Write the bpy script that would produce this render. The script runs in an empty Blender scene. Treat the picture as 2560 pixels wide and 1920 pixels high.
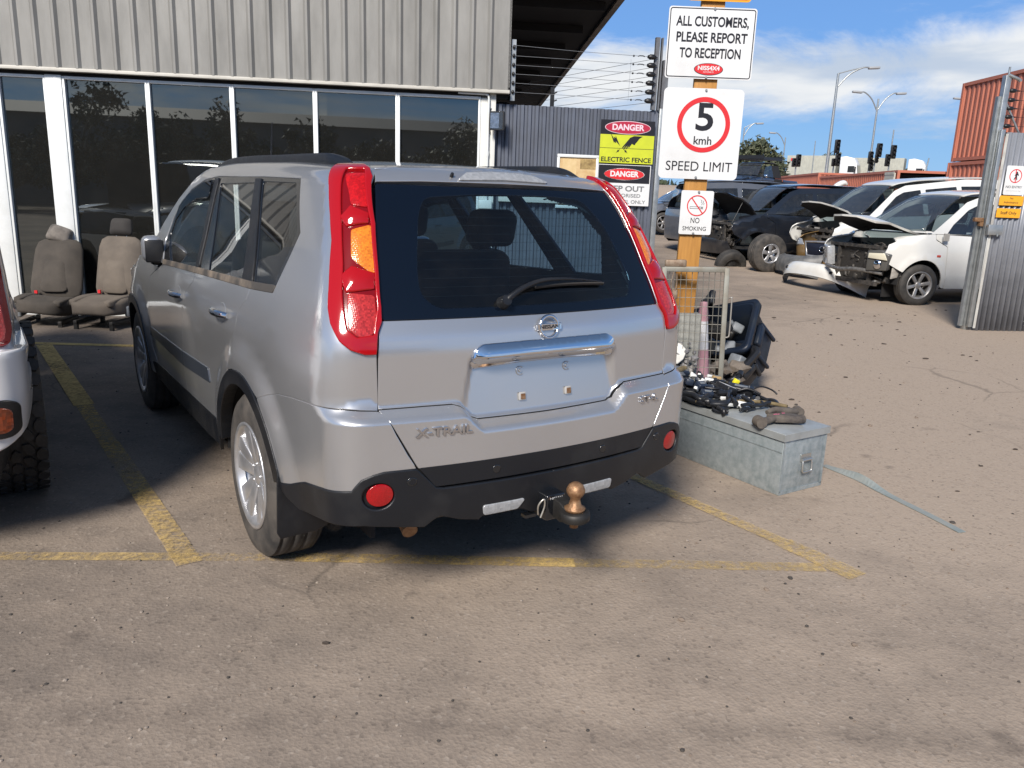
import bpy, bmesh, math, random
import numpy as np
from mathutils import Vector, Matrix, Euler
from mathutils.geometry import delaunay_2d_cdt
random.seed(7)
S = bpy.context.scene
COL = S.collection
# ---------------------------------------------------------------- camera (standing height, 28 mm phone lens, pitched down, slight roll)
PITCH, ROLL, EYE = 0.2360, 0.0361, 1.5558
cam = bpy.data.cameras.new('camera'); cam.sensor_width = 36.0; cam.lens = 36.0*1978.7/2560.0
cam.clip_start = .05; cam.clip_end = 3000
camo = bpy.data.objects.new('camera', cam); COL.objects.link(camo)
_f = Vector((0, math.cos(PITCH), -math.sin(PITCH))); _u = Vector((0, math.sin(PITCH), math.cos(PITCH))); _r = Vector((1, 0, 0))
_r2 = _r*math.cos(ROLL)+_u*math.sin(ROLL); _u2 = -_r*math.sin(ROLL)+_u*math.cos(ROLL)
_m = Matrix((_r2, _u2, -_f)).transposed().to_4x4(); _m.translation = (0, 0, EYE)
camo.matrix_world = _m
S.camera = camo
# ---------------------------------------------------------------- sky and sun
SUN_EL = math.radians(38); SUN_AZ = math.radians(-162)      # azimuth clockwise from +Y: behind the camera, to the left; thin cloud softens it
W = bpy.data.worlds.new('World'); S.world = W; W.use_nodes = True
nt = W.node_tree; nt.nodes.clear()
def wn(t, **k):
    n = nt.nodes.new(t)
    for a, b in k.items(): setattr(n, a, b)
    return n
out = wn('ShaderNodeOutputWorld'); bg = wn('ShaderNodeBackground')
sky = wn('ShaderNodeTexSky', sky_type='NISHITA', sun_disc=False, sun_elevation=SUN_EL, sun_rotation=SUN_AZ)
sky.air_density = 1.0; sky.dust_density = .15; sky.ozone_density = 1.2
tc = wn('ShaderNodeTexCoord'); sep = wn('ShaderNodeSeparateXYZ'); nt.links.new(tc.outputs['Generated'], sep.inputs[0])
def wmath(op, a, b=None, c=None):
    n = wn('ShaderNodeMath', operation=op)
    for i, v in enumerate((a, b, c)):
        if v is None: continue
        if isinstance(v, (int, float)): n.inputs[i].default_value = v
        else: nt.links.new(v, n.inputs[i])
    return n.outputs[0]
def wramp(v, p0, p1):
    n = wn('ShaderNodeMapRange', interpolation_type='SMOOTHSTEP'); nt.links.new(v, n.inputs[0])
    n.inputs[1].default_value = p0; n.inputs[2].default_value = p1; return n.outputs[0]
Xs, Ys, Zs = sep.outputs
# clouds: long flat layers; direction is stretched vertically so the banks lie level
mp = wn('ShaderNodeMapping'); mp.inputs['Scale'].default_value = (2.2, 2.2, 9.0); mp.inputs['Location'].default_value = (3.1, .4, 1.3)
nt.links.new(tc.outputs['Generated'], mp.inputs[0])
nz = wn('ShaderNodeTexNoise'); nz.inputs['Scale'].default_value = 1.15; nz.inputs['Detail'].default_value = 12; nz.inputs['Roughness'].default_value = .62; nz.inputs['Distortion'].default_value = .6
nt.links.new(mp.outputs[0], nz.inputs[0])
rightness = wmath('ARCTAN2', Xs, Ys)     # azimuth of the direction, 0 straight ahead
# lens-shaped bank: centre height rises to the right
ctr = wmath('MULTIPLY_ADD', rightness, .02, .138)
dz = wmath('SUBTRACT', Zs, ctr)
bank = wmath('SUBTRACT', 1.0, wmath('ABSOLUTE', wmath('DIVIDE', dz, .068)))
front = wramp(Ys, -.1, .3)
dens = wmath('ADD', wmath('MULTIPLY', wmath('MAXIMUM', bank, -1.0), wmath('MULTIPLY', front, .36)), nz.outputs[0])
low = wmath('MULTIPLY', wramp(Zs, .05, .0), .06)
dens = wmath('ADD', dens, low)
dens = wmath('SUBTRACT', dens, wmath('MULTIPLY', wramp(Zs, .22, .45), .06))
dens = wmath('ADD', dens, wmath('MULTIPLY', wmath('MULTIPLY', wramp(Ys, .05, -.3), wramp(Zs, .50, .06)), .15))     # more cloud behind the viewer
cl = wramp(dens, .58, .80)
mp2 = wn('ShaderNodeMapping'); mp2.inputs['Scale'].default_value = (3, 3, 16); nt.links.new(tc.outputs['Generated'], mp2.inputs[0])
nz2 = wn('ShaderNodeTexNoise'); nz2.inputs['Scale'].default_value = 1.6; nz2.inputs['Detail'].default_value = 5; nt.links.new(mp2.outputs[0], nz2.inputs[0])
shade = wramp(wmath('ADD', nz2.outputs[0], wmath('MULTIPLY', dz, 1.6)), .36, .62)
cc = wn('ShaderNodeMixRGB'); cc.inputs[1].default_value = (4.7, 5.5, 6.7, 1); cc.inputs[2].default_value = (7.6, 7.8, 8.0, 1); nt.links.new(shade, cc.inputs[0])
hz = wn('ShaderNodeMixRGB'); hb = wn('ShaderNodeMixRGB'); nt.links.new(wramp(Zs, .0, .24), hb.inputs[0]); hb.inputs[1].default_value = (2.2, 4.5, 7.6, 1); hb.inputs[2].default_value = (.8, 2.7, 7.2, 1); nt.links.new(wmath('MULTIPLY', wramp(Zs, .55, .05), .9), hz.inputs[0]); nt.links.new(sky.outputs[0], hz.inputs[1]); nt.links.new(hb.outputs[0], hz.inputs[2])   # pale blue near the horizon
mx = wn('ShaderNodeMixRGB'); nt.links.new(cl, mx.inputs[0]); nt.links.new(hz.outputs[0], mx.inputs[1]); nt.links.new(cc.outputs[0], mx.inputs[2])
nt.links.new(mx.outputs[0], bg.inputs[0]); bg.inputs[1].default_value = .068
nt.links.new(bg.outputs[0], out.inputs[0])
sun = bpy.data.lights.new('sun', 'SUN'); sun.energy = 3.4; sun.angle = math.radians(15); sun.color = (1, .93, .85)
suno = bpy.data.objects.new('sun', sun); COL.objects.link(suno)
_d = Vector((math.sin(SUN_AZ)*math.cos(SUN_EL), math.cos(SUN_AZ)*math.cos(SUN_EL), math.sin(SUN_EL)))
suno.rotation_euler = _d.to_track_quat('Z', 'Y').to_euler(); suno.location = _d*60
S.view_settings.view_transform = 'Standard'; S.view_settings.look = 'None'; S.view_settings.gamma = 1.0; S.view_settings.exposure = 0.75
S.cycles.max_bounces = 10; S.cycles.transparent_max_bounces = 24; S.cycles.caustics_reflective = False; S.cycles.caustics_refractive = False
# ---------------------------------------------------------------- helpers: materials
MATS = {}
def material(name, col, rough=.6, metal=0.0, coat=0.0, var=0.0, vscale=6.0, col2=None, bump=0.0, bscale=40.0, spec=.5, stretch=None, lo=.35, hi=.65, detail=5, coatr=.06, rvar=0.0):
    """Principled surface whose colour wanders between col and col2 over the object's own coordinates."""
    if name in MATS: return MATS[name]
    m = bpy.data.materials.new(name); m.use_nodes = True; t = m.node_tree; b = t.nodes['Principled BSDF']
    b.inputs['Base Color'].default_value = (*col, 1); b.inputs['Roughness'].default_value = rough; b.inputs['Metallic'].default_value = metal
    b.inputs['Specular IOR Level'].default_value = spec
    if coat: b.inputs['Coat Weight'].default_value = coat; b.inputs['Coat Roughness'].default_value = coatr
    if var or bump or col2 or rvar:
        co = t.nodes.new('ShaderNodeTexCoord'); mp = t.nodes.new('ShaderNodeMapping'); t.links.new(co.outputs['Object'], mp.inputs[0])
        if stretch: mp.inputs['Scale'].default_value = stretch
        if var or col2 or rvar:
            n = t.nodes.new('ShaderNodeTexNoise'); n.inputs['Scale'].default_value = vscale; n.inputs['Detail'].default_value = detail; n.inputs['Roughness'].default_value = .6
            t.links.new(mp.outputs[0], n.inputs[0]); r = t.nodes.new('ShaderNodeMapRange'); r.inputs[1].default_value = lo; r.inputs[2].default_value = hi; t.links.new(n.outputs[0], r.inputs[0])
            if var or col2:
                x = t.nodes.new('ShaderNodeMixRGB'); c2 = col2 if col2 else tuple(max(0, c*(1-var)) for c in col)
                x.inputs[1].default_value = (*col, 1); x.inputs[2].default_value = (*c2, 1); t.links.new(r.outputs[0], x.inputs[0]); t.links.new(x.outputs[0], b.inputs['Base Color'])
            if rvar:
                q = t.nodes.new('ShaderNodeMath'); q.operation = 'MULTIPLY_ADD'; q.inputs[1].default_value = rvar; q.inputs[2].default_value = rough; t.links.new(r.outputs[0], q.inputs[0]); t.links.new(q.outputs[0], b.inputs['Roughness'])
        if bump:
            n2 = t.nodes.new('ShaderNodeTexNoise'); n2.inputs['Scale'].default_value = bscale; n2.inputs['Detail'].default_value = 4; t.links.new(mp.outputs[0], n2.inputs[0])
            bp = t.nodes.new('ShaderNodeBump'); bp.inputs['Strength'].default_value = bump; bp.inputs['Distance'].default_value = .01
            t.links.new(n2.outputs[0], bp.inputs['Height']); t.links.new(bp.outputs[0], b.inputs['Normal'])
    MATS[name] = m; return m
def glass(name, tint, rough=.0, ior=1.5, refl=1.0, haze=0.0):
    """Thin sheet glass: tinted see-through plus fresnel mirror."""
    if name in MATS: return MATS[name]
    m = bpy.data.materials.new(name); m.use_nodes = True; t = m.node_tree; t.nodes.clear()
    o = t.nodes.new('ShaderNodeOutputMaterial'); tr = t.nodes.new('ShaderNodeBsdfTransparent'); tr.inputs[0].default_value = (*tint, 1)
    gl = t.nodes.new('ShaderNodeBsdfGlossy'); gl.inputs['Roughness'].default_value = rough; gl.inputs[0].default_value = (refl, refl, refl, 1)
    fr = t.nodes.new('ShaderNodeFresnel'); gm = t.nodes.new('ShaderNodeNewGeometry'); ex = t.nodes.new('ShaderNodeMath'); ex.operation = 'MULTIPLY_ADD'; t.links.new(gm.outputs['Backfacing'], ex.inputs[0]); ex.inputs[1].default_value = -2; ex.inputs[2].default_value = 1
    pw = t.nodes.new('ShaderNodeMath'); pw.operation = 'POWER'; pw.inputs[0].default_value = ior; t.links.new(ex.outputs[0], pw.inputs[1]); t.links.new(pw.outputs[0], fr.inputs[0])   # a thin sheet mirrors the same from both sides
    mx = t.nodes.new('ShaderNodeMixShader'); t.links.new(fr.outputs[0], mx.inputs[0]); t.links.new(tr.outputs[0], mx.inputs[1]); t.links.new(gl.outputs[0], mx.inputs[2])
    last = mx
    if haze:
        df = t.nodes.new('ShaderNodeBsdfDiffuse'); df.inputs[0].default_value = (.42, .40, .37, 1)
        co = t.nodes.new('ShaderNodeTexCoord'); n = t.nodes.new('ShaderNodeTexNoise'); n.inputs['Scale'].default_value = 9; n.inputs['Detail'].default_value = 9; n.inputs['Roughness'].default_value = .7; t.links.new(co.outputs['Object'], n.inputs[0])
        r = t.nodes.new('ShaderNodeMapRange'); r.inputs[1].default_value = .4; r.inputs[2].default_value = .8; r.inputs[3].default_value = haze*.3; r.inputs[4].default_value = haze; t.links.new(n.outputs[0], r.inputs[0])
        m2 = t.nodes.new('ShaderNodeMixShader'); t.links.new(r.outputs[0], m2.inputs[0]); t.links.new(mx.outputs[0], m2.inputs[1]); t.links.new(df.outputs[0], m2.inputs[2]); last = m2
    t.links.new(last.outputs[0], o.inputs[0]); MATS[name] = m; return m
# ---------------------------------------------------------------- helpers: objects
def tag(o, label=None, cat=None, group=None, kind=None):
    if label: o['label'] = label
    if cat: o['category'] = cat
    if group: o['group'] = group
    if kind: o['kind'] = kind
    return o
def thing(name, label, cat, loc=(0, 0, 0), rz=0.0, group=None, rot=None):
    o = bpy.data.objects.new(name, None); COL.objects.link(o); o.location = loc; o.rotation_euler = rot if rot else (0, 0, rz); o.empty_display_size = .1
    return tag(o, label, cat, group)
def copy_tree(o, parent=None):
    c = o.copy(); COL.objects.link(c)
    if parent: c.parent = parent
    for ch in list(o.children): copy_tree(ch, c)
    return c
class MB:
    """collects shapes; build() links them as ONE mesh object"""
    def __init__(s): s.v = []; s.f = []; s.sm = []; s.mi = []
    def add(s, v, f, smooth=False, mi=0):
        n = len(s.v); s.v += [tuple(p) for p in v]; s.f += [[i+n for i in q] for q in f]; s.sm += [smooth]*len(f); s.mi += [mi]*len(f); return s
    def bm(s, b, smooth=False, M=None, mi=0):
        b.verts.index_update(); s.add([(M @ v.co) if M else v.co.copy() for v in b.verts], [[v.index for v in f.verts] for f in b.faces], smooth, mi); b.free(); return s
    def box(s, c, d, rot=None, bev=0.0, seg=2, mi=0):
        b = bmesh.new(); bmesh.ops.create_cube(b, size=1.0)
        for v in b.verts: v.co = Vector((v.co.x*d[0], v.co.y*d[1], v.co.z*d[2]))
        if bev: bmesh.ops.bevel(b, geom=b.edges[:], offset=bev, segments=seg, affect='EDGES', profile=.5)
        M = Matrix.Translation(c)
        if rot is not None: M = M @ (rot if isinstance(rot, Matrix) else Euler(rot).to_matrix().to_4x4())
        return s.bm(b, bool(bev), M, mi)
    def cyl(s, p0, p1, r0, r1=None, n=16, cap=True, mi=0, smooth=True):
        r1 = r0 if r1 is None else r1; p0 = Vector(p0); p1 = Vector(p1); d = (p1-p0).normalized(); q = d.to_track_quat('Z', 'Y').to_matrix()
        v = []; f = []
        for p, r in ((p0, r0), (p1, r1)):
            for i in range(n):
                a = 2*math.pi*i/n; v.append(p+q @ Vector((r*math.cos(a), r*math.sin(a), 0)))
        s.add(v, [[i, (i+1) % n, n+(i+1) % n, n+i] for i in range(n)], smooth, mi)
        if cap: s.add(v[:n], [list(range(n))[::-1]], False, mi); s.add(v[n:], [list(range(n))], False, mi)
        return s
    def tube(s, path, r, n=8, mi=0, closed=False):
        P = [Vector(p) for p in path]; k = len(P); v = []; f = []; up = None
        for i, p in enumerate(P):
            d = ((P[(i+1) % k] if (closed or i < k-1) else p)-(P[i-1] if (closed or i > 0) else p)).normalized()
            if up is None: up = d.orthogonal().normalized()
            up = (up-d*up.dot(d)).normalized(); w = d.cross(up); rr = r[i] if isinstance(r, (list, tuple)) else r
            for j in range(n):
                a = 2*math.pi*j/n; v.append(p+up*(rr*math.cos(a))+w*(rr*math.sin(a)))
        m = k if closed else k-1
        f = [[i*n+j, i*n+(j+1) % n, ((i+1) % k)*n+(j+1) % n, ((i+1) % k)*n+j] for i in range(m) for j in range(n)]
        s.add(v, f, True, mi)
        if not closed: s.add(v[:n], [list(range(n))[::-1]], False, mi); s.add(v[-n:], [list(range(n))], False, mi)
        return s
    def prism(s, poly, h, M=None, mi=0, bev=0.0):
        """polygon in local XY, extruded by h along local Z, then placed by M"""
        b = bmesh.new(); vs = [b.verts.new((p[0], p[1], 0)) for p in poly]; fc = b.faces.new(vs); fc.normal_update()
        if fc.normal.z < 0: fc.normal_flip()
        r = bmesh.ops.extrude_face_region(b, geom=[fc]); bmesh.ops.translate(b, verts=[g for g in r['geom'] if isinstance(g, bmesh.types.BMVert)], vec=(0, 0, h))
        bmesh.ops.recalc_face_normals(b, faces=b.faces[:])
        if bev: bmesh.ops.bevel(b, geom=b.edges[:], offset=bev, segments=2, affect='EDGES', profile=.5)
        return s.bm(b, bool(bev), M, mi)
    def lathe(s, prof, M=None, n=32, mi=0, smooth=True):
        v = []; k = len(prof)
        for (r, z) in prof:
            for i in range(n):
                a = 2*math.pi*i/n; p = Vector((r*math.cos(a), r*math.sin(a), z)); v.append(M @ p if M else p)
        return s.add(v, [[i*n+j, i*n+(j+1) % n, (i+1)*n+(j+1) % n, (i+1)*n+j] for i in range(k-1) for j in range(n)], smooth, mi)
    def ball(s, c, r, mi=0, u=16, w=10, sc=(1, 1, 1), M=None):
        b = bmesh.new(); bmesh.ops.create_uvsphere(b, u_segments=u, v_segments=w, radius=r)
        for q in b.verts: q.co = Vector((q.co.x*sc[0], q.co.y*sc[1], q.co.z*sc[2]))
        return s.bm(b, True, Matrix.Translation(c) @ (M if M else Matrix()), mi)
    def rock(s, c, r, sc=(1, 1, 1), seed=0, sub=1, mi=0, smooth=False):
        rr = random.Random(seed); b = bmesh.new(); bmesh.ops.create_icosphere(b, subdivisions=sub, radius=r)
        M = Euler((rr.random()*6, rr.random()*6, rr.random()*6)).to_matrix()
        for q in b.verts:
            p = M @ (q.co*(1+rr.uniform(-.22, .22))); q.co = Vector((p.x*sc[0], p.y*sc[1], p.z*sc[2]))
        return s.bm(b, smooth, Matrix.Translation(c), mi)
    def grid(s, fn, nu, nv, smooth=True, mi=0, wrap=False):
        v = [fn(i/(nu if wrap else nu-1), j/(nv-1)) for i in range(nu) for j in range(nv)]
        m = nu if wrap else nu-1
        return s.add(v, [[i*nv+j, ((i+1) % nu)*nv+j, ((i+1) % nu)*nv+j+1, i*nv+j+1] for i in range(m) for j in range(nv-1)], smooth, mi)
    def build(s, name, mats, parent=None, label=None, cat=None, group=None, kind=None, normals=None):
        me = bpy.data.meshes.new(name); me.from_pydata([tuple(p) for p in s.v], [], s.f)
        for m in (mats if isinstance(mats, (list, tuple)) else [mats]): me.materials.append(m)
        me.polygons.foreach_set('use_smooth', s.sm); me.polygons.foreach_set('material_index', s.mi); me.update()
        o = bpy.data.objects.new(name, me); COL.objects.link(o)
        if parent: o.parent = parent
        if normals is not None: me.normals_split_custom_set_from_vertices([tuple(x) for x in normals])
        return tag(o, label, cat, group, kind)
def smooth_path(pts, n=8):
    P = [Vector(p) for p in pts]; out = []
    for i in range(len(P)-1):
        a = P[max(i-1, 0)]; b = P[i]; c = P[i+1]; d = P[min(i+2, len(P)-1)]
        for k in range(n):
            t = k/n; out.append(.5*((2*b)+(c-a)*t+(2*a-5*b+4*c-d)*t*t+(3*b-a-3*c+d)*t**3))
    return out+[P[-1]]
def rrect(w, h, r, n=5, cx=0, cy=0):
    o = []
    for (sx, sy, a0) in ((1, -1, -90), (1, 1, 0), (-1, 1, 90), (-1, -1, 180)):
        for i in range(n+1):
            a = math.radians(a0+90*i/n); o.append((cx+sx*(w/2-r)+r*math.cos(a), cy+sy*(h/2-r)+r*math.sin(a)))
    return o
def circle(r, n=32, cx=0, cy=0, sx=1, sy=1): return [(cx+r*sx*math.cos(2*math.pi*i/n), cy+r*sy*math.sin(2*math.pi*i/n)) for i in range(n)]
def frame(o, x, y):
    """matrix with local X along x, local Y along y, origin o"""
    x = Vector(x).normalized(); y = Vector(y); z = x.cross(y).normalized(); y = z.cross(x); M = Matrix((x, y, z)).transposed().to_4x4(); M.translation = o; return M
UPRIGHT = frame((0, 0, 0), (1, 0, 0), (0, 0, 1))     # local XY -> world XZ, facing -Y
def text(body, size, mat_, parent, M, name='lettering', bold=0.0, ext=.0006, sx=1.0, align='CENTER', label=None, shear=0.0, width=None, spacing=1.0):
    c = bpy.data.curves.new(name, 'FONT'); c.body = body; c.size = size; c.align_x = align; c.align_y = 'CENTER'; c.offset = bold; c.extrude = ext; c.shear = shear; c.space_character = spacing; c.resolution_u = 4
    o = bpy.data.objects.new('tmp', c); COL.objects.link(o); dg = bpy.context.evaluated_depsgraph_get(); me = bpy.data.meshes.new_from_object(o.evaluated_get(dg)); bpy.data.objects.remove(o); bpy.data.curves.remove(c)
    me.name = name
    if width:
        xs = [v.co.x for v in me.vertices]; sx = width/(max(xs)-min(xs)) if xs else 1
    for v in me.vertices: v.co = M @ Vector((v.co.x*sx, v.co.y, v.co.z))
    me.materials.clear(); me.materials.append(mat_); ob = bpy.data.objects.new(name, me); COL.objects.link(ob)
    if parent: ob.parent = parent
    if label: ob['label'] = label
    return ob
# ---------------------------------------------------------------- car body surfaces (implicit shape + ray parametrisation)
def sstep(t):
    t = np.clip(t, 0.0, 1.0); return t*t*(3-2*t)
def smax(a, b, k):
    h = np.clip(0.5+0.5*(a-b)/k, 0, 1); return b+(a-b)*h+k*h*(1-h)
def curve(tab):
    X = np.array([t[0] for t in tab], float); Y = np.array([t[1] for t in tab], float)
    d = np.diff(Y)/np.diff(X); m = np.zeros(len(X)); m[0] = d[0]; m[-1] = d[-1]
    for i in range(1, len(X)-1):
        if d[i-1]*d[i] > 0:
            w1 = 2*(X[i+1]-X[i])+(X[i]-X[i-1]); w2 = (X[i+1]-X[i])+2*(X[i]-X[i-1])
            m[i] = (w1+w2)/(w1/d[i-1]+w2/d[i])
    def f(x):
        x = np.clip(np.asarray(x, float), X[0], X[-1]); i = np.clip(np.searchsorted(X, x, side='right')-1, 0, len(X)-2)
        h = X[i+1]-X[i]; t = (x-X[i])/h
        return (1+2*t)*(1-t)**2*Y[i]+t*(1-t)**2*h*m[i]+t*t*(3-2*t)*Y[i+1]+t*t*(t-1)*h*m[i+1]
    return f
class Body:
    """half-width W(z), top line T(y), rear R(z), front N(z); smooth union of the limits"""
    def __init__(s, W, T, R, N, kr=.13, kf=.15, taper=(.9, .10, 3.6, .14), wheels=(), flare=.022, fr=(.47, .58), crown=.09, ks=.06, kc=.10, kt=.05, extra=None, zc=1.2, y0=.9, wr=None):
        s.W, s.T, s.R, s.N = curve(W), curve(T), curve(R), curve(N)
        s.__dict__.update(kr=kr, kf=kf, taper=taper, wheels=wheels, flare=flare, fr=fr, crown=crown, ks=ks, kc=kc, kt=kt, extra=extra, zc=zc, y0=y0, ymid=T[len(T)//2][0])
    def F(s, x, y, z):
        x = np.abs(x); ta, tb, tc, td = s.taper
        w = s.W(z)-tb*np.clip((ta-y)/ta, 0, 2)**2-td*np.clip((y-tc), 0, 2)**2
        for (wy, wz) in s.wheels:
            d = np.hypot(y-wy, z-wz); w = w+s.flare*sstep((s.fr[1]-d)/(s.fr[1]-s.fr[0]))
        f = x-w
        r = s.R(z)+s.kr*x*x
        if s.extra is not None: r = r+s.extra(x, z)
        f = smax(f, r-y, s.kc)
        n = s.N(z)-s.kf*x*x
        f = smax(f, y-n, s.kc)
        return smax(f, z-(s.T(y)-s.crown*x*x), s.ks)
    def cast(s, O, D, far=6.0):
        O = np.atleast_2d(O); D = np.atleast_2d(D); lo = np.zeros(len(O)); hi = np.full(len(O), far)
        for _ in range(34):
            m = (lo+hi)/2; P = O+D*m[:, None]; ins = s.F(P[:, 0], P[:, 1], P[:, 2]) < 0
            lo = np.where(ins, m, lo); hi = np.where(ins, hi, m)
        return O+D*lo[:, None]
    def normal(s, P, e=.004):
        g = np.stack([s.F(P[:, 0]+e*(i == 0), P[:, 1]+e*(i == 1), P[:, 2]+e*(i == 2))-s.F(P[:, 0]-e*(i == 0), P[:, 1]-e*(i == 1), P[:, 2]-e*(i == 2)) for i in range(3)], 1)
        return g/np.linalg.norm(g, axis=1)[:, None]
    # domains: 'wrap' (a, b) runs round the rear corner and along the side; 'side' (y, z); 'top' (x, y); 'rear'/'front' (x, z)
    def at(s, dom, uv, sgn=-1):
        uv = np.atleast_2d(np.asarray(uv, float)); u, v = uv[:, 0], uv[:, 1]; o = np.zeros(len(u)); one = np.ones(len(u))
        if dom == 'wrap':
            y0 = s.y0; q = y0*np.pi/2; ph = np.minimum(np.abs(u), q)/y0; yy = y0+np.maximum(np.abs(u)-q, 0)
            el = np.maximum(v-s.zc, 0)/.8; zz = np.minimum(v, s.zc); sg = np.where(u < 0, -sgn, sgn)
            O = np.stack([o, yy, zz], 1); D = np.stack([sg*np.sin(ph)*np.cos(el), -np.cos(ph)*np.cos(el), np.sin(el)], 1)
        elif dom == 'side': O = np.stack([o, u, v], 1); D = np.stack([sgn*one, o, o], 1)
        elif dom == 'top': O = np.stack([u, v, o+.45], 1); D = np.stack([o, o, one], 1)
        elif dom == 'rear': O = np.stack([u, o+s.ymid, v], 1); D = np.stack([o, -one, o], 1)
        else: O = np.stack([u, o+s.ymid, v], 1); D = np.stack([o, one, o], 1)
        P = s.cast(O, D); return P, s.normal(P)
    def inv_wrap(s, P):   # point -> (a, b), left half positive
        y0 = s.y0; x, y, z = P; q = y0*np.pi/2
        if y >= y0: a = q+(y-y0); hr = abs(x)
        else: a = np.arctan2(-x, y0-y)*y0; hr = np.hypot(x, y0-y)
        b = z if z <= s.zc else s.zc+.8*np.arctan2(z-s.zc, hr)
        return a, b
# ---------------------------------------------------------------- body panels
def pip(x, y, poly):
    inside = np.zeros(len(x), bool); n = len(poly)
    for i in range(n):
        x0, y0 = poly[i]; x1, y1 = poly[(i+1) % n]
        c = ((y0 > y) != (y1 > y)); xi = (x1-x0)*(y-y0)/((y1-y0) if abs(y1-y0) > 1e-12 else 1e-12)+x0
        inside ^= c & (x < xi)
    return inside
def chaikin(p, k):
    for _ in range(k):
        q = []
        for i in range(len(p)):
            a = np.array(p[i]); b = np.array(p[(i+1) % len(p)]); q += [tuple(a*.75+b*.25), tuple(a*.25+b*.75)]
        p = q
    return p
def soften(p, r=.02, n=4):
    """round every corner of a polygon with about radius r"""
    o = []; m = len(p)
    for i in range(m):
        a, b, c = np.array(p[i-1], float), np.array(p[i], float), np.array(p[(i+1) % m], float)
        la, lc = np.linalg.norm(a-b), np.linalg.norm(c-b); k = min(r, la*.45, lc*.45)
        if la < 1e-9 or lc < 1e-9: continue
        s, e = b+(a-b)/la*k, b+(c-b)/lc*k
        for j in range(n+1):
            t = j/n; o.append(tuple(s*(1-t)**2+b*2*t*(1-t)+e*t*t))
    return o
def resample(p, sp):
    o = []
    for i in range(len(p)):
        a = np.array(p[i], float); b = np.array(p[(i+1) % len(p)], float); L = np.linalg.norm(b-a)
        if L < 1e-6: continue
        k = max(1, int(math.ceil(L/sp)))
        for j in range(k): o.append(a+(b-a)*j/k)
    return np.array(o)
def inset2(p, d):
    a = np.roll(p, 1, 0); b = np.roll(p, -1, 0); t = b-a; t /= np.linalg.norm(t, axis=1)[:, None]+1e-12
    area = np.sum(p[:, 0]*np.roll(p[:, 1], -1)-np.roll(p[:, 0], -1)*p[:, 1]); n = np.stack([-t[:, 1], t[:, 0]], 1)*(1 if area > 0 else -1)
    return p+n*d
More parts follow.
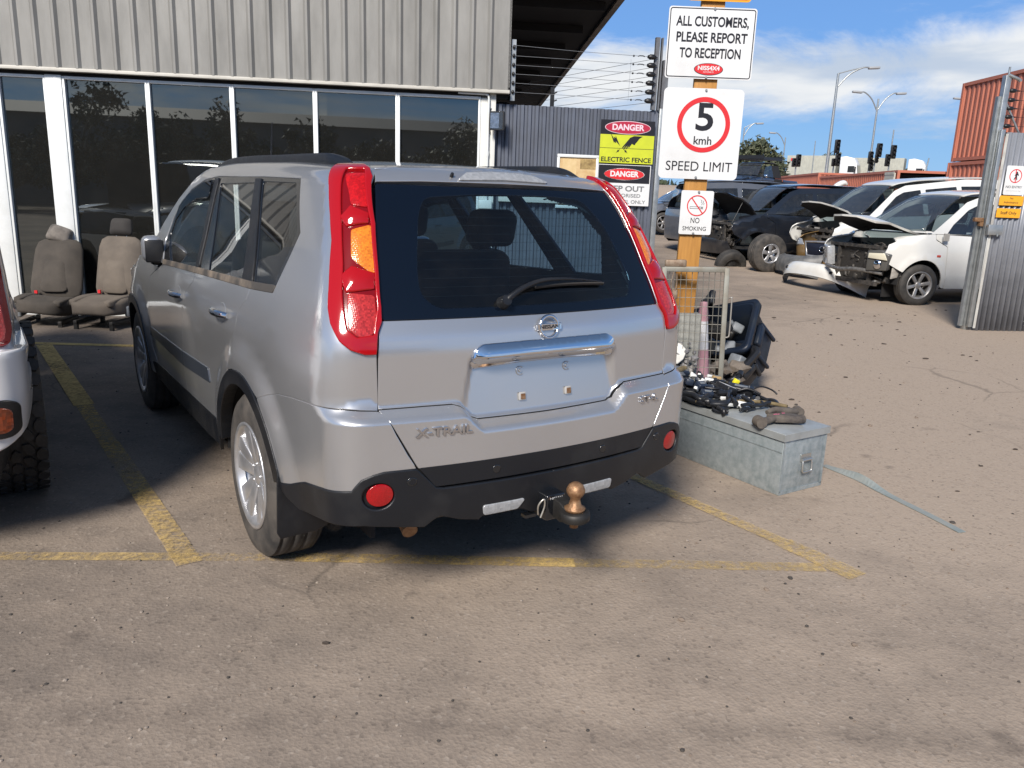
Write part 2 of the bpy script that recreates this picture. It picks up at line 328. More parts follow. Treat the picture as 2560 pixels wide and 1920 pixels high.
def panel(body, dom, poly, name, mat_, parent, off=0.0, thick=.012, sp=.04, holes=(), mirror=False, inset=0.0, soft=0.0, rim=.0035, both=False, sgn=-1, label=None, wob=0.0, dish=0.0, spn=None):
    """one sheet cut from the body surface along poly, with turned-in edges; both=True adds the mirrored twin as a second object"""
    loops = []
    for k, p in enumerate([poly]+list(holes)):
        if soft: p = soften(p, soft)
        q = resample(p, (spn or sp)*.8)
        if inset: q = inset2(q, inset if k == 0 else -inset)
        loops.append(q)
    lo = loops[0].min(0); hi = loops[0].max(0)
    gx, gy = np.meshgrid(np.arange(lo[0]+sp/2, hi[0], sp), np.arange(lo[1]+sp/2, hi[1], sp)); gx = gx.ravel(); gy = gy.ravel()
    keep = pip(gx, gy, loops[0])
    for h in loops[1:]: keep &= ~pip(gx, gy, h)
    B = np.concatenate(loops)
    G_ = np.stack([gx[keep], gy[keep]], 1)
    if len(G_):
        dmin = np.min(np.linalg.norm(G_[:, None]-B[None], axis=2), axis=1); G_ = G_[dmin > sp*.45]
    pts = np.concatenate([B, G_]) if len(G_) else B
    edges = []; n0 = 0
    for q in loops:
        edges += [(n0+i, n0+(i+1) % len(q)) for i in range(len(q))]; n0 += len(q)
    r = delaunay_2d_cdt([Vector(p) for p in pts], edges, [], 0, 1e-7)
    V2 = np.array([tuple(v) for v in r[0]]); tris = np.array([f for f in r[2] if len(f) == 3]); orig = r[3]
    cen = V2[tris].mean(1); ok = pip(cen[:, 0], cen[:, 1], loops[0])
    for h in loops[1:]: ok &= ~pip(cen[:, 0], cen[:, 1], h)
    tris = tris[ok]
    P, N = body.at(dom, V2, sgn); Q = P+N*off
    if dish:   # let the middle of the sheet swell by `dish`
        d = np.min(np.linalg.norm(V2[:, None]-B[None], axis=2), axis=1); Q = Q+N*(dish*(1-np.exp(-d/.035)))[:, None]
        fn = np.cross(Q[tris[:, 1]]-Q[tris[:, 0]], Q[tris[:, 2]]-Q[tris[:, 0]]); fn[np.sum(fn*N[tris[:, 0]], 1) < 0] *= -1; vn = np.zeros_like(Q)
        for k_ in range(3): np.add.at(vn, tris[:, k_], fn)
        ln = np.linalg.norm(vn, axis=1); N = np.where((ln > 1e-12)[:, None], vn/(ln[:, None]+1e-15), N)
    a, b, c = Q[tris[:, 0]], Q[tris[:, 1]], Q[tris[:, 2]]; gn = np.cross(b-a, c-a)
    flip = np.sum(gn*N[tris[:, 0]], 1) < 0; tris[flip] = tris[flip][:, ::-1]
    verts = [Q]; norms = [N]; faces = tris.tolist(); n = len(Q)
    # index of each boundary point in the triangulation
    inv = {}
    for i, o in enumerate(orig):
        for k in o: inv[k] = i
    n0 = 0
    for q in loops:
        m = len(q); idx = [inv.get(n0+i, None) for i in range(m)]; n0 += m
        if any(i is None for i in idx): continue
        p0 = Q[idx]; nn = N[idx]; t = np.roll(p0, -1, 0)-np.roll(p0, 1, 0); o_ = np.cross(t, nn); o_ /= np.linalg.norm(o_, axis=1)[:, None]+1e-12
        ar = np.sum(q[:, 0]*np.roll(q[:, 1], -1)-np.roll(q[:, 0], -1)*q[:, 1])
        # point outward from the sheet
        test = V2[idx]; cc = np.mean(p0, 0)
        e2 = inset2(q, 1e-3); ins = pip(e2[:, 0], e2[:, 1], q)
        Pin, _ = body.at(dom, inset2(V2[idx], 2e-3), sgn); s_ = np.sign(np.sum((Pin-P[idx])*o_, 1)); s_[s_ == 0] = 1
        o_ = -o_*s_[:, None]*(1 if q is loops[0] else -1)
        r1 = p0+o_*rim*.7-nn*rim*.3; r2 = p0+o_*rim-nn*rim*1.0; r3 = r2-nn*thick
        n1 = nn*.8+o_*.6; n2 = nn*.25+o_; base = n
        verts += [p0, r1, r2, r2, r3]; norms += [nn, n1, n2, o_, o_]; n += 5*m
        for (A, Bq) in ((0, 1), (1, 2), (3, 4)):
            for i in range(m):
                j = (i+1) % m; f = [base+A*m+i, base+A*m+j, base+Bq*m+j, base+Bq*m+i]; faces.append(f)
    VV = np.concatenate(verts); NN = np.concatenate(norms); NN /= np.linalg.norm(NN, axis=1)[:, None]+1e-12
    # make rim quads face outward
    ff = []
    for f in faces:
        if len(f) == 4:
            g = np.cross(VV[f[1]]-VV[f[0]], VV[f[2]]-VV[f[0]])
            if np.dot(g, NN[f[0]]+NN[f[2]]) < 0: f = f[::-1]
        ff.append(f)
    objs = []
    for mir in ([False, True] if both else [mirror]):
        X = VV.copy(); Y = NN.copy(); F_ = ff
        if mir: X[:, 0] *= -1; Y[:, 0] *= -1; F_ = [f[::-1] for f in ff]
        me = bpy.data.meshes.new(name); me.from_pydata(X.tolist(), [], F_); me.materials.append(mat_)
        me.polygons.foreach_set('use_smooth', [True]*len(F_)); me.update(); me.normals_split_custom_set_from_vertices(Y.tolist())
        ob = bpy.data.objects.new(name, me); COL.objects.link(ob)
        if parent is not None: ob.parent = parent
        if label: ob['label'] = label
        objs.append(ob)
    return objs if both else objs[0]
def shell(body, dom, u0, u1, v0, v1, nu, nv, off, mat_, name, parent, cut=(), arches=(), both=True, sgn=-1, smooth=True):
    """inner lining of the body: a grid on the surface set back by off, without the faces inside the cut polygons"""
    us = np.linspace(u0, u1, nu); vs = np.linspace(v0, v1, nv); U, V_ = np.meshgrid(us, vs, indexing='ij'); uv = np.stack([U.ravel(), V_.ravel()], 1)
    P, N = body.at(dom, uv, sgn); Q = P+N*off; F_ = []
    cu = (uv.reshape(nu, nv, 2)[:-1, :-1]+uv.reshape(nu, nv, 2)[1:, 1:])/2; cp = (P.reshape(nu, nv, 3)[:-1, :-1]+P.reshape(nu, nv, 3)[1:, 1:])/2
    bad = np.zeros((nu-1, nv-1), bool)
    for poly in cut: bad |= pip(cu[..., 0].ravel(), cu[..., 1].ravel(), poly).reshape(nu-1, nv-1)
    for (wy, wz, r) in arches: bad |= np.hypot(cp[..., 1]-wy, cp[..., 2]-wz) < r
    for i in range(nu-1):
        for j in range(nv-1):
            if not bad[i, j]: F_.append([i*nv+j, (i+1)*nv+j, (i+1)*nv+j+1, i*nv+j+1])
    X = Q.tolist(); k = len(X)
    if both: X += [[-p[0], p[1], p[2]] for p in X]; F_ += [[i+k for i in f][::-1] for f in F_]
    m = MB(); m.add(X, F_, smooth); return m.build(name, mat_, parent)
# ---------------------------------------------------------------- wheels
def wheel(parent, x, y, r, w, rimr, side, M_tyre, M_rim, kind='five_pairs', z=None, steer=0.0, name='wheel', tread='road', lean=0.0, M_dark=None):
    """tyre (the wheel part itself) with its rim as a sub-part; side -1 faces -x"""
    base = Matrix.Translation((x, y, r if z is None else z)) @ Matrix.Rotation(steer, 4, 'Z') @ Matrix.Rotation(lean, 4, 'Y') @ frame((0, 0, 0), (0, 1, 0) if side > 0 else (0, -1, 0), (0, 0, 1))
    h = w/2; m = MB(); b = rimr
    prof = [(b-.01, -h+.01), (b+.012, -h), (b+(r-b)*.45, -h-.004), (r-.022, -h+.008), (r-.004, -h+.026)]
    if tread == 'road':
        for g in (-.42, -.14, .14, .42):
            zz = g*w*.8; prof += [(r, zz-.007), (r-.009, zz-.005), (r-.009, zz+.005), (r, zz+.007)]
    prof += [(r-.004, h-.026), (r-.022, h-.008), (b+(r-b)*.45, h+.004), (b+.012, h), (b-.01, h-.01)]
    m.lathe(prof, base, 56)
    if tread == 'mud':
        rr = random.Random(3); nrow = 36
        for row, (zc, wd) in enumerate(((-.40, .19), (-.20, .15), (0, .15), (.20, .15), (.40, .19))):
            for i in range(nrow):
                a = 2*math.pi*(i+(row % 2)*.5)/nrow; p = Vector((r*math.cos(a), r*math.sin(a), zc*w))
                q = Matrix.Translation(p) @ Matrix.Rotation(a, 4, 'Z') @ Matrix.Rotation((.35 if row % 2 else -.35), 4, 'X')
                pl = [(-.5, -.36), (-.2, -.5), (.25, -.42), (.5, -.1), (.42, .4), (.05, .5), (-.42, .3)]
                m.prism([(u*2*math.pi*r/nrow*.86, v*wd*w*1.05) for u, v in pl], .016, base @ q @ frame((-.006, 0, 0), (0, 1, 0), (0, 0, 1)), 0)
    t = m.build(name, M_tyre, parent)
    q = MB(); R_ = rimr
    q.lathe([(R_-.012, -h+.012), (R_+.006, -h+.004), (R_+.006, -h+.012), (R_-.02, -h*.5), (R_-.02, h*.55), (R_-.006, h-.012), (R_+.008, h-.002), (R_+.008, h+.004), (R_-.004, h+.006), (R_-.014, h-.004), (R_-.03, h-.03)], base, 56)
    zo = h-.012
    def arm(a, r0, r1, w0, w1, z0, z1, th=.03, bev=.006):
        M = base @ Matrix.Rotation(a, 4, 'Z') @ Matrix.Translation((0, 0, z0)) @ Matrix.Rotation(-math.atan2(z1-z0, r1-r0), 4, 'Y')
        q.prism([(r0, -w0), (r1, -w1), (r1, w1), (r0, w0)], -th, M, 0, bev)
    if kind == 'five_pairs':
        for i in range(5):
            a = 2*math.pi*i/5+.35
            arm(a-.235, .045, R_-.004, .024, .043, zo-.026, zo, .035); arm(a+.235, .045, R_-.004, .024, .043, zo-.022, zo+.001, .035)
        hubr = .062
    elif kind == 'six':
        for i in range(6): arm(2*math.pi*i/6+.2, .05, R_-.006, .024, .030, zo-.03, zo-.004, .03)
        hubr = .055
    elif kind == 'five':
        for i in range(5): arm(2*math.pi*i/5+.2, .05, R_-.006, .03, .046, zo-.015, zo-.002, .03)
        hubr = .06
    else:
        q.lathe([(.05, zo-.01), (R_*.6, zo-.025), (R_*.8, zo-.045), (R_-.015, zo-.02)], base, 40); hubr = .07
    q.lathe([(0, zo-.012), (.03, zo-.013), (.036, zo-.016), (hubr, zo-.02), (hubr+.004, zo-.05), (hubr, zo-.08)], base, 24)
    for i in range(5):
        a = 2*math.pi*i/5+.1; q.ball((base @ Vector((.052*math.cos(a), .052*math.sin(a), zo-.018))), .008, 0, 8, 6)
    q.build('rim', M_rim, t)
    d = MB(); d.lathe([(0, -.01), (.15, -.01), (.155, -.02), (.155, -.03)], base, 28); d.lathe([(R_*.55, -h+.03), (.0, -h+.03)], base, 28); d.build('brake_disc', M_dark or M_tyre, t)
    return t
def suv_extra(x, z):
    zl = .762+.062*sstep((x-.30)/.085)
    led = -.062*sstep((zl-z)/.05+.25)
    dep = np.clip((z-.755)/.2, 0, 1)*.034*(z < .975)
    xr = .375-.035*np.clip((z-.76)/.2, 0, 1)
    return led+dep*sstep((xr-x)/.035)
SUV = Body(
    W=[(.2, .80), (.26, .825), (.32, .85), (.45, .865), (.6, .874), (.8, .878), (.92, .877), (1.0, .87), (1.08, .857), (1.13, .843), (1.3, .780), (1.5, .705), (1.6, .664), (1.7, .62)],
    T=[(.3, 1.54), (.45, 1.615), (.55, 1.642), (.8, 1.662), (1.3, 1.68), (2.0, 1.685), (2.5, 1.668), (2.85, 1.60), (3.3, 1.35), (3.75, 1.075), (3.9, 1.05), (4.3, .98), (4.55, .86), (4.7, .70)],
    R=[(.2, .30), (.25, .25), (.30, .19), (.36, .165), (.5, .155), (.85, .155), (1.0, .155), (1.06, .163), (1.126, .19), (1.3, .285), (1.45, .375), (1.575, .475), (1.62, .52), (1.7, .62)],
    N=[(.2, 4.52), (.35, 4.6), (.6, 4.63), (.85, 4.6), (1.0, 4.5), (1.7, 4.4)],
    kr=.15, wheels=((1.06, .352), (3.69, .352)), flare=.024, fr=(.455, .60), extra=suv_extra, kc=.11, ks=.05, crown=.075)
# ---------------------------------------------------------------- paint, rubber, lamp materials
def car_paint(name, col, metal=.55, rough=.32, dust=.25, dcol=(.30, .26, .22), coat=1.0):
    if name in MATS: return MATS[name]
    m = material(name, col, rough, metal, coat=coat, coatr=.05); t = m.node_tree; b = t.nodes['Principled BSDF']
    co = t.nodes.new('ShaderNodeTexCoord'); sp = t.nodes.new('ShaderNodeSeparateXYZ'); t.links.new(co.outputs['Object'], sp.inputs[0])
    n = t.nodes.new('ShaderNodeTexNoise'); n.inputs['Scale'].default_value = 3.5; n.inputs['Detail'].default_value = 8; n.inputs['Roughness'].default_value = .65; t.links.new(co.outputs['Object'], n.inputs[0])
    mr = t.nodes.new('ShaderNodeMapRange'); mr.inputs[1].default_value = .85; mr.inputs[2].default_value = .25; mr.inputs[3].default_value = 0; mr.inputs[4].default_value = 1; t.links.new(sp.outputs[2], mr.inputs[0])   # road dirt clings low on the panels
    r = t.nodes.new('ShaderNodeMapRange'); r.inputs[1].default_value = .38; r.inputs[2].default_value = .75; t.links.new(n.outputs[0], r.inputs[0])
    a = t.nodes.new('ShaderNodeMath'); a.operation = 'MULTIPLY_ADD'; t.links.new(mr.outputs[0], a.inputs[0]); a.inputs[1].default_value = .9; a.inputs[2].default_value = .18
    k = t.nodes.new('ShaderNodeMath'); k.operation = 'MULTIPLY'; t.links.new(a.outputs[0], k.inputs[0]); t.links.new(r.outputs[0], k.inputs[1])
    k2 = t.nodes.new('ShaderNodeMath'); k2.operation = 'MULTIPLY'; k2.use_clamp = True; t.links.new(k.outputs[0], k2.inputs[0]); k2.inputs[1].default_value = dust*2
    x = t.nodes.new('ShaderNodeMixRGB'); x.inputs[1].default_value = (*col, 1); x.inputs[2].default_value = (*dcol, 1); t.links.new(k2.outputs[0], x.inputs[0]); t.links.new(x.outputs[0], b.inputs['Base Color'])
    q = t.nodes.new('ShaderNodeMath'); q.operation = 'MULTIPLY_ADD'; t.links.new(k2.outputs[0], q.inputs[0]); q.inputs[1].default_value = -coat; q.inputs[2].default_value = coat; q.use_clamp = True; t.links.new(q.outputs[0], b.inputs['Coat Weight'])
    q2 = t.nodes.new('ShaderNodeMath'); q2.operation = 'MULTIPLY_ADD'; t.links.new(k2.outputs[0], q2.inputs[0]); q2.inputs[1].default_value = .3; q2.inputs[2].default_value = rough; t.links.new(q2.outputs[0], b.inputs['Roughness'])
    q3 = t.nodes.new('ShaderNodeMath'); q3.operation = 'MULTIPLY_ADD'; t.links.new(k2.outputs[0], q3.inputs[0]); q3.inputs[1].default_value = -metal; q3.inputs[2].default_value = metal; q3.use_clamp = True; t.links.new(q3.outputs[0], b.inputs['Metallic'])
    return m
def lens(name, col, rough=.18, cell=0.0, coat=1.0, spec=.5, dark=.4):
    """moulded plastic lamp cover with a pattern of little prisms"""
    m = material(name, col, rough, 0, coat=coat, spec=spec); t = m.node_tree; b = t.nodes['Principled BSDF']
    if cell:
        co = t.nodes.new('ShaderNodeTexCoord'); v = t.nodes.new('ShaderNodeTexVoronoi'); v.inputs['Scale'].default_value = cell; v.inputs['Randomness'].default_value = .12; t.links.new(co.outputs['Object'], v.inputs[0])
        x = t.nodes.new('ShaderNodeMixRGB'); x.inputs[1].default_value = (*col, 1); x.inputs[2].default_value = (*[c*dark for c in col], 1); sp = t.nodes.new('ShaderNodeSeparateXYZ'); t.links.new(v.outputs['Color'], sp.inputs[0]); t.links.new(sp.outputs[0], x.inputs[0]); t.links.new(x.outputs[0], b.inputs['Base Color'])
        bp = t.nodes.new('ShaderNodeBump'); bp.inputs['Strength'].default_value = .22; bp.inputs['Distance'].default_value = .003; t.links.new(v.outputs['Distance'], bp.inputs['Height']); t.links.new(bp.outputs[0], b.inputs['Normal'])
    return m
SILVER = car_paint('silver_paint', (.54, .545, .555), .76, .28, .10)
TRIM = material('black_trim_plastic', (.0065, .0075, .010), .40, col2=(.026, .025, .024), vscale=4.5, lo=.48, hi=.85, detail=9, bump=.16, bscale=420, rvar=.25)
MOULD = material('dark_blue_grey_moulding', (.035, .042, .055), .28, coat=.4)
GLOSSB = material('gloss_black', (.008, .009, .011), .12, coat=.6)
RUBBER = material('tyre_rubber', (.028, .027, .026), .75, col2=(.085, .075, .065), vscale=7, bump=.15, bscale=60)
RUBBERD = material('dark_tyre_rubber', (.018, .018, .018), .7, col2=(.05, .045, .04), vscale=6, bump=.2, bscale=50)
ALLOY = material('alloy_wheel', (.62, .62, .63), .33, .75, var=.25, vscale=9)
ALLOYD = material('dull_alloy_wheel', (.42, .41, .40), .42, .7, var=.35, vscale=8)
CHROME = material('chrome', (.75, .76, .78), .06, 1.0)
DARKM = material('dark_metal', (.05, .048, .045), .55, .6, var=.5, vscale=12)
LINER = material('inner_lining', (.012, .012, .013), .8)
CLOTH = material('dark_seat_cloth', (.022, .023, .026), .9, bump=.1, bscale=300)
STRIPB = material('belt_rubber', (.055, .05, .045), .7, col2=(.21, .17, .13), vscale=8, lo=.45, hi=.75)
RED = lens('red_lens', (.34, .003, .005), .12, spec=.3, coat=.8)
REDC = lens('red_lamp_cell', (.50, .007, .009), .2, 150, dark=.62, coat=.5, spec=.3)
REDP = lens('pink_red_lamp_cell', (.50, .035, .035), .2, 160, dark=.55, coat=.5, spec=.3)
REDD = lens('deep_red_lens', (.17, .002, .004), .16, coat=.4, spec=.3)
AMBER = lens('amber_lens', (.85, .23, .012), .16, 150, dark=.6)
CLEARL = lens('clear_lamp_lens', (.34, .35, .36), .12, 90, dark=.75)
G_PRIV = glass('privacy_glass', (.62, .69, .70), haze=.03)
G_REAR = glass('rear_screen_glass', (.46, .68, .82), haze=.014)
G_SIDE = glass('side_glass', (.78, .83, .82), haze=.03)
RUST = material('rusty_steel', (.21, .105, .05), .5, .5, col2=(.34, .20, .105), vscale=60, bump=.2, bscale=120)
# ---------------------------------------------------------------- the silver 4x4 wagon
car = thing('parked_car', 'silver wagon with tall red tail lamps and rusty tow ball, parked in front of windows', 'car', (.2199, 2.7835, 0), .5947)
DLO = [(3.31, 1.088), (3.42, 1.22), (3.41, 1.345), (3.345, 1.452), (3.19, 1.540), (2.95, 1.602), (2.70, 1.622), (1.895, 1.622), (1.43, 1.616), (1.205, 1.392), (1.30, 1.165), (1.588, 1.150), (2.49, 1.122)]
QG = [(1.915, 1.603), (1.475, 1.600), (1.245, 1.388), (1.335, 1.180), (1.558, 1.166)]
RG = [(2.61, 1.585), (2.02, 1.596), (1.735, 1.165), (2.29, 1.146)]
FG = [(3.14, 1.112), (3.365, 1.24), (3.36, 1.345), (3.30, 1.435), (3.15, 1.525), (2.93, 1.588), (2.74, 1.604), (2.495, 1.140)]
def arc_side(cy, cz, r, a0, a1, n=14): return [(cy+r*math.cos(math.radians(a0+(a1-a0)*i/n)), cz+r*math.sin(math.radians(a0+(a1-a0)*i/n))) for i in range(n+1)]
def y2a(y): return .9*math.pi/2+(y-.9)
rear_arch_fwd = [(y2a(p[0]), p[1]) for p in arc_side(1.06, .352, .452, 112, 60, 8)]      # top of the rear arch towards the door (a, b)
quarter = [(.905, 1.69), (.876, 1.63), (.868, 1.600), (.79, 1.437), (.735, 1.266), (.705, 1.164), (.697, 1.12), (.702, 1.088), (.700, 1.018), (.696, .826),
           (.739, .829), (.788, .833), (.865, .833), (.947, .829), (1.05, .82), (1.156, .806), (1.25, .783), (1.337, .752),
           (1.40, .772), (1.446, .786), (1.53, .802), (1.62, .804), (1.70, .795), (1.762, .780),
           (1.768, .80), (1.781, .877), (1.765, .915), (1.713, .961), (1.695, 1.0), (1.682, 1.042), (1.635, 1.075), (1.600, 1.101), (1.586, 1.148), (1.30, 1.163), (1.203, 1.392), (1.43, 1.618), (1.895, 1.624), (2.70, 1.624), (2.95, 1.604), (3.19, 1.542), (3.347, 1.454), (3.412, 1.346), (3.423, 1.22), (3.315, 1.092),
           (3.62, 1.088), (3.78, 1.12), (3.62, 1.31), (3.42, 1.475), (3.20, 1.60), (2.98, 1.70), (2.70, 1.785), (2.3, 1.80), (1.7, 1.80), (1.25, 1.80), (1.02, 1.76)]
panel(SUV, 'wrap', quarter, 'quarter_panel', SILVER, car, sp=.035, inset=.0015, both=True)
rdoor = [(1.591, 1.146), (1.604, 1.099), (1.639, 1.073), (1.686, 1.040), (1.699, 1.0), (1.717, .959), (1.769, .913), (1.785, .877), (1.772, .80), (1.766, .776), (1.84, .735), (1.92, .67), (1.985, .57), (2.02, .45), (2.78, .43), (2.786, .55), (2.777, .671), (2.726, .916), (2.668, 1.001), (2.528, 1.069), (2.492, 1.118)]
panel(SUV, 'wrap', rdoor, 'rear_door', SILVER, car, sp=.04, inset=.002, both=True)
fdoor = [(2.496, 1.118), (2.532, 1.069), (2.672, 1.001), (2.730, .916), (2.781, .671), (2.790, .55), (2.784, .43), (3.62, .43), (3.70, .55), (3.738, .66), (3.700, .878), (3.637, .985), (3.42, 1.05), (3.31, 1.086)]
panel(SUV, 'wrap', fdoor, 'front_door', SILVER, car, sp=.04, inset=.002, both=True)
# handles with their dished cups
for ya in (1.93, 2.83):
    m = MB(); zz = 1.0 if ya < 2.5 else .972; P, N = SUV.at('wrap', [(ya+t*.11, zz+(.0 if t else 0)) for t in (-1, -.6, 0, .6, 1)]); offs = (.004, .026, .034, .026, .004)
    m.tube(smooth_path([P[i]+N[i]*offs[i] for i in range(5)], 5), [.012+.006*math.sin(math.pi*i/20) for i in range(21)], 10)
    for s in (False, True):
        k = MB(); k.v = [(-v[0], v[1], v[2]) if s else v for v in m.v]; k.f = m.f; k.sm = m.sm; k.mi = m.mi; k.build('door_handle', CHROME, car)
    panel(SUV, 'wrap', circle(.058, 20, ya, zz, 1.0, .72), 'handle_cup', SILVER, car, off=.0015, thick=.001, sp=.02, both=True, dish=-.0)
fender = [(3.704, .878), (3.742, .66), (3.704, .55), (3.63, .43), (3.63, .36), (3.68, .36)]+[(y2a(p[0]), p[1]) for p in arc_side(3.69, .352, .452, 178, 0, 20)]+[(4.75, .38), (4.98, .62), (4.95, .86), (4.80, .93), (4.45, 1.02), (4.1, 1.07), (3.80, 1.11), (3.62, 1.084), (3.42, 1.056), (3.641, .987)]
panel(SUV, 'wrap', fender, 'front_fender', SILVER, car, sp=.05, inset=.002, both=True)
# windows: black surround with three panes
panel(SUV, 'wrap', DLO, 'window_surround', GLOSSB, car, off=-.004, sp=.05, holes=[QG, RG, FG], inset=.001, both=True)
panel(SUV, 'wrap', QG, 'quarter_window', G_PRIV, car, off=-.007, sp=.05, inset=-.012, soft=.03, thick=.003, both=True)
panel(SUV, 'wrap', RG, 'rear_door_window', G_SIDE, car, off=-.009, sp=.05, inset=-.012, thick=.003, both=True)
panel(SUV, 'wrap', FG, 'front_door_window', G_SIDE, car, off=-.009, sp=.05, inset=-.012, thick=.003, both=True)
panel(SUV, 'wrap', [(3.30, 1.425), (3.15, 1.515), (2.93, 1.578), (2.75, 1.594), (2.70, 1.50), (2.95, 1.485), (3.15, 1.43), (3.285, 1.34)], 'weather_shield', glass('smoked_shield', (.10, .09, .09)), car, off=.012, sp=.05, thick=.003, both=True)
belt = [(3.30, 1.090), (2.49, 1.118), (1.588, 1.146), (1.303, 1.162), (1.296, 1.186), (1.588, 1.170), (2.49, 1.142), (3.31, 1.112)]
panel(SUV, 'wrap', belt, 'belt_moulding', STRIPB, car, off=.004, thick=.012, sp=.04, both=True)
panel(SUV, 'wrap', [(2.735, 1.61), (2.665, 1.61), (2.475, 1.142), (2.53, 1.14)], 'pillar_cover', TRIM, car, off=.003, sp=.04, both=True)
panel(SUV, 'wrap', [(2.018, 1.612), (1.935, 1.61), (1.585, 1.168), (1.715, 1.164)], 'pillar_cover', TRIM, car, off=.003, sp=.04, both=True)
# side mouldings, sills, wheel arch trims
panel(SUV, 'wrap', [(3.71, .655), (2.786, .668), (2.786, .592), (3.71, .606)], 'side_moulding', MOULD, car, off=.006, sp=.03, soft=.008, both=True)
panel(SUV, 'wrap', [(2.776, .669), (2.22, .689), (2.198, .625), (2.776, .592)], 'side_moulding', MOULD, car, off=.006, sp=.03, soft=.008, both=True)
panel(SUV, 'wrap', [(2.00, .455), (3.70, .435), (3.66, .33), (3.2, .30), (2.4, .30), (2.05, .33)], 'sill_cover', TRIM, car, off=.004, sp=.04, both=True)
for (wy, a0, a1) in ((1.06, 165, 8), (3.69, 178, 0)):
    ring = arc_side(wy, .352, .452, a0, a1, 26)+arc_side(wy, .352, .398, a1, a0, 26)
    panel(SUV, 'side', ring, 'wheel_arch_trim', TRIM, car, off=.007, thick=.05, sp=.03, both=True, soft=.004)
# roof
panel(SUV, 'top', [(-.545, .66), (-.50, .615), (-.3, .585), (0, .57), (.3, .585), (.50, .615), (.545, .66), (.56, 1.2), (.56, 2.2), (.54, 2.6), (.50, 2.84), (.2, 2.90), (-.2, 2.90), (-.50, 2.84), (-.54, 2.6), (-.56, 2.2), (-.56, 1.2)], 'roof', SILVER, car, sp=.05, inset=.001)
panel(SUV, 'top', [(-.49, 2.86), (-.2, 2.92), (.2, 2.92), (.49, 2.86), (.62, 3.3), (.69, 3.70), (.3, 3.80), (-.3, 3.80), (-.69, 3.70), (-.62, 3.3)], 'windscreen', G_SIDE, car, off=-.004, sp=.06)
panel(SUV, 'top', [(-.70, 3.74), (-.3, 3.84), (.3, 3.84), (.70, 3.74), (.74, 4.1), (.68, 4.42), (.3, 4.52), (-.3, 4.52), (-.68, 4.42), (-.74, 4.1)], 'bonnet', SILVER, car, off=.0, sp=.06)
panel(SUV, 'front', [(-.72, .90), (.72, .90), (.74, .66), (.70, .30), (-.70, .30), (-.74, .66)], 'front_bumper', SILVER, car, off=0, sp=.06, holes=[[(-.36, .82), (.36, .82), (.32, .68), (-.32, .68)]])
panel(SUV, 'front', [(-.36, .82), (.36, .82), (.32, .68), (-.32, .68)], 'grille', TRIM, car, off=-.01, sp=.06)
panel(SUV, 'front', [(-.70, .89), (-.42, .85), (-.40, .72), (-.68, .74)], 'headlight', CLEARL, car, off=.008, sp=.04, both=True)
# roof rails, aerial
for s in (-1, 1):
    m = MB(); pts = []
    for y in (.72, .80, .90, 1.0, 1.5, 2.0, 2.4, 2.7, 2.84):
        P, _ = SUV.at('top', [(s*(.545 if y > .85 else .535), y)]); pts.append(P[0]+np.array([0, 0, {.72: -.022, .80: .004, .90: .016, 2.7: -.004, 2.84: -.024}.get(y, .016 if y < 1.2 else .008)]))
    sp_ = smooth_path(pts, 5); prof = [(-.021, -.05), (-.021, .012), (-.012, .022), (.012, .022), (.021, .012), (.021, -.05)]
    v = [(p[0]+a, p[1], p[2]+min(b, .022) if b > 0 else max(p[2]+b, p[2]-.05)) for p in sp_ for a, b in prof]; k = 6
    m.add(v, [[i*k+j, i*k+(j+1) % k, (i+1)*k+(j+1) % k, (i+1)*k+j] for i in range(len(sp_)-1) for j in range(k)], True); m.add(v[:k], [list(range(k))]); m.add(v[-k:], [list(range(k))])
    m.build('roof_rail', TRIM, car)
MB().tube([(-.28, 2.55, 1.66), (-.28, 2.50, 1.90)], [.006, .003], 8).build('aerial', TRIM, car)
# ---- tail: lamps
LAMP = [(1.115, 1.672), (1.06, 1.70), (.999, 1.705), (.925, 1.672), (.883, 1.63), (.872, 1.600), (.794, 1.437), (.739, 1.266), (.709, 1.164), (.700, 1.12), (.705, 1.088), (.703, 1.020), (.73, 1.021), (.766, 1.036), (.797, 1.062), (.833, 1.113), (.853, 1.16), (.868, 1.215), (.893, 1.29), (.914, 1.363), (.96, 1.45), (1.03, 1.56), (1.09, 1.635)]
CORE = [(1.02, 1.645), (.936, 1.668), (.90, 1.625), (.80, 1.437), (.743, 1.266), (.713, 1.163), (.709, 1.075), (.755, 1.068), (.787, 1.095), (.829, 1.213), (.852, 1.29), (.905, 1.422), (.96, 1.53)]
lampo = panel(SUV, 'wrap', LAMP, 'tail_lamp', RED, car, off=.014, thick=.03, sp=.02, holes=[CORE], rim=.005, both=True)
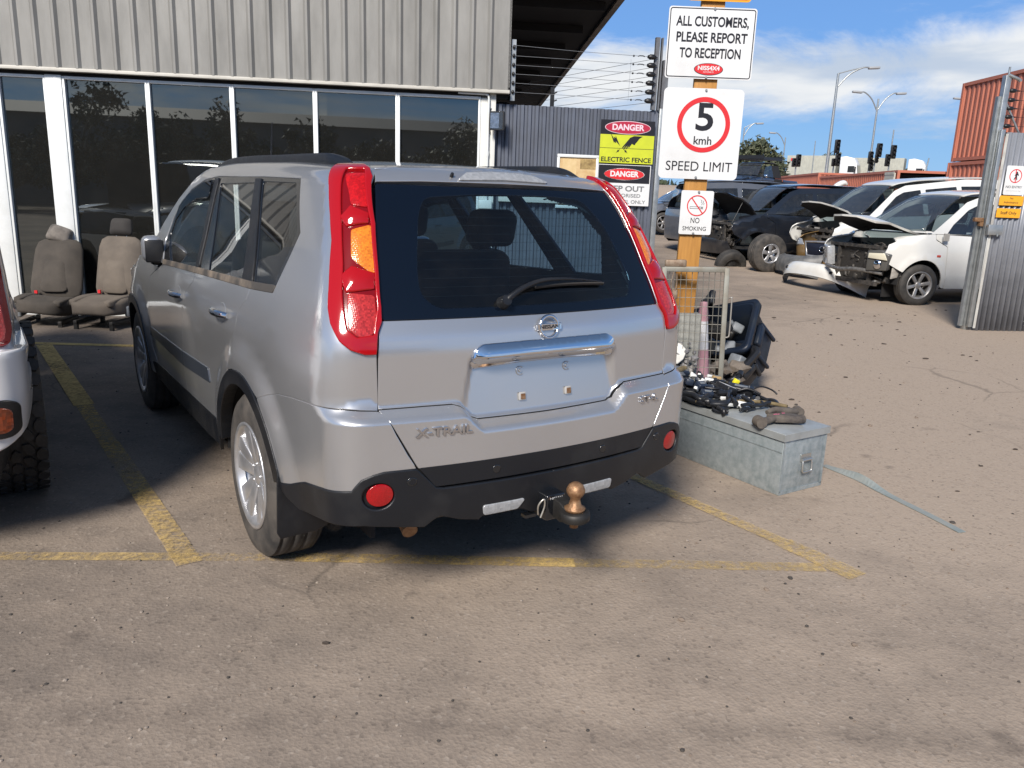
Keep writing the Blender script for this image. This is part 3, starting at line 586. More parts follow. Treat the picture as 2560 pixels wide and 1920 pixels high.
for k, lp in enumerate(lampo):
    kw = dict(mirror=bool(k))
    panel(SUV, 'wrap', CORE, 'lamp_well', REDD, lp, off=.002, sp=.025, inset=-.004, **kw)
    panel(SUV, 'wrap', [(.99, 1.618), (.915, 1.645), (.850, 1.544), (.836, 1.500), (.895, 1.497), (.93, 1.55)], 'stop_lens', REDC, lp, off=.007, sp=.012, soft=.012, dish=.006, **kw)
    panel(SUV, 'wrap', [(.912, 1.446), (.893, 1.486), (.826, 1.471), (.818, 1.441), (.880, 1.420)], 'divider_lens', RED, lp, off=.012, sp=.012, rim=.008, dish=.012, **kw)
    panel(SUV, 'wrap', [(.857, 1.403), (.806, 1.428), (.792, 1.422), (.746, 1.272), (.765, 1.276), (.828, 1.314)], 'indicator_lens', AMBER, lp, off=.008, sp=.012, soft=.006, dish=.006, **kw)
    panel(SUV, 'wrap', [(.843, 1.255), (.818, 1.283), (.750, 1.266), (.742, 1.225), (.812, 1.214)], 'divider_lens', RED, lp, off=.012, sp=.012, rim=.008, dish=.012, **kw)
    panel(SUV, 'wrap', [(.805, 1.208), (.732, 1.201), (.716, 1.14), (.714, 1.08), (.75, 1.075), (.779, 1.101)], 'reversing_lens', REDP, lp, off=.007, sp=.012, soft=.01, dish=.006, **kw)
# ---- tail: gate
GATE_T = [(-.528, 1.583), (-.36, 1.590), (-.18, 1.592), (0, 1.593), (.18, 1.592), (.36, 1.590), (.528, 1.583)]
sp_top = [(-.512, 1.617), (-.40, 1.637), (-.2, 1.648), (0, 1.650), (.2, 1.648), (.40, 1.637), (.512, 1.617)]
panel(SUV, 'rear', [(-.532, 1.577)]+GATE_T+[(.532, 1.577)]+sp_top[::-1], 'gate_spoiler', SILVER, car, off=.003, sp=.025, thick=.02)
GL = [(-.533, 1.574), (.533, 1.574), (.580, 1.43), (.610, 1.272), (.624, 1.17), (.629, 1.128), (.3, 1.128), (0, 1.128), (-.3, 1.128), (-.629, 1.128), (-.624, 1.17), (-.610, 1.272), (-.580, 1.43)]
INN = [(-.375, 1.535), (-.16, 1.552), (.16, 1.556), (.372, 1.545), (.45, 1.43), (.497, 1.26), (.492, 1.20), (.455, 1.163), (.2, 1.157), (-.2, 1.155), (-.43, 1.156), (-.483, 1.20), (-.478, 1.27), (-.455, 1.36), (-.42, 1.47)]
gl = panel(SUV, 'rear', GL, 'rear_window', G_REAR, car, off=-.004, sp=.04, thick=.003, soft=.01)
panel(SUV, 'rear', GL, 'window_border', material('window_border_black', (.0025, .005, .011), .07), gl, off=-.0025, sp=.03, thick=.006, holes=[soften(INN, .05)], soft=.01)
q = MB()
for i in range(11):
    z = 1.20+.03*i; w_ = .47-.10*max(0, (z-1.2)/.34); P, N = SUV.at('rear', [(w_*(k/8-1), z) for k in range(17)]); P = P-N*.0075; v = [p+np.array([0, .0002, d]) for d in (-.0005, .0005) for p in P]; q.add(v, [[k, k+1, 17+k+1, 17+k] for k in range(16)])
q.build('heater_lines', material('heater_line', (.020, .014, .011), .6), gl)
upper = [(-.631, 1.122), (.631, 1.122), (.650, 1.088), (.659, 1.018), (.661, .829), (.50, .829), (.40, .828), (.372, .820), (.352, .805), (.325, .776), (.30, .765), (0, .763), (-.30, .765), (-.325, .776), (-.352, .805), (-.372, .820), (-.40, .828), (-.50, .829), (-.661, .829), (-.659, 1.018), (-.650, 1.088)]
panel(SUV, 'rear', upper, 'tailgate', SILVER, car, sp=.011, spn=.02, inset=.0012, rim=.003)
ledge = [(-.662, .825), (-.50, .825), (-.40, .824), (-.374, .816), (-.354, .801), (-.327, .772), (-.30, .761), (0, .759), (.30, .761), (.327, .772), (.354, .801), (.374, .816), (.40, .824), (.50, .825), (.662, .825), (.549, .622), (-.549, .622)]
panel(SUV, 'rear', ledge, 'tailgate_lower', SILVER, car, sp=.011, spn=.02, inset=.0012, rim=.003)
panel(SUV, 'rear', [(-.546, .620), (.546, .620), (.486, .546), (-.486, .546)], 'tailgate_strip', TRIM, car, sp=.03, inset=.001, soft=.006)
# ---- tail: bumper
bsil = [(.692, .822), (.739, .825), (.788, .829), (.865, .829), (.947, .825), (1.05, .816), (1.156, .802), (1.25, .779), (1.335, .749), (1.29, .705), (1.235, .63), (1.19, .53), (1.150, .466), (1.07, .483), (.973, .521), (.86, .541), (.748, .558), (.735, .578), (.72, .599), (.69, .613), (.663, .621), (.570, .622), (.596, .672), (.628, .745), (.645, .790), (.655, .806), (.672, .815)]
panel(SUV, 'wrap', bsil, 'bumper_corner', SILVER, car, sp=.014, spn=.02, inset=.0012, both=True)
blk = [(.57, .616), (.66, .617), (.69, .609), (.72, .594), (.735, .573), (.748, .553), (.86, .536), (.973, .516), (1.07, .478), (1.148, .461), (1.10, .430), (1.02, .398), (.90, .415), (.80, .428), (.715, .434), (.60, .412), (.545, .402), (.515, .425), (.49, .438), (.42, .412), (.345, .398), (.331, .410), (.15, .410), (.10, .385), (0, .382), (0, .532), (.25, .532), (.48, .534), (.507, .540)]
FOGC = circle(.068, 28, .742-.0, .533, .8, .95)
for k, bo in enumerate(panel(SUV, 'wrap', blk, 'lower_bumper', TRIM, car, off=.006, sp=.02, inset=.001, holes=[circle(.052, 28, .677, .535, .90, 1.0)], both=True, rim=.006)):
    kw = dict(mirror=bool(k)); cc = (.672, .536)
    panel(SUV, 'wrap', circle(.056, 28, cc[0]+.005, cc[1]-.001, .90, 1.0), 'reflector_bezel', TRIM, bo, off=-.012, sp=.02, **kw)
    panel(SUV, 'wrap', circle(.038, 28, cc[0], cc[1]+.001, .90, 1.0), 'reflector', lens('reflector_red', (.34, .004, .006), .15, 260, dark=.8, coat=.6), bo, off=.001, sp=.012, dish=.008, **kw)
    panel(SUV, 'wrap', circle(.013, 16, .583, .577), 'parking_sensor', GLOSSB, bo, off=.009, sp=.01, thick=.004, **kw)
    panel(SUV, 'wrap', circle(.010, 16, .583, .577), 'sensor_face', TRIM, bo, off=.0105, sp=.01, thick=.004, rim=.001, **kw)
    panel(SUV, 'wrap', [(.328, .447), (.145, .447), (.175, .415), (.325, .413)], 'reversing_lamp', CLEARL, bo, off=.012, sp=.012, soft=.01, dish=.004, **kw)
for s in (-1, 1):
    panel(SUV, 'rear', circle(.013, 16, s*.25, .581), 'parking_sensor', GLOSSB, car, off=.003, sp=.01, thick=.004)
# ---- tail: chrome handle, badge, letters, number plate clips, wiper, brake light
CH = [(-.318, .942), (-.322, .975), (-.312, 1.010), (-.285, 1.028), (-.1, 1.031), (.1, 1.031), (.285, 1.030), (.318, 1.012), (.330, .975), (.326, .944), (.1, .952), (-.1, .952)]
panel(SUV, 'rear', CH, 'chrome_handle', CHROME, car, off=.014, sp=.009, thick=.03, soft=.012, rim=.010, dish=.022)
P, N = SUV.at('rear', [(0, 1.077)]); BM = frame(P[0]+N[0]*.004, (1, 0, 0), (0, .12, 1))
bd = MB(); bd.tube([BM @ Vector((.041*math.cos(2*math.pi*i/40), .041*math.sin(2*math.pi*i/40), .004)) for i in range(40)], .0062, 10, closed=True); bd.prism(rrect(.112, .026, .004), .009, BM, 0, .002)
bdo = bd.build('badge', CHROME, car)
BLK = material('letter_black', (.01, .011, .013), .4); LETC = material("letter_chrome", (.62, .63, .66), .18, 1.0)
text('NISSAN', .019, BLK, bdo, BM @ Matrix.Translation((0, 0, .0092)), bold=.0006, ext=.0006, width=.088)
def surf_frame(x, z, off): 
    P, N = SUV.at('rear', [(x-.01, z), (x+.01, z), (x, z+.008)]); return frame((P[0]+P[1])/2+N[0]*off, P[1]-P[0], P[2]-(P[0]+P[1])/2)
def letters(body, x0, x1, z, h, name):
    """raised chrome letters along the curved panel, one mesh"""
    me = text(body, h/.72, LETC, car, Matrix(), name, bold=.0007, ext=.0045, width=x1-x0)
    vs = me.data.vertices; w = [v.co.copy() for v in vs]; X = np.array([(x0+x1)/2+p.x for p in w]); Z = np.array([z+p.y for p in w]); O = np.array([p.z for p in w])
    P, N = SUV.at('rear', np.stack([X, Z], 1))
    for v, p, n, o in zip(vs, P, N, O): v.co = p+n*(o+.003)
letters('X-TRAIL', -.560, -.352, .747, .031, 'lettering'); letters('ST-L', .450, .566, .752, .026, 'lettering')
for (x, z) in ((-.107, .823), (.107, .823)):
    M = surf_frame(x, z, 0); MB().prism(rrect(.030, .030, .003), .008, M, 0, .001).prism(rrect(.019, .021, .002), .004, M @ Matrix.Translation((.002, -.001, .006)), 1).build('plate_clip', [material('clip_plastic', (.42, .41, .39), .5), RUST], car)
for (x, z) in ((-.108, .917), (.108, .917)):
    M = surf_frame(x, z, 0); MB().tube([M @ Vector((.016*math.cos(i*.42+.8), .016*math.sin(i*.42+.8), .002)) for i in range(12)], .002, 6).cyl(M @ Vector((0, 0, 0)), M @ Vector((0, 0, .006)), .007, .006, 10).build('plate_screw', ALLOY, car)
w = MB(); P, N = SUV.at('rear', [(-.172, 1.168), (-.155, 1.178), (-.093, 1.205), (-.008, 1.226), (.09, 1.231), (.19, 1.228), (.305, 1.220)]); oo = (.012, .028, .040, .040, .034, .028, .016)
pth = smooth_path([P[i]+N[i]*oo[i] for i in range(7)], 5); w.tube(pth, [max(.0035, .014-.012*i/(len(pth)-1)) for i in range(len(pth))], 8); w.cyl(P[0]-N[0]*.004, P[0]+N[0]*.034, .026, .019, 18)
wo = w.build('rear_wiper', TRIM, car)
P, N = SUV.at('rear', [(-.02+.335*i/10, 1.214+.006*math.sin(i*.3)) for i in range(11)]); MB().tube([P[i]+N[i]*.008 for i in range(11)], .006, 6).tube([P[i]+N[i]*.016 for i in range(11)], .004, 6).build('wiper_blade', RUBBERD, wo)
panel(SUV, 'rear', [(-.205, 1.594), (-.155, 1.618), (-.05, 1.625), (.07, 1.625), (.15, 1.619), (.205, 1.597), (0, 1.601)], 'high_brake_lamp', CLEARL, car, off=.012, sp=.012, thick=.02, rim=.004)
P, N = SUV.at('rear', [(-.225, 1.608)]); MB().cyl(P[0], P[0]+N[0]*.018, .008, .006, 10).build('washer_jet', TRIM, car)
# ---- wheels, wells, mudflaps, underside
for (s, y) in ((-1, 1.06), (1, 1.06), (-1, 3.69), (1, 3.69)):
    wheel(car, s*.765, y, .352, .222, .222, s, RUBBER, ALLOY, 'five_pairs', M_dark=DARKM)
un = MB()
for s in (-1, 1):
    for y in (1.06, 3.69):
        un.grid(lambda u, v: (s*(.86-.36*v), y+.412*math.cos(math.pi*u), .352+.412*math.sin(math.pi*u)), 20, 2); un.box((s*.50, y, .5), (.02, .84, .7))
un.box((0, 2.3, .42), (1.0, 4.0, .04)).box((0, .55, .43), (1.5, .62, .04)).box((0, 2.37, .36), (1.66, 1.75, .04)).box((0, 4.3, .40), (1.4, .5, .2)).box((0, 1.06, .30), (1.3, .12, .12))
un.build('underbody', LINER, car)
for s in (-1, 1):
    m = MB()
    poly = [(-.895, .50), (-.865, .44), (-.80, .39), (-.70, .37), (-.665, .36), (-.67, .30), (-.70, .255), (-.75, .240), (-.885, .235), (-.898, .26)]
    M = frame((0, .655, 0), (-s if s > 0 else 1, 0, 0), (0, -.06, 1)) if s < 0 else frame((0, .655, 0), (-1, 0, 0), (0, -.06, 1))
    m.prism(poly, .012, M, 0, .003)
    m.build('mudflap', TRIM, car)
MB().tube(smooth_path([(-.47, .62, .36), (-.485, .45, .345), (-.495, .34, .325), (-.50, .30, .312)], 4), .030, 14).build('exhaust_pipe', RUST, car)
t = MB(); t.box((-.022, .10, .412), (.085, .13, .10), bev=.006).box((0, .25, .42), (.9, .08, .07), bev=.006).box((-.10, .10, .372), (.05, .03, .012))
tb = t.build('tow_bar', GLOSSB, car)
g = MB(); g.prism([(.06, .452), (.06, .380), (-.01, .368), (-.045, .385), (-.085, .400), (-.085, .424), (-.04, .428), (.0, .445)], .060, frame((-.035, 0, 0), (0, 1, 0), (0, 0, 1)), 0, .004)
g.lathe([(0, .388), (.05, .388), (.058, .394), (.058, .421), (.05, .426), (0, .426)], Matrix.Translation((-.003, -.055, 0)), 24); g.build('tow_tongue', DARKM, tb)
b = MB(); b.lathe([(0, .361), (.016, .361), (.016, .388), (.026, .388), (.026, .426), (.036, .426), (.040, .438), (.024, .448), (.019, .468), (.019, .476), (.027, .484), (.0345, .500), (.0345, .510), (.027, .526), (.014, .535), (0, .536)], Matrix.Translation((-.003, -.055, 0)), 28); b.build('tow_ball', RUST, tb)
MB().tube(smooth_path([(-.085, .06, .385), (-.10, .04, .43), (-.083, .03, .455), (-.075, .035, .425), (-.088, .04, .38)], 5), .0035, 6).build('hitch_pin', material('zinc_wire', (.6, .58, .52), .4, .8), tb)
text('NISSAN', .012, material('letter_grey', (.5, .5, .5), .5), tb, frame((-.022, .0345, .448), (1, 0, 0), (0, 0, 1)), width=.056)
# ---- lining and cabin
lin = [shell(SUV, 'wrap', 0, 5.2, .44, 1.10, 110, 22, -.022, LINER, 'inner_lining', car, arches=((1.06, .352, .43), (3.69, .352, .43))),
       shell(SUV, 'wrap', 0, 3.9, 1.10, 1.72, 260, 70, -.03, LINER, 'inner_lining', car, cut=[inset2(np.array(DLO), .03).tolist(), [(0, 1.12), (.58, 1.12), (.62, 1.25), (.66, 1.40), (.66, 1.55), (.60, 1.62), (.40, 1.71), (0, 1.76)], [(2.9, 1.73), (3.25, 1.60), (3.6, 1.36), (3.95, 1.10), (4, 1.8)]])]
shell(SUV, 'top', -.58, .58, .66, 2.86, 12, 30, -.03, LINER, 'headlining', car, both=False)
cab = MB(); cab.box((0, 2.2, .47), (1.5, 3.2, .05)).box((0, 3.35, .85), (1.45, .5, .35), bev=.06); cab.box((0, .86, .74), (1.35, .9, .04))
cab.build('cabin_floor', LINER, car)
def car_seat(x, y, w, parent, zc=.60, lean=.22, head=True, mat_=None, hgt=.62):
    m = MB(); m.box((x, y, zc), (w, .50, .18), bev=.06); M = Matrix.Translation((x, y-.25, zc+.06)) @ Matrix.Rotation(lean, 4, 'X')
    b_ = bmesh.new(); bmesh.ops.create_cube(b_, size=1.0)
    for v in b_.verts: v.co = Vector((v.co.x*w*(1.0 if v.co.z < 0 else .86), v.co.y*.14, (v.co.z+.5)*hgt))
    bmesh.ops.bevel(b_, geom=b_.edges[:], offset=.05, segments=3, affect='EDGES', profile=.5); m.bm(b_, True, M)
    hs = [0] if w < .8 else [-w*.34, w*.34]
    if head:
        for hx in hs:
            m.box(M @ Vector((hx, -.01, hgt+.12)), (.27, .11, .19), Matrix.Rotation(lean, 4, 'X'), bev=.05, seg=3); m.cyl(M @ Vector((hx-.05, 0, hgt-.02)), M @ Vector((hx-.05, 0, hgt+.08)), .006, n=6); m.cyl(M @ Vector((hx+.05, 0, hgt-.02)), M @ Vector((hx+.05, 0, hgt+.08)), .006, n=6)
    return m.build('seat', mat_ or CLOTH, parent)
car_seat(-.38, 2.55, .52, car, .62, hgt=.60); car_seat(.38, 2.55, .52, car, .62, hgt=.60); car_seat(0, 1.72, 1.34, car, .62, hgt=.60)
MB().tube([(.38+.18*math.cos(2*math.pi*i/24), 3.03+.08*math.sin(2*math.pi*i/24), 1.02+.16*math.sin(2*math.pi*i/24)) for i in range(24)], .014, 8, closed=True).build('steering_wheel', LINER, car)
# ---- mirrors
for s in (-1, 1):
    m = MB(); m.box((s*.885, 2.93, 1.165), (.115, .13, .155), (0, 0, s*.1), bev=.04, seg=3); mo = m.build('door_mirror', SILVER, car)
    MB().box((s*.883, 2.863, 1.155), (.10, .02, .13), (0, 0, s*.1), bev=.008).box((s*.85, 2.93, 1.095), (.09, .08, .05), bev=.015).build('mirror_housing', TRIM, mo)
# ---------------------------------------------------------------- ground
_gz = curve([(-500, 0), (9, 0), (13, .03), (17, .13), (22, .30), (30, .50), (37, .56), (46, .75), (60, .95), (95, 1.2), (104, 3.3), (125, 3.3), (140, 2.0), (2000, 2.0)])
def ground_z(x, y): return float(_gz(y))
def ground_mat():
    m = material('dusty_asphalt', (.2, .17, .14), .93, spec=.25); t = m.node_tree; b = t.nodes['Principled BSDF']; L = t.links
    co = t.nodes.new('ShaderNodeTexCoord')
    def noise(sc, det, rough=.6, loc=(0, 0, 0), scale=(1, 1, 1), rotz=0):
        mp = t.nodes.new('ShaderNodeMapping'); mp.inputs['Location'].default_value = loc; mp.inputs['Scale'].default_value = scale; mp.inputs['Rotation'].default_value = (0, 0, rotz); L.new(co.outputs['Object'], mp.inputs[0])
        n = t.nodes.new('ShaderNodeTexNoise'); n.inputs['Scale'].default_value = sc; n.inputs['Detail'].default_value = det; n.inputs['Roughness'].default_value = rough; L.new(mp.outputs[0], n.inputs[0]); return n.outputs[0]
    def rng(v, a, c, lo=0, hi=1):
        r = t.nodes.new('ShaderNodeMapRange'); r.inputs[1].default_value = a; r.inputs[2].default_value = c; r.inputs[3].default_value = lo; r.inputs[4].default_value = hi; L.new(v, r.inputs[0]); return r.outputs[0]
    def op(o, a, c):
        n = t.nodes.new('ShaderNodeMath'); n.operation = o
        for i, v in enumerate((a, c)):
            if isinstance(v, (int, float)): n.inputs[i].default_value = v
            else: L.new(v, n.inputs[i])
        return n.outputs[0]
    def mix(f, a, c, mode='MIX'):
        x = t.nodes.new('ShaderNodeMixRGB'); x.blend_type = mode
        for i, v in ((0, f), (1, a), (2, c)):
            if isinstance(v, tuple): x.inputs[i].default_value = (*v, 1)
            elif isinstance(v, (int, float)): x.inputs[i].default_value = v
            else: L.new(v, x.inputs[i])
        return x.outputs[0]
    sp = t.nodes.new('ShaderNodeSeparateXYZ'); L.new(co.outputs['Object'], sp.inputs[0]); X, Y, Z = sp.outputs
    # the tar shows near the bays, tan dust lies thicker to the right and out in the yard
    dust = op('ADD', rng(X, -2.5, 3.0, -.06, .42), op('MULTIPLY', rng(Y, 4, 9, 0, 1), rng(X, .5, 2.5, 0, .25)))
    pat = op('ADD', op('ADD', op('MULTIPLY', noise(.62, 9, .66), 1.25), op('MULTIPLY', noise(3.1, 6, .65, (4, 2, 0), (1, 1.6, 1), .3), .45)), dust)
    pat = op('SUBTRACT', pat, op('MULTIPLY', rng(Y, 7.5, 12.5, 0, 1), rng(X, 7.0, 2.5, .15, .75))); f = rng(pat, .56, 1.22)      # the yard behind the gate line is darker
    tar = mix(noise(60, 3), (.094, .080, .069), (.168, .142, .121)); dus = mix(noise(38, 5, .7), (.300, .240, .187), (.395, .322, .256))
    c = mix(f, tar, dus)
    st = rng(noise(1.7, 7, .7, (9, 3, 0), (1, .55, 1), -.6), .58, .78, 0, .34); c = mix(st, c, (.10, .075, .06))          # oily and damp patches
    # a tyre-swept band of darker grit across the foreground
    wv = op('ADD', Y, op('MULTIPLY', op('SUBTRACT', noise(.9, 4, .6, (2, 7, 0)), .5), .25)); band = op('SUBTRACT', 1.0, op('MULTIPLY', op('ABSOLUTE', op('SUBTRACT', wv, 2.05), 0), 9.0))
    band = op('MULTIPLY', rng(band, 0, 1, 0, .36), rng(noise(6, 5, .7), .35, .6)); c = mix(band, c, (.085, .07, .06))
    vo = t.nodes.new('ShaderNodeTexVoronoi'); vo.inputs['Scale'].default_value = 75; L.new(co.outputs['Object'], vo.inputs[0])
    grit = t.nodes.new('ShaderNodeSeparateXYZ'); L.new(vo.outputs['Color'], grit.inputs[0])
    c = mix(rng(grit.outputs[0], .84, 1.0, 0, .30), c, (.06, .05, .043)); c = mix(rng(grit.outputs[1], .93, 1.0, 0, .35), c, (.42, .36, .30))
    vc = t.nodes.new('ShaderNodeTexVoronoi'); vc.feature = 'DISTANCE_TO_EDGE'; vc.inputs['Scale'].default_value = .55; wmp = t.nodes.new('ShaderNodeMixRGB'); wmp.inputs[0].default_value = .16; L.new(co.outputs['Object'], wmp.inputs[1]); nzw = t.nodes.new('ShaderNodeTexNoise'); nzw.inputs['Scale'].default_value = 2.2; nzw.inputs['Detail'].default_value = 6; L.new(co.outputs['Object'], nzw.inputs[0]); L.new(nzw.outputs['Color'], wmp.inputs[2]); L.new(wmp.outputs[0], vc.inputs[0])
    crk = op('MULTIPLY', rng(vc.outputs['Distance'], .0, .007, .45, 0), rng(noise(.8, 3, .5, (5, 1, 0)), .50, .62)); c = mix(crk, c, (.05, .043, .038))   # a few hairline cracks
    oil = op('MULTIPLY', rng(noise(2.6, 3, .5, (1, 8, 0)), .66, .72, 0, .55), rng(Y, 6.5, 4.0)); c = mix(oil, c, (.055, .045, .04))
    L.new(c, b.inputs['Base Color'])
    h = op('ADD', op('MULTIPLY', noise(90, 3, .7), .5), op('ADD', op('MULTIPLY', vo.outputs['Distance'], .35), op('MULTIPLY', noise(14, 4), .7)))
    bp = t.nodes.new('ShaderNodeBump'); bp.inputs['Strength'].default_value = .34; bp.inputs['Distance'].default_value = .014; L.new(h, bp.inputs['Height']); L.new(bp.outputs[0], b.inputs['Normal'])
    return m
xs = [-400, -120, -60, -30]+[-20+1.0*i for i in range(0, 61)]+[60, 120, 400]; ys = [-400, -120, -60, -30]+[-20+1.0*i for i in range(0, 86)]+[80, 90, 95, 98, 101, 104, 110, 125, 130, 135, 140, 400, 1200]
m = MB(); v = [(x, y, ground_z(x, y)) for x in xs for y in ys]; k = len(ys)
m.add(v, [[i*k+j, (i+1)*k+j, (i+1)*k+j+1, i*k+j+1] for i in range(len(xs)-1) for j in range(k-1)], True); m.build('ground', ground_mat(), kind='structure')
# worn yellow bay lines
def worn_paint(name, col, wear):
    m = material(name, col, .8, col2=tuple(c*.62 for c in col), vscale=9, lo=.3, hi=.7); t = m.node_tree; b = t.nodes['Principled BSDF']; co = t.nodes.new('ShaderNodeTexCoord')
    n = t.nodes.new('ShaderNodeTexNoise'); n.inputs['Scale'].default_value = 30; n.inputs['Detail'].default_value = 9; n.inputs['Roughness'].default_value = .8; t.links.new(co.outputs['Object'], n.inputs[0])
    n2 = t.nodes.new('ShaderNodeTexNoise'); n2.inputs['Scale'].default_value = 1.3; n2.inputs['Detail'].default_value = 3; t.links.new(co.outputs['Object'], n2.inputs[0])
    a = t.nodes.new('ShaderNodeMath'); a.operation = 'MULTIPLY_ADD'; t.links.new(n2.outputs[0], a.inputs[0]); a.inputs[1].default_value = .45; q = t.nodes.new('ShaderNodeMath'); q.operation = 'ADD'; t.links.new(n.outputs[0], q.inputs[0]); q.inputs[1].default_value = .275; t.links.new(q.outputs[0], a.inputs[2])
    r = t.nodes.new('ShaderNodeMapRange'); r.inputs[1].default_value = wear-.10; r.inputs[2].default_value = wear+.16; r.inputs[4].default_value = .95; t.links.new(a.outputs[0], r.inputs[0])
    t.links.new(r.outputs[0], b.inputs['Alpha']); return m
YP = worn_paint('worn_yellow_paint', (.74, .52, .19), .985); YPF = worn_paint('faded_yellow_paint', (.68, .49, .21), 1.015); YPS = worn_paint('solid_yellow_paint', (.66, .47, .17), .86)
def line(p, q, w, mat_, dz=.004):
    p = Vector((*p, 0)); q = Vector((*q, 0)); d = (q-p).normalized(); n = Vector((-d.y, d.x, 0))*w/2; mid = (p+q)/2
    o = MB().add([p+n-p+Vector((0, 0, 0)), q+n-p, q-n-p, n*-1], [[0, 3, 2, 1]]).build('bay_line', mat_, kind='structure'); o.location = (p.x, p.y, dz); return o
line((-2.9, 2.985), (-.9, 3.130), .075, YPF); line((-.9, 3.130), (.30, 3.173), .085, YP); line((.30, 3.173), (1.40, 3.215), .080, YPF)
line((-1.32, 3.03), (-2.42, 4.55), .105, YP, .008); line((-2.40, 4.52), (-3.06, 5.43), .10, YP, .008); line((-3.0, 5.35), (-4.45, 7.35), .13, YPS, .0084)
line((-5.4, 7.39), (-2.2, 7.53), .10, YPS, .0044); line((1.52, 3.13), (1.30, 3.46), .12, YP, .008); line((1.30, 3.46), (.55, 4.52), .085, YP, .0084); line((.55, 4.52), (-.6, 6.2), .085, YPF, .008)
line((-2.62, 3.03), (-2.40, 3.35), .05, YPF, .008)
# ---------------------------------------------------------------- workshop building (local x along the front, y into the building)
BZ = .1150; B0 = (-5.73, 9.06, 0)
CLAD = material('weathered_grey_cladding', (.285, .280, .262), .5, .12, col2=(.185, .182, .170), vscale=2.2, stretch=(2.2, 2.2, .5), lo=.3, hi=.75, rvar=.15, detail=9)
CREAM = material('cream_flashing', (.58, .56, .50), .55, col2=(.44, .42, .37), vscale=4, lo=.4, hi=.75)
ALUW = material('white_window_frame', (.74, .76, .75), .38, .1, col2=(.60, .62, .60), vscale=3, lo=.45, hi=.8)
TINT = bpy.data.materials.new('dark_tinted_pane'); TINT.use_nodes = True
def _tint():
    t = TINT.node_tree; t.nodes.clear(); o = t.nodes.new('ShaderNodeOutputMaterial'); d = t.nodes.new('ShaderNodeBsdfDiffuse'); g = t.nodes.new('ShaderNodeBsdfGlossy'); f = t.nodes.new('ShaderNodeFresnel'); f.inputs[0].default_value = 2.3
    co = t.nodes.new('ShaderNodeTexCoord'); n = t.nodes.new('ShaderNodeTexNoise'); n.inputs['Scale'].default_value = 2.2; n.inputs['Detail'].default_value = 9; n.inputs['Roughness'].default_value = .7; t.links.new(co.outputs['Object'], n.inputs[0])
    c = t.nodes.new('ShaderNodeMixRGB'); c.inputs[1].default_value = (.005, .006, .006, 1); c.inputs[2].default_value = (.022, .021, .019, 1); t.links.new(n.outputs[0], c.inputs[0]); t.links.new(c.outputs[0], d.inputs[0])
    g.inputs['Roughness'].default_value = .012; g.inputs[0].default_value = (.86, .92, .90, 1); mx = t.nodes.new('ShaderNodeMixShader'); t.links.new(f.outputs[0], mx.inputs[0]); t.links.new(d.outputs[0], mx.inputs[1]); t.links.new(g.outputs[0], mx.inputs[2]); t.links.new(mx.outputs[0], o.inputs[0])
_tint()
DARKW = material('soffit_black', (.010, .010, .012), .8); INT = material('dark_interior', (.01, .01, .01), .9)
RUSTW = material('flaking_white_column', (.62, .62, .58), .5, col2=(.30, .16, .09), vscale=5, lo=.62, hi=.72, detail=10)
bld = thing('workshop_building', 'grey ribbed metal workshop with tall dark windows behind the parked cars', 'building', B0, BZ)
X0, X1 = -7.0, 5.605
m = MB(); zb, zt = 2.70, 4.35; x = X0+.02; prof = []
xr = .222-.2*37+.0
while xr < X1-.05:
    prof += [(xr-.026, 0), (xr+.000, -.030), (xr+.022, -.030), (xr+.050, 0)]; xr += .2022
prof = [(X0, 0)]+[p for p in prof if X0 < p[0] < X1]+[(X1, 0)]
v = [(a, b-.10, z) for a, b in prof for z in (zb, zt)]
m.add(v, [[2*i, 2*i+2, 2*i+3, 2*i+1] for i in range(len(prof)-1)]); m.build('cladding', CLAD, bld)
m = MB()
for i in range(64):
    xx = .222-.2022*36+.2022*i-.085
    if X0 < xx < X1: m.ball((xx, -.104, zb+.025), .010, 0, 8, 6, (1, .6, 1))
m.build('screw_row', DARKM, bld)
MB().box(((X0+X1)/2, -.085, 2.683), (X1-X0+.004, .085, .036), bev=.004).build('flashing', CREAM, bld)
MB().box(((X0+X1)/2, .02, 2.64), (X1-X0-.02, .10, .05)).build('header_recess', INT, bld)
MB().box((X1-.012, .9, 3.5), (.02, 2.0, 1.6)).box((X1-.03, .95, 2.76), (.05, 1.9, .06)).build('side_cladding', CLAD, bld)
# windows: each a frame with one pane
edges = [(-6.8, -5.9), (-5.7, -4.8), (-4.6, -3.7), (-3.5, -2.6), (-2.4, -1.35), (-1.30, -.10), (.040, .540), (.712, 1.600), (1.600, 2.500), (2.500, 3.410), (3.410, 4.335), (4.335, 5.285)]
for i, (a, b) in enumerate(edges):
    fw = MB(); ov = .0012*(i % 2)
    fw.box((a+.013, .0, 1.315), (.026, .07-ov, 2.625), bev=.003).box((b-.013, .0, 1.315), (.026, .07-ov, 2.625), bev=.003).box(((a+b)/2, .0, 2.612), (b-a-.052, .066, .034), bev=.003).box(((a+b)/2, .0, .03), (b-a-.052, .066, .06), bev=.003)
    fr_ = fw.build('window_frame', ALUW, bld)
    MB().box(((a+b)/2, .012+.0006*(i % 3), 1.33), (b-a-.05, .006, 2.54)).build('pane', TINT, fr_)
for a, b in ((-.10, .040), (.540, .712), (-1.35, -1.30), (-2.6, -2.4), (-3.7, -3.5), (-4.8, -4.6), (-5.9, -5.7), (-7.0, -6.8)):
    MB().box(((a+b)/2, -.003, 1.32), (b-a-.003, .085, 2.63), bev=.004).build('column_panel', ALUW, bld)
MB().box(((X0+X1)/2, .6, 1.3), (X1-X0, .9, 2.6)).build('room_behind', INT, bld)
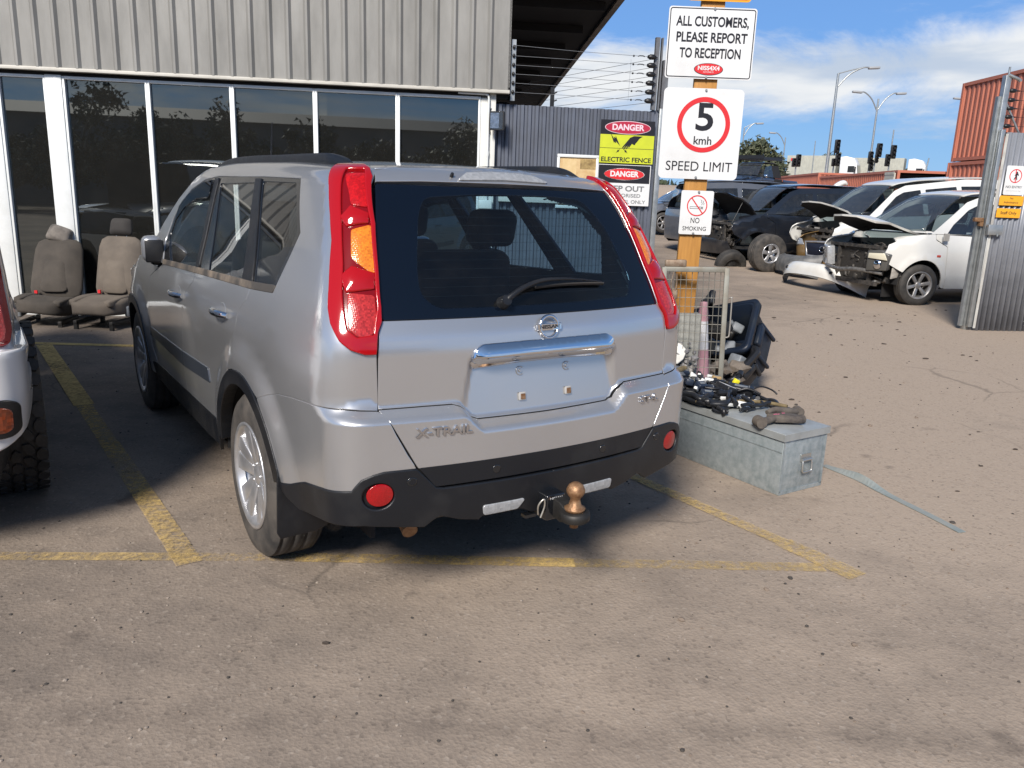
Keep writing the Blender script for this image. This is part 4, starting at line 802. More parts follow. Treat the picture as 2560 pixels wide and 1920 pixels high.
m = MB(); m.box((5.37, .03, 1.34), (.165, .12, 2.66), bev=.004); m.box((5.425, -.02, 1.34), (.07, .04, 2.66), bev=.003); m.build('corner_column', RUSTW, bld)
MB().tube(smooth_path([(5.02, -.075, 2.652), (5.30, -.075, 2.652), (5.352, -.075, 2.645), (5.374, -.075, 2.60), (5.374, -.075, 2.3), (5.374, -.075, .5)], 5), .012, 8).box((5.374, -.07, 2.0), (.03, .02, .05)).build('conduit', ALUW, bld)
o = MB().box((5.36, -.08, 1.42), (.16, .05, .10), bev=.008).build('power_outlet', material('outlet_white', (.7, .7, .66), .4), bld)
# roof body and side eave
MB().box(((X0+X1)/2-.1, 6.2, 3.0), (X1-X0-.3, 10.2, 2.6)).build('side_wall', CLAD, bld)
m = MB(); zs = 3.90; yb = 13.0
m.add([(5.3, .05, zs), (6.93, -.35, zs), (7.70, yb, zs-.02), (5.3, yb, zs-.02), (5.3, .05, zs+.05), (6.93, -.35, zs+.05), (7.70, yb, zs+.03), (5.3, yb, zs+.03)], [[0, 3, 2, 1], [4, 5, 6, 7], [0, 1, 5, 4], [3, 7, 6, 2], [0, 4, 7, 3]])
for i in range(9): m.box((6.1, .8+1.45*i, zs-.06), (1.5, .06, .10))
m.build('soffit', DARKW, bld)
MB().add([(6.97, -.36, zs-.04), (7.03, -.36, zs+.22), (7.80, yb, zs+.20), (7.74, yb, zs-.06), (6.89, -.36, zs-.04), (7.66, yb, zs-.06), (6.89, -.36, zs+.22), (7.66, yb, zs+.2)], [[0, 3, 2, 1], [0, 4, 5, 3], [4, 6, 7, 5], [1, 2, 7, 6], [0, 1, 6, 4]]).build('fascia', material('brown_fascia', (.16, .13, .11), .6, col2=(.26, .23, .20), vscale=4), bld)
MB().box(((X0+X1)/2+.0, 5.55, 4.45), (X1-X0-.1, 12.3, .2)).build('roof', CLAD, bld)  # front edge overhangs out of view, sized to shade the cladding top
# ---------------------------------------------------------------- corrugated fence
FENCE = material('blue_grey_fence_sheet', (.135, .15, .185), .42, .3, col2=(.10, .11, .135), vscale=3, lo=.4, hi=.7, rvar=.1)
GALV = material('galvanised_steel', (.44, .46, .46), .42, .75, col2=(.30, .32, .32), vscale=10, lo=.35, hi=.7)
BLACKP = material('black_plastic', (.012, .012, .013), .4)
fen = thing('sheet_fence', 'blue grey ribbed metal fence joining the workshop corner', 'fence', B0, BZ)
def corrugated(x0, x1, z0, z1, y, pitch, depth, mat_, par, name='sheet', round_=False, th=.004):
    prof = []
    if round_:
        n = int((x1-x0)/pitch*10)
        prof = [(x0+(x1-x0)*i/n, y+depth/2*math.cos(2*math.pi*(x1-x0)/pitch*i/n)) for i in range(n+1)]
    else:
        x = x0
        while x < x1-1e-6: prof += [(x, y), (x+pitch*.30, y), (x+pitch*.46, y-depth), (x+pitch*.84, y-depth), (x+pitch, y)][:4]; x += pitch
        prof.append((x1, y))
    q = MB(); k = len(prof); v = [(a, b, z) for z in (z0, z1) for a, b in prof]+[(a, b+th, z) for z in (z0, z1) for a, b in prof]
    f = [[i, i+1, k+i+1, k+i] for i in range(k-1)]+[[2*k+i, 3*k+i, 3*k+i+1, 2*k+i+1] for i in range(k-1)]+[[k+i, k+i+1, 3*k+i+1, 3*k+i] for i in range(k-1)]+[[i, 2*k+i, 2*k+i+1, i+1] for i in range(k-1)]
    q.add(v, f, round_); return q.build(name, mat_, par)
corrugated(5.463, 7.335, .03, 2.565, .055, .0868, .030, FENCE, fen)
m = MB(); m.box((6.4, .10, 2.4), (1.85, .04, .05)).box((6.4, .10, .5), (1.85, .04, .05)); m.box((6.4, .10, 1.45), (1.85, .04, .05)); m.build('rail', GALV, fen)
MB().box((7.375, .09, 1.29), (.085, .09, 2.58), bev=.004).build('post', FENCE, fen)
MB().box((7.452, .05, 1.30), (.062, .062, 2.60), bev=.004).build('hinge_post', GALV, fen)
MB().box((6.22, -.02, 1.52), (1.4, .05, .12), bev=.004).build('timber_rail', material('pale_rail', (.55, .55, .50), .6), fen)
# electric fence above it
ef = thing('electric_fence', 'electric fence of six thin wires strung on black insulators above the sheet fence', 'electric fence', B0, BZ)
m = MB(); m.box((7.335, .02, 2.98), (.05, .05, .80)).box((7.395, .035, 2.98), (.018, .06, .80)); m.box((7.46, .05, 2.86), (.07, .06, .56)); m.build('strain_post', material('weathered_steel_post', (.20, .21, .22), .5, .6, col2=(.13, .12, .12), vscale=7), ef)
MB().box((5.648, -.02, 2.93), (.05, .05, .66)).build('strain_post', GALV, ef)
MB().box((6.128, .06, 2.66), (.045, .03, .24)).cyl((6.128, .06, 2.70), (6.18, .04, 2.73), .008, n=6).cyl((6.128, .06, 2.62), (6.18, .04, 2.64), .008, n=6).build('stub_post', BLACKP, ef)
zw = [3.157, 3.065, 2.967, 2.870, 2.771, 2.673]; wr = MB(); gy = material('grey_wire', (.32, .33, .34), .4, .8)
for i, z in enumerate(zw):
    wr.tube([(5.648, -.05, z+.02+(0 if i else .02)), (6.4, -.05, z+.012), (7.31, -.03, z)], .0025, 5); wr.tube([(7.32, .0, z-.01), (6.2, 2.8, z+.02), (5.65, 5.6, z+.04)], .0025, 5)
    q = MB(); q.lathe([(0, -.05), (.016, -.05), (.022, -.034), (.030, -.02), (.030, .02), (.022, .034), (.016, .05), (0, .05)], Matrix.Translation((7.265, -.03, z)) @ Matrix.Rotation(math.pi/2, 4, 'Y'), 14); q.cyl((7.30, -.03, z), (7.335, -.02, z), .006, n=6); q.ball((7.05, -.03, z+.002), .012, 0, 8, 6); q.tube([(7.10, -.03, z), (7.12, -.03, z+.007), (7.16, -.03, z+.007), (7.18, -.03, z)], .006, 6)
    q.build('insulator', BLACKP, ef)
    MB().ball((5.648, -.055, z+.02), .018, 0, 10, 8, (1, 1, 1.3)).build('insulator', BLACKP, ef)
wr.tube([(7.02, -.03, 3.12), (7.015, -.03, 2.66)], .0016, 4); wr.build('wire', gy, ef)
# ---------------------------------------------------------------- floodlight, notice board, danger signs (fixed on the fence: things of their own)
fl = thing('floodlight', 'small black floodlight fixed to the rusty corner column', 'floodlight', B0, BZ)
m = MB(); M = frame((5.47, -.16, 2.36), (.88, -.30, 0), (0, 0, 1)); m.bm((lambda b: (bmesh.ops.create_cube(b, size=1.0), [setattr(v, 'co', Vector((v.co.x*.165, v.co.y*.205, v.co.z*.06))) for v in b.verts], b)[2])(bmesh.new()), False, M)
for i in range(7): m.bm((lambda b: (bmesh.ops.create_cube(b, size=1.0), [setattr(v, 'co', Vector((v.co.x*.14-.0, v.co.y*.010-.08+i*.027, v.co.z*.05-.05))) for v in b.verts], b)[2])(bmesh.new()), False, M)
m.cyl((5.46, -.12, 2.36), (5.43, -.0, 2.36), .012, n=8); m.tube([(5.43, -.02, 2.50), (5.40, -.05, 2.50), (5.385, -.05, 2.36), (5.40, -.05, 2.22)], .006, 6); fo = m.build('housing', BLACKP, fl)
MB().prism(rrect(.10, .165, .006), .004, M @ Matrix.Translation((-.022, 0, .0305))).build('reflector', material('flood_reflector', (.55, .58, .62), .2, .8, var=.5, vscale=30), fl)
MB().prism(rrect(.145, .185, .008), .005, M @ Matrix.Translation((0, 0, .036))).build('front_glass', glass('flood_glass', (.9, .92, .95)), fl)
def sign_root(name, label, x, z, y=.0): return thing(name, label, 'sign', (B0[0]+x*math.cos(BZ)-y*math.sin(BZ), B0[1]+x*math.sin(BZ)+y*math.cos(BZ), z), BZ)
SW = material('sign_white', (.68, .69, .69), .38, col2=(.57, .57, .555), vscale=2.6, lo=.45, hi=.8, detail=9); SB = material('sign_black', (.012, .012, .016), .4); SR = material('sign_red', (.60, .025, .03), .4); SY = material('sign_yellow_green', (.55, .60, .03), .42, col2=(.48, .53, .03), vscale=6)
SRD = material('dull_sign_red', (.40, .02, .05), .4); SO = material('sign_orange', (.80, .38, .02), .4, col2=(.70, .32, .02), vscale=5); SG = material('sign_grey_letter', (.16, .165, .17), .5)
def plate(par, w, h, r, mat_, y=0.0, th=.004, name='plate', cx=0, cz=0): return MB().prism(rrect(w, h, r, 5, cx, cz), th, Matrix.Translation((0, y, 0)) @ UPRIGHT).build(name, mat_, par)
def on(x, z, d): return frame((x, -d, z), (1, 0, 0), (0, 0, 1))
def flat(poly, par, x, z, d, mat_, name, th=.0012): return MB().prism(poly, th, on(x, z, d)).build(name, mat_, par)
def ringp(r0, r1, par, x, z, d, mat_, name, n=56, sx=1, sy=1):
    q = MB(); v = []
    for rr in (r0, r1):
        for dd in (0, .0012):
            for i in range(n): a = 2*math.pi*i/n; v.append(on(x, z, d) @ Vector((rr*sx*math.cos(a), rr*sy*math.sin(a), dd)))
    f = []
    for i in range(n):
        j = (i+1) % n; f += [[n+i, n+j, 3*n+j, 3*n+i], [i, j, n+j, n+i], [2*n+i, 3*n+i, 3*n+j, 2*n+j]]
    return q.add(v, f).build(name, mat_, par)
def danger(par, z, w, h, red, letter):
    flat(circle(1, 48, 0, 0, w/2, h/2), par, 0, z, .0045, letter, 'oval_rim'); flat(circle(1, 48, 0, 0, w/2-.007, h/2-.007), par, 0, z, .0062, red, 'oval')
    text('DANGER', h*.62, letter, par, on(0, z, .0080), bold=.0035, width=w*.70)
# electric fence sign
s1 = sign_root('danger_sign', 'black and yellow DANGER ELECTRIC FENCE sign, upper sign on the sheet fence', 7.04, 2.20, -.015)
plate(s1, .655, .49, .004, SB); flat(rrect(.655, .325, .003), s1, 0, -.083, .0045, SY, 'yellow_field'); flat(rrect(.655, .004, .001), s1, 0, -.075, .0062, SB, 'rule')
danger(s1, .162, .555, .150, SRD, material('faded_sign_pink', (.70, .55, .60), .5))
text('ELECTRIC FENCE', .075, SB, s1, on(0, -.207, .006), bold=.0018, width=.61)
hand = [(.195, .072), (.085, .074), (.035, .052), (.012, .022), (-.05, -.055), (-.062, -.075), (-.055, -.08), (-.042, -.068), (-.01, -.032), (-.045, -.088), (-.038, -.094), (-.028, -.084), (.012, -.034), (-.012, -.082), (-.005, -.088), (.006, -.074), (.036, -.030), (.020, -.062), (.028, -.068), (.062, -.02), (.088, -.032), (.105, -.032), (.105, -.02), (.13, .01), (.155, .045)]
flat([(p[0]*.95, p[1]*.95) for p in hand], s1, 0, 0.0, .006, SB, 'hand_symbol')
bolt = [(-.06, .07), (-.012, .005), (-.02, .035), (.004, .018), (.0, .048), (.062, -.072), (.008, -.018), (.012, -.042), (-.016, -.025), (-.012, -.045)]
flat(bolt, s1, -.145, .022, .006, SB, 'bolt_symbol'); flat([(-p[0]*.38, p[1]*.38) for p in bolt], s1, -.105, -.105, .006, SB, 'bolt_symbol'); flat([(p[0]*.42, p[1]*.42) for p in bolt], s1, -.012, -.105, .006, SB, 'bolt_symbol')
# keep out sign
s2 = sign_root('danger_sign', 'white and black DANGER KEEP OUT sign, lower sign on the sheet fence', 7.03, 1.70, -.015)
plate(s2, .650, .475, .004, SW); flat(rrect(.630, .205, .002), s2, 0, .128, .0045, SB, 'black_field'); danger(s2, .128, .50, .140, SR, SW)
text('KEEP OUT', .088, SG, s2, on(.005, -.042, .0046), bold=.0025, width=.50); text('AUTHORISED', .058, SG, s2, on(0, -.122, .0046), bold=.0008, width=.44); text('PERSONNEL ONLY', .058, SG, s2, on(.0, -.195, .0046), bold=.0008, width=.56)
# notice board
nb = sign_root('notice_board', 'cork notice board with white frame left of the danger signs', 6.46, 1.72, .0); nb['category'] = 'notice board'
plate(nb, .47, .58, .003, material('cork_board', (.50, .33, .15), .7, col2=(.62, .46, .24), vscale=14), 0, .01, 'board')
m = MB()
for (x, z, w, h) in ((0, .295, .50, .035), (0, -.295, .50, .035), (-.235, 0, .03, .555), (.235, 0, .03, .555)): m.box((x, -.012, z), (w, .03, h), bev=.004)
m.build('frame', ALUW, nb); flat(rrect(.19, .11, .002), nb, .125, .205, .011, material('brown_photo', (.20, .13, .05), .5, col2=(.42, .30, .12), vscale=22), 'photo', .0008); flat(rrect(.17, .2, .002), nb, -.10, .16, .011, material('old_paper', (.66, .50, .27), .6, col2=(.58, .42, .2), vscale=12), 'paper', .0008)
# ---------------------------------------------------------------- sliding gate on the right, its post and its signs
gt = thing('yard_gate', 'grey ribbed sheet gate standing open at the right edge', 'gate', (B0[0]+11.84*math.cos(BZ), B0[1]+11.84*math.sin(BZ), 0), BZ)
SHEETG = material('grey_gate_sheet', (.25, .265, .295), .40, .3, col2=(.185, .197, .22), vscale=4, lo=.4, hi=.7, rvar=.1)
corrugated(.065, 2.6, .0, 2.52, .0, .078, .030, SHEETG, gt, 'sheet', True)
MB().box((.0, .02, 1.30), (.055, .05, 2.5), bev=.003).build('frame_edge', GALV, gt); MB().box((.045, -.018, 1.27), (.035, .006, 2.46)).build('edge_strip', material('pale_edge_strip', (.50, .50, .46), .6, col2=(.35, .33, .30), vscale=6), gt)
MB().box((.07, -.05, 1.32), (.20, .05, .13), bev=.004).cyl((.10, -.08, 1.24), (.10, -.08, 1.27), .012, n=10).build('latch_plate', GALV, gt); MB().box((-.10, .05, 1.44), (.12, .05, .05), bev=.004).box((-.06, .05, 1.40), (.05, .04, .08)).build('latch_bolt', RUST, gt)
gp = thing('gate_post', 'tall galvanised square gate post with black fence insulators', 'post', (B0[0]+11.81*math.cos(BZ)-.07*math.sin(BZ), B0[1]+11.81*math.sin(BZ)+.07*math.cos(BZ), 0), BZ)
MB().box((.03, .03, 1.60), (.075, .075, 3.20), bev=.004).box((-.03, .05, 1.50), (.04, .05, 2.9)).build('post', GALV, gp); MB().cyl((.045, .03, 3.20), (.045, .03, 3.30), .012, n=8).tube(smooth_path([(.03, .0, 3.20), (.10, -.02, 3.17), (.16, -.02, 3.15), (.18, -.02, 3.13)], 4), .02, 8).build('cap_lamp', GALV, gp)
for i, z in enumerate([3.02, 2.91, 2.81, 2.71, 2.60, 2.50]):
    MB().lathe([(0, -.045), (.014, -.045), (.026, -.02), (.026, .02), (.014, .045), (0, .045)], Matrix.Translation((.115, -.0, z)) @ Matrix.Rotation(math.pi/2, 4, 'Y'), 12).tube([(.16, 0, z), (.21, 0, z)], .008, 6).tube([(.21, 0, z), (1.9, .02, z)], .0025, 5).build('insulator', BLACKP, gp)
MB().tube([(.06, .0, 2.86), (.34, .0, 2.45)], .013, 8).build('brace', GALV, gp)
def gsign(name, label, x, z): return thing(name, label, 'sign', (gt.location.x+x*math.cos(BZ)+.03*math.sin(BZ), gt.location.y+x*math.sin(BZ)-.03*math.cos(BZ), z), BZ)
n1 = gsign('no_entry_sign', 'white NO ENTRY sign with crossed out walker on the sheet gate', .245, 1.94); plate(n1, .27, .36, .02, SW); ringp(.074, .085, n1, 0, .055, .0046, SR, 'prohibition_ring'); flat([(-.012, .078), (.0, .078), (.012, -.078), (0, -.078)], n1, 0, .055, .0052, SR, 'slash').rotation_euler = (0, 0, 0)
flat(circle(.010, 14), n1, .012, .098, .006, SB, 'walker_head'); flat([(.0, .030), (.024, .030), (.034, .002), (.026, .0), (.016, .016), (.012, -.008), (.022, -.05), (.012, -.052), (.0, -.014), (-.018, -.05), (-.028, -.046), (-.008, -.004), (-.004, .012), (-.016, .0), (-.022, .006)], n1, .005, .058, .006, SB, 'walker_body')
text('NO ENTRY', .040, SG, n1, on(0, -.082, .0046), bold=.0008, width=.225); text('Authorised Persons Only', .016, material('faint_letter', (.45, .45, .45), .5), n1, on(0, -.128, .0046), width=.20)
n2 = gsign('admittance_sign', 'orange sign reading No Admittance, directly under the white sign on the gate', .245, 1.690); plate(n2, .33, .120, .006, SO); text('No', .036, SB, n2, on(0, .028, .0046)); text('Admittance', .036, SB, n2, on(0, -.022, .0046), width=.20)
n3 = gsign('staff_sign', 'orange sign reading Staff Only, lowest on the sheet gate', .235, 1.535); plate(n3, .33, .115, .006, SO); text('Staff Only', .052, SB, n3, on(0, 0, .0046), bold=.0005, width=.225)
# ---------------------------------------------------------------- timber sign post and its signs
TIM = material('orange_timber', (.50, .245, .055), .62, col2=(.36, .165, .035), vscale=5, stretch=(9, 9, .8), lo=.3, hi=.7, detail=8, bump=.1, bscale=60)
po = thing('sign_post', 'orange timber post carrying the signs beside the car', 'post', (1.157, 5.375, 0), .0)
m = MB(); m.box((.0, 0, 1.75), (.145, .045, 3.5), (0, .012, 0), bev=.003); m.build('post', TIM, po)
def psign(name, label, x, z): return thing(name, label, 'sign', (x, 5.335, z), .01)
if True:
    a = psign('warning_sign', 'orange sign at the top of the timber post, only its bottom edge in view', 1.197, 2.90); plate(a, .40, .285, .025, SO, 0, .004)
    q = MB(); r0 = rrect(.375, .26, .018); r1 = rrect(.366, .251, .016); k = len(r0); q.add([on(0, 0, .0046) @ Vector((p[0], p[1], 0)) for p in r0+r1], [[i, (i+1) % k, k+(i+1) % k, k+i] for i in range(k)]); q.build('border', SB, a)
a = psign('customer_sign', 'white black-bordered sign reading ALL CUSTOMERS, PLEASE REPORT TO RECEPTION', 1.167, 2.513); plate(a, .548, .420, .018, SW)
def border(par, w, h, r, t, mat_, inset_): 
    q = MB(); r0 = rrect(w-2*inset_, h-2*inset_, r); r1 = rrect(w-2*inset_-2*t, h-2*inset_-2*t, max(.002, r-t)); k = len(r0)
    return q.add([on(0, 0, .0048) @ Vector((p[0], p[1], 0)) for p in r0+r1], [[i, (i+1) % k, k+(i+1) % k, k+i] for i in range(k)]).build('border', mat_, par)
border(a, .548, .420, .016, .006, SB, .007)
for i, (s, wd) in enumerate((('ALL CUSTOMERS,', .455), ('PLEASE REPORT', .445), ('TO RECEPTION', .385))): text(s, .080, SB, a, on(.003, .123-.092*i, .0046), bold=.0020, width=wd)
flat(circle(1, 40, 0, 0, .092, .036), a, .0, -.152, .0046, SB, 'logo_rim'); flat(circle(1, 40, 0, 0, .088, .033), a, .0, -.152, .006, SR, 'logo_oval'); text('NISS4X4', .034, SW, a, on(0, -.147, .0075), bold=.0012, width=.138); text('AUTOPARTS', .012, SW, a, on(0, -.170, .0075), width=.066)
a = psign('speed_sign', 'white speed limit sign with a red ring around 5 kmh', 1.155, 1.968); plate(a, .512, .558, .030, SW)
ringp(.140, .170, a, .012, .058, .0046, SR, 'red_ring'); text('5', .235, SB, a, on(.018, .098, .0048), bold=.004, width=.112); text('kmh', .072, SB, a, on(.014, -.040, .0048), bold=.0008, width=.115); text('SPEED LIMIT', .085, SB, a, on(.004, -.202, .0048), width=.43)
a = psign('smoking_sign', 'small white NO SMOKING sign with a crossed cigarette, lowest on the timber post', 1.169, 1.476); plate(a, .212, .282, .012, SW)
ringp(.060, .067, a, .002, .045, .0046, SR, 'prohibition_ring'); flat([(-.042, .047), (-.036, .051), (.042, -.047), (.036, -.051)], a, .002, .045, .0052, SR, 'slash')
q = MB()
for (x, z, w, h) in ((0, .008, .088, .002), (0, -.004, .088, .002), (-.044, .002, .002, .012), (.018, .002, .002, .012), (.030, .002, .004, .014), (.038, .002, .003, .014)): q.prism(rrect(w, h, .0005, 1, x, z), .001, on(.0, .030, .0046))
q.tube([on(.03, .05, .005) @ Vector(p) for p in ((.0, 0, 0), (.006, .010, 0), (-.004, .018, 0), (.002, .028, 0), (-.008, .034, 0))], .0012, 4); q.tube([on(.042, .05, .005) @ Vector(p) for p in ((.0, 0, 0), (.006, .010, 0), (-.004, .018, 0), (.002, .028, 0))], .0012, 4); q.build('cigarette_symbol', SB, a)
text('NO', .050, SB, a, on(-.004, -.052, .0048), width=.058); text('SMOKING', .038, SB, a, on(-.004, -.104, .0048), width=.155)
for (x, z) in ((1.175, 2.714), (1.155, 2.312), (1.165, 2.236), (1.145, 1.70), (1.175, 1.608), (1.16, 1.342)): b_ = MB().cyl((0, 0, 0), (0, -.008, 0), .008, .007, 10).build('sign_bolt', GALV, po); b_.location = (x-1.157, -.045, z)
# ---------------------------------------------------------------- galvanised tool trunk with its load
CY_ = .5947
def cw(a, b, z=0): c, s = math.cos(CY_), math.sin(CY_); return (.2199+c*a-s*b, 2.7835+s*a+c*b, z)
ZINC = material('galvanised_sheet', (.41, .455, .47), .40, .5, col2=(.25, .295, .305), vscale=24, lo=.36, hi=.66, detail=9, rvar=.2, bump=.04, bscale=30)
TL = 1.12; TWD = .365; TH = .335
tr_ = thing('tool_trunk', 'galvanised steel tool trunk with a side handle, standing right of the silver car', 'trunk', cw(1.765, .37), CY_-.02)
m = MB(); m.box((TWD/2, TL/2, TH/2), (TWD, TL, TH), bev=.004); m.box((TWD/2, .0, TH-.1), (.01, .002, .002)); m.build('body', ZINC, tr_)
m = MB(); m.box((TWD/2, TL/2, TH+.014), (TWD+.022, TL+.022, .006), bev=.002)
for (x, y, w, d) in ((TWD/2, -.0095, TWD+.022, .003), (TWD/2, TL+.0095, TWD+.022, .003), (-.0095, TL/2, .003, TL+.016), (TWD+.0095, TL/2, .003, TL+.016)): m.box((x, y, TH-.006), (w, d, .036))
m.build('lid', material('galvanised_lid', (.47, .50, .50), .45, .5, col2=(.30, .31, .30), vscale=6, lo=.35, hi=.7, detail=9, rvar=.15), tr_)
m = MB(); M = frame((TWD/2+.015, -.001, .17), (1, 0, 0), (0, 0, 1)); m.prism(rrect(.085, .045, .006, 4, 0, .022), .004, M); m.tube([M @ Vector(p) for p in ((-.034, .012, .012), (-.038, .0, .016), (-.040, -.045, .018), (-.034, -.056, .018), (.034, -.056, .018), (.040, -.045, .018), (.038, .0, .016), (.034, .012, .012))], .0055, 8); m.cyl(M @ Vector((-.04, .012, .009)), M @ Vector((.04, .012, .009)), .010, n=10)
m.build('handle', material('bright_zinc', (.5, .5, .48), .35, .85), tr_)
m = MB(); m.box((TWD/2, -.0015, .012), (TWD-.004, .003, .022)); m.box((.008, -.0015, .165), (.014, .003, .30)); m.box((TWD-.008, -.0015, .165), (.014, .003, .30)); m.box((-.0015, TL/2, TH-.09), (.003, TL-.01, .006)); m.build('seam_strip', ZINC, tr_)
ZT = TH+.018
PLB = material('black_moulding', (.016, .017, .02), .38, var=.3, vscale=8); PLG = material('grey_moulding', (.20, .22, .24), .5, col2=(.13, .14, .15), vscale=20); PLW = material('white_connector', (.70, .71, .69), .45); FOAM = material('tan_foam_tape', (.19, .145, .075), .85, col2=(.12, .09, .045), vscale=20, bump=.2, bscale=90); PLY = material('yellow_plug', (.78, .70, .03), .4); CARD = material('tan_label', (.36, .25, .12), .7); MUD = material('mud_coated_steel', (.135, .115, .095), .8, .1, col2=(.065, .055, .05), vscale=14, lo=.35, hi=.65, bump=.3, bscale=50)
# wiring loom: one tangle of taped branches (a thing), with plugs and modules lying in it (things of their own)
rr = random.Random(11); lm = thing('wiring_loom', 'tangled black car wiring loom heaped on the trunk lid', 'wiring loom', (0, 0, 0)); m = MB(); fm = MB()
def onlid(u, v): p = cw(1.765+u, .37+v); return p[0], p[1]
for i in range(84):
    v0 = rr.uniform(.42, 1.20); u0 = rr.uniform(.02, .50); a = rr.uniform(0, 6.3); pts = []; h0 = ZT+.012+max(0, .105-abs(v0-.85)*.22-abs(u0-.22)*.2)*rr.random()
    for k in range(6):
        u0 += .07*math.cos(a); v0 += .085*math.sin(a); a += rr.uniform(-.9, .9); u0 = min(max(u0, -.01), .56); v0 = min(max(v0, .40), 1.24)
        x, y = onlid(u0, v0); drop = .0 if u0 < .38 else -(u0-.38)*.4; pts.append((x, y, max(.02, h0+rr.uniform(-.008, .02)+drop)))
    m.tube(smooth_path(pts, 4), rr.choice([.006, .008, .011, .015, .018]), 7)
m.build('branch', PLB, lm)
for pts, r in (([(.40, .30), (.36, .42), (.27, .50), (.14, .56)], .011), ([(.0, .98), (.10, 1.06), (.20, 1.12), (.29, 1.22)], .019), ([(.05, .93), (.16, 1.00), (.30, 1.05)], .020), ([(-.02, .62), (.02, .70), (.05, .80)], .012)):
    fm.tube(smooth_path([(*onlid(u, v), ZT+.02+(.10 if v > .9 else .012)) for u, v in pts], 5), r, 9)
fm.build('taped_branch', FOAM, lm)
MB().tube(smooth_path([(*onlid(.46, .62), ZT+.05), (*onlid(.52, .60), ZT+.075), (*onlid(.58, .56), ZT+.055), (*onlid(.60, .53), ZT+.03)], 5), .0055, 7).tube(smooth_path([(*onlid(.40, .80), ZT+.04), (*onlid(.52, .82), ZT+.06), (*onlid(.60, .84), ZT+.09)], 5), .013, 8).cyl((*onlid(.59, .835), ZT+.085), (*onlid(.63, .86), ZT+.10), .022, n=12).build('loose_lead', PLB, lm)
# plugs and modules
def block(name, label, cat, u, v, h, size, rot, mat_, group=None, detail=None):
    x, y = onlid(u, v); t = thing(name, label, cat, (x, y, ZT+h), 0, group, rot=rot); MB().box((0, 0, 0), size, bev=min(size)*.16).build('case', mat_, t)
    if detail == 'pins':
        for k in range(4): MB().box((-size[0]*.33+size[0]*.22*k, -size[1]*.5, 0), (size[0]*.12, .004, size[2]*.55)).build('socket', PLB, t)
    elif detail == 'lug': MB().box((0, 0, size[2]*.5), (size[0]*.5, size[1]*.3, .006)).cyl((size[0]*.3, 0, size[2]*.4), (size[0]*.3, 0, size[2]*.75), .004, n=8).build('lug', PLG if mat_ is not PLG else ALLOYD, t)
    elif detail == 'label': MB().box((0, 0, size[2]*.5+.0006), (size[0]*.8, size[1]*.75, .001)).build('sticker', SW, t)
    return t
block('control_module', 'grey plate-shaped module leaning at the back of the loom heap', 'module', .20, 1.02, .115, (.12, .085, .03), (.7, .2, .9), PLG, None, 'lug')
block('control_module', 'black box module with a big pale label in the loom heap', 'module', .27, .66, .075, (.085, .12, .045), (.1, .35, .5), PLB, None, 'label')
block('control_module', 'long black module with a round hole, right of the labelled module', 'module', .38, .64, .06, (.16, .07, .05), (.2, .1, -.35), PLB, None, 'lug')
block('connector_block', 'white ribbed connector at the front of the loom heap', 'connector', .20, .45, .025, (.085, .045, .02), (.5, .1, -.35), PLW, None, 'pins')
block('yellow_plug', 'bright yellow plug on the far right of the loom heap', 'plug', .475, .76, .075, (.036, .030, .036), (.2, .4, .3), PLY, None, 'lug')
block('tan_sticker_box', 'tan labelled box behind the yellow plug', 'module', .40, .86, .075, (.055, .04, .05), (.1, .1, .2), CARD, None, 'lug')
spots = [(.10, .92, .09, (.5, .3, .9)), (.14, .56, .05, (.3, .1, .4)), (.08, .73, .075, (.2, .6, 1.1)), (.17, .78, .10, (.6, .2, .2)), (.22, .80, .10, (.3, .4, .7)), (.30, .83, .09, (.5, .1, -.2)), (.33, 1.0, .09, (.2, .5, .5)), (.36, .97, .09, (.1, .2, 1.3)), (.12, .49, .03, (.2, .2, .6)), (.17, .42, .02, (.3, .1, -.3)), (.42, .93, .08, (.4, .2, .4)), (.05, .86, .08, (.1, .5, .2)), (.33, .47, .03, (.1, .1, -.5)), (.26, .93, .10, (.7, .2, .4))]
for i, (u, v, h, r) in enumerate(spots): block('white_plug', 'small white plastic plug among the black loom wires', 'plug', u, v, h, (.032+.012*(i % 3), .020, .018), r, PLW, 'white plugs in the loom heap')
for i, (u, v, h, r) in enumerate([(.22, .62, .05, (.2, .4, .2)), (.13, .74, .09, (.5, .1, .6)), (.28, 1.04, .10, (.3, .3, .2)), (.06, .94, .10, (.2, .4, 1.0)), (.36, .88, .06, (.4, .1, .3)), (.16, 1.06, .11, (.1, .5, .4)), (.42, .82, .05, (.3, .2, 1.1)), (.18, .90, .07, (.3, .2, .3)), (.24, .74, .06, (.1, .3, .8)), (.10, .66, .06, (.4, .1, .1)), (.31, .92, .07, (.2, .5, 1.2)), (.04, .62, .04, (.2, .2, .6)), (.14, .85, .09, (.2, .1, 1.5)), (.40, .70, .04, (.1, .2, .2)), (.30, .56, .03, (.2, .1, .9)), (.09, 1.0, .09, (.4, .4, .4))]): block('relay_box', 'small black relay box among the loom wires', 'relay', u, v, h, (.075, .05, .04), r, material('navy_relay', (.018, .026, .045), .35), 'black relay boxes in the loom heap', 'lug')
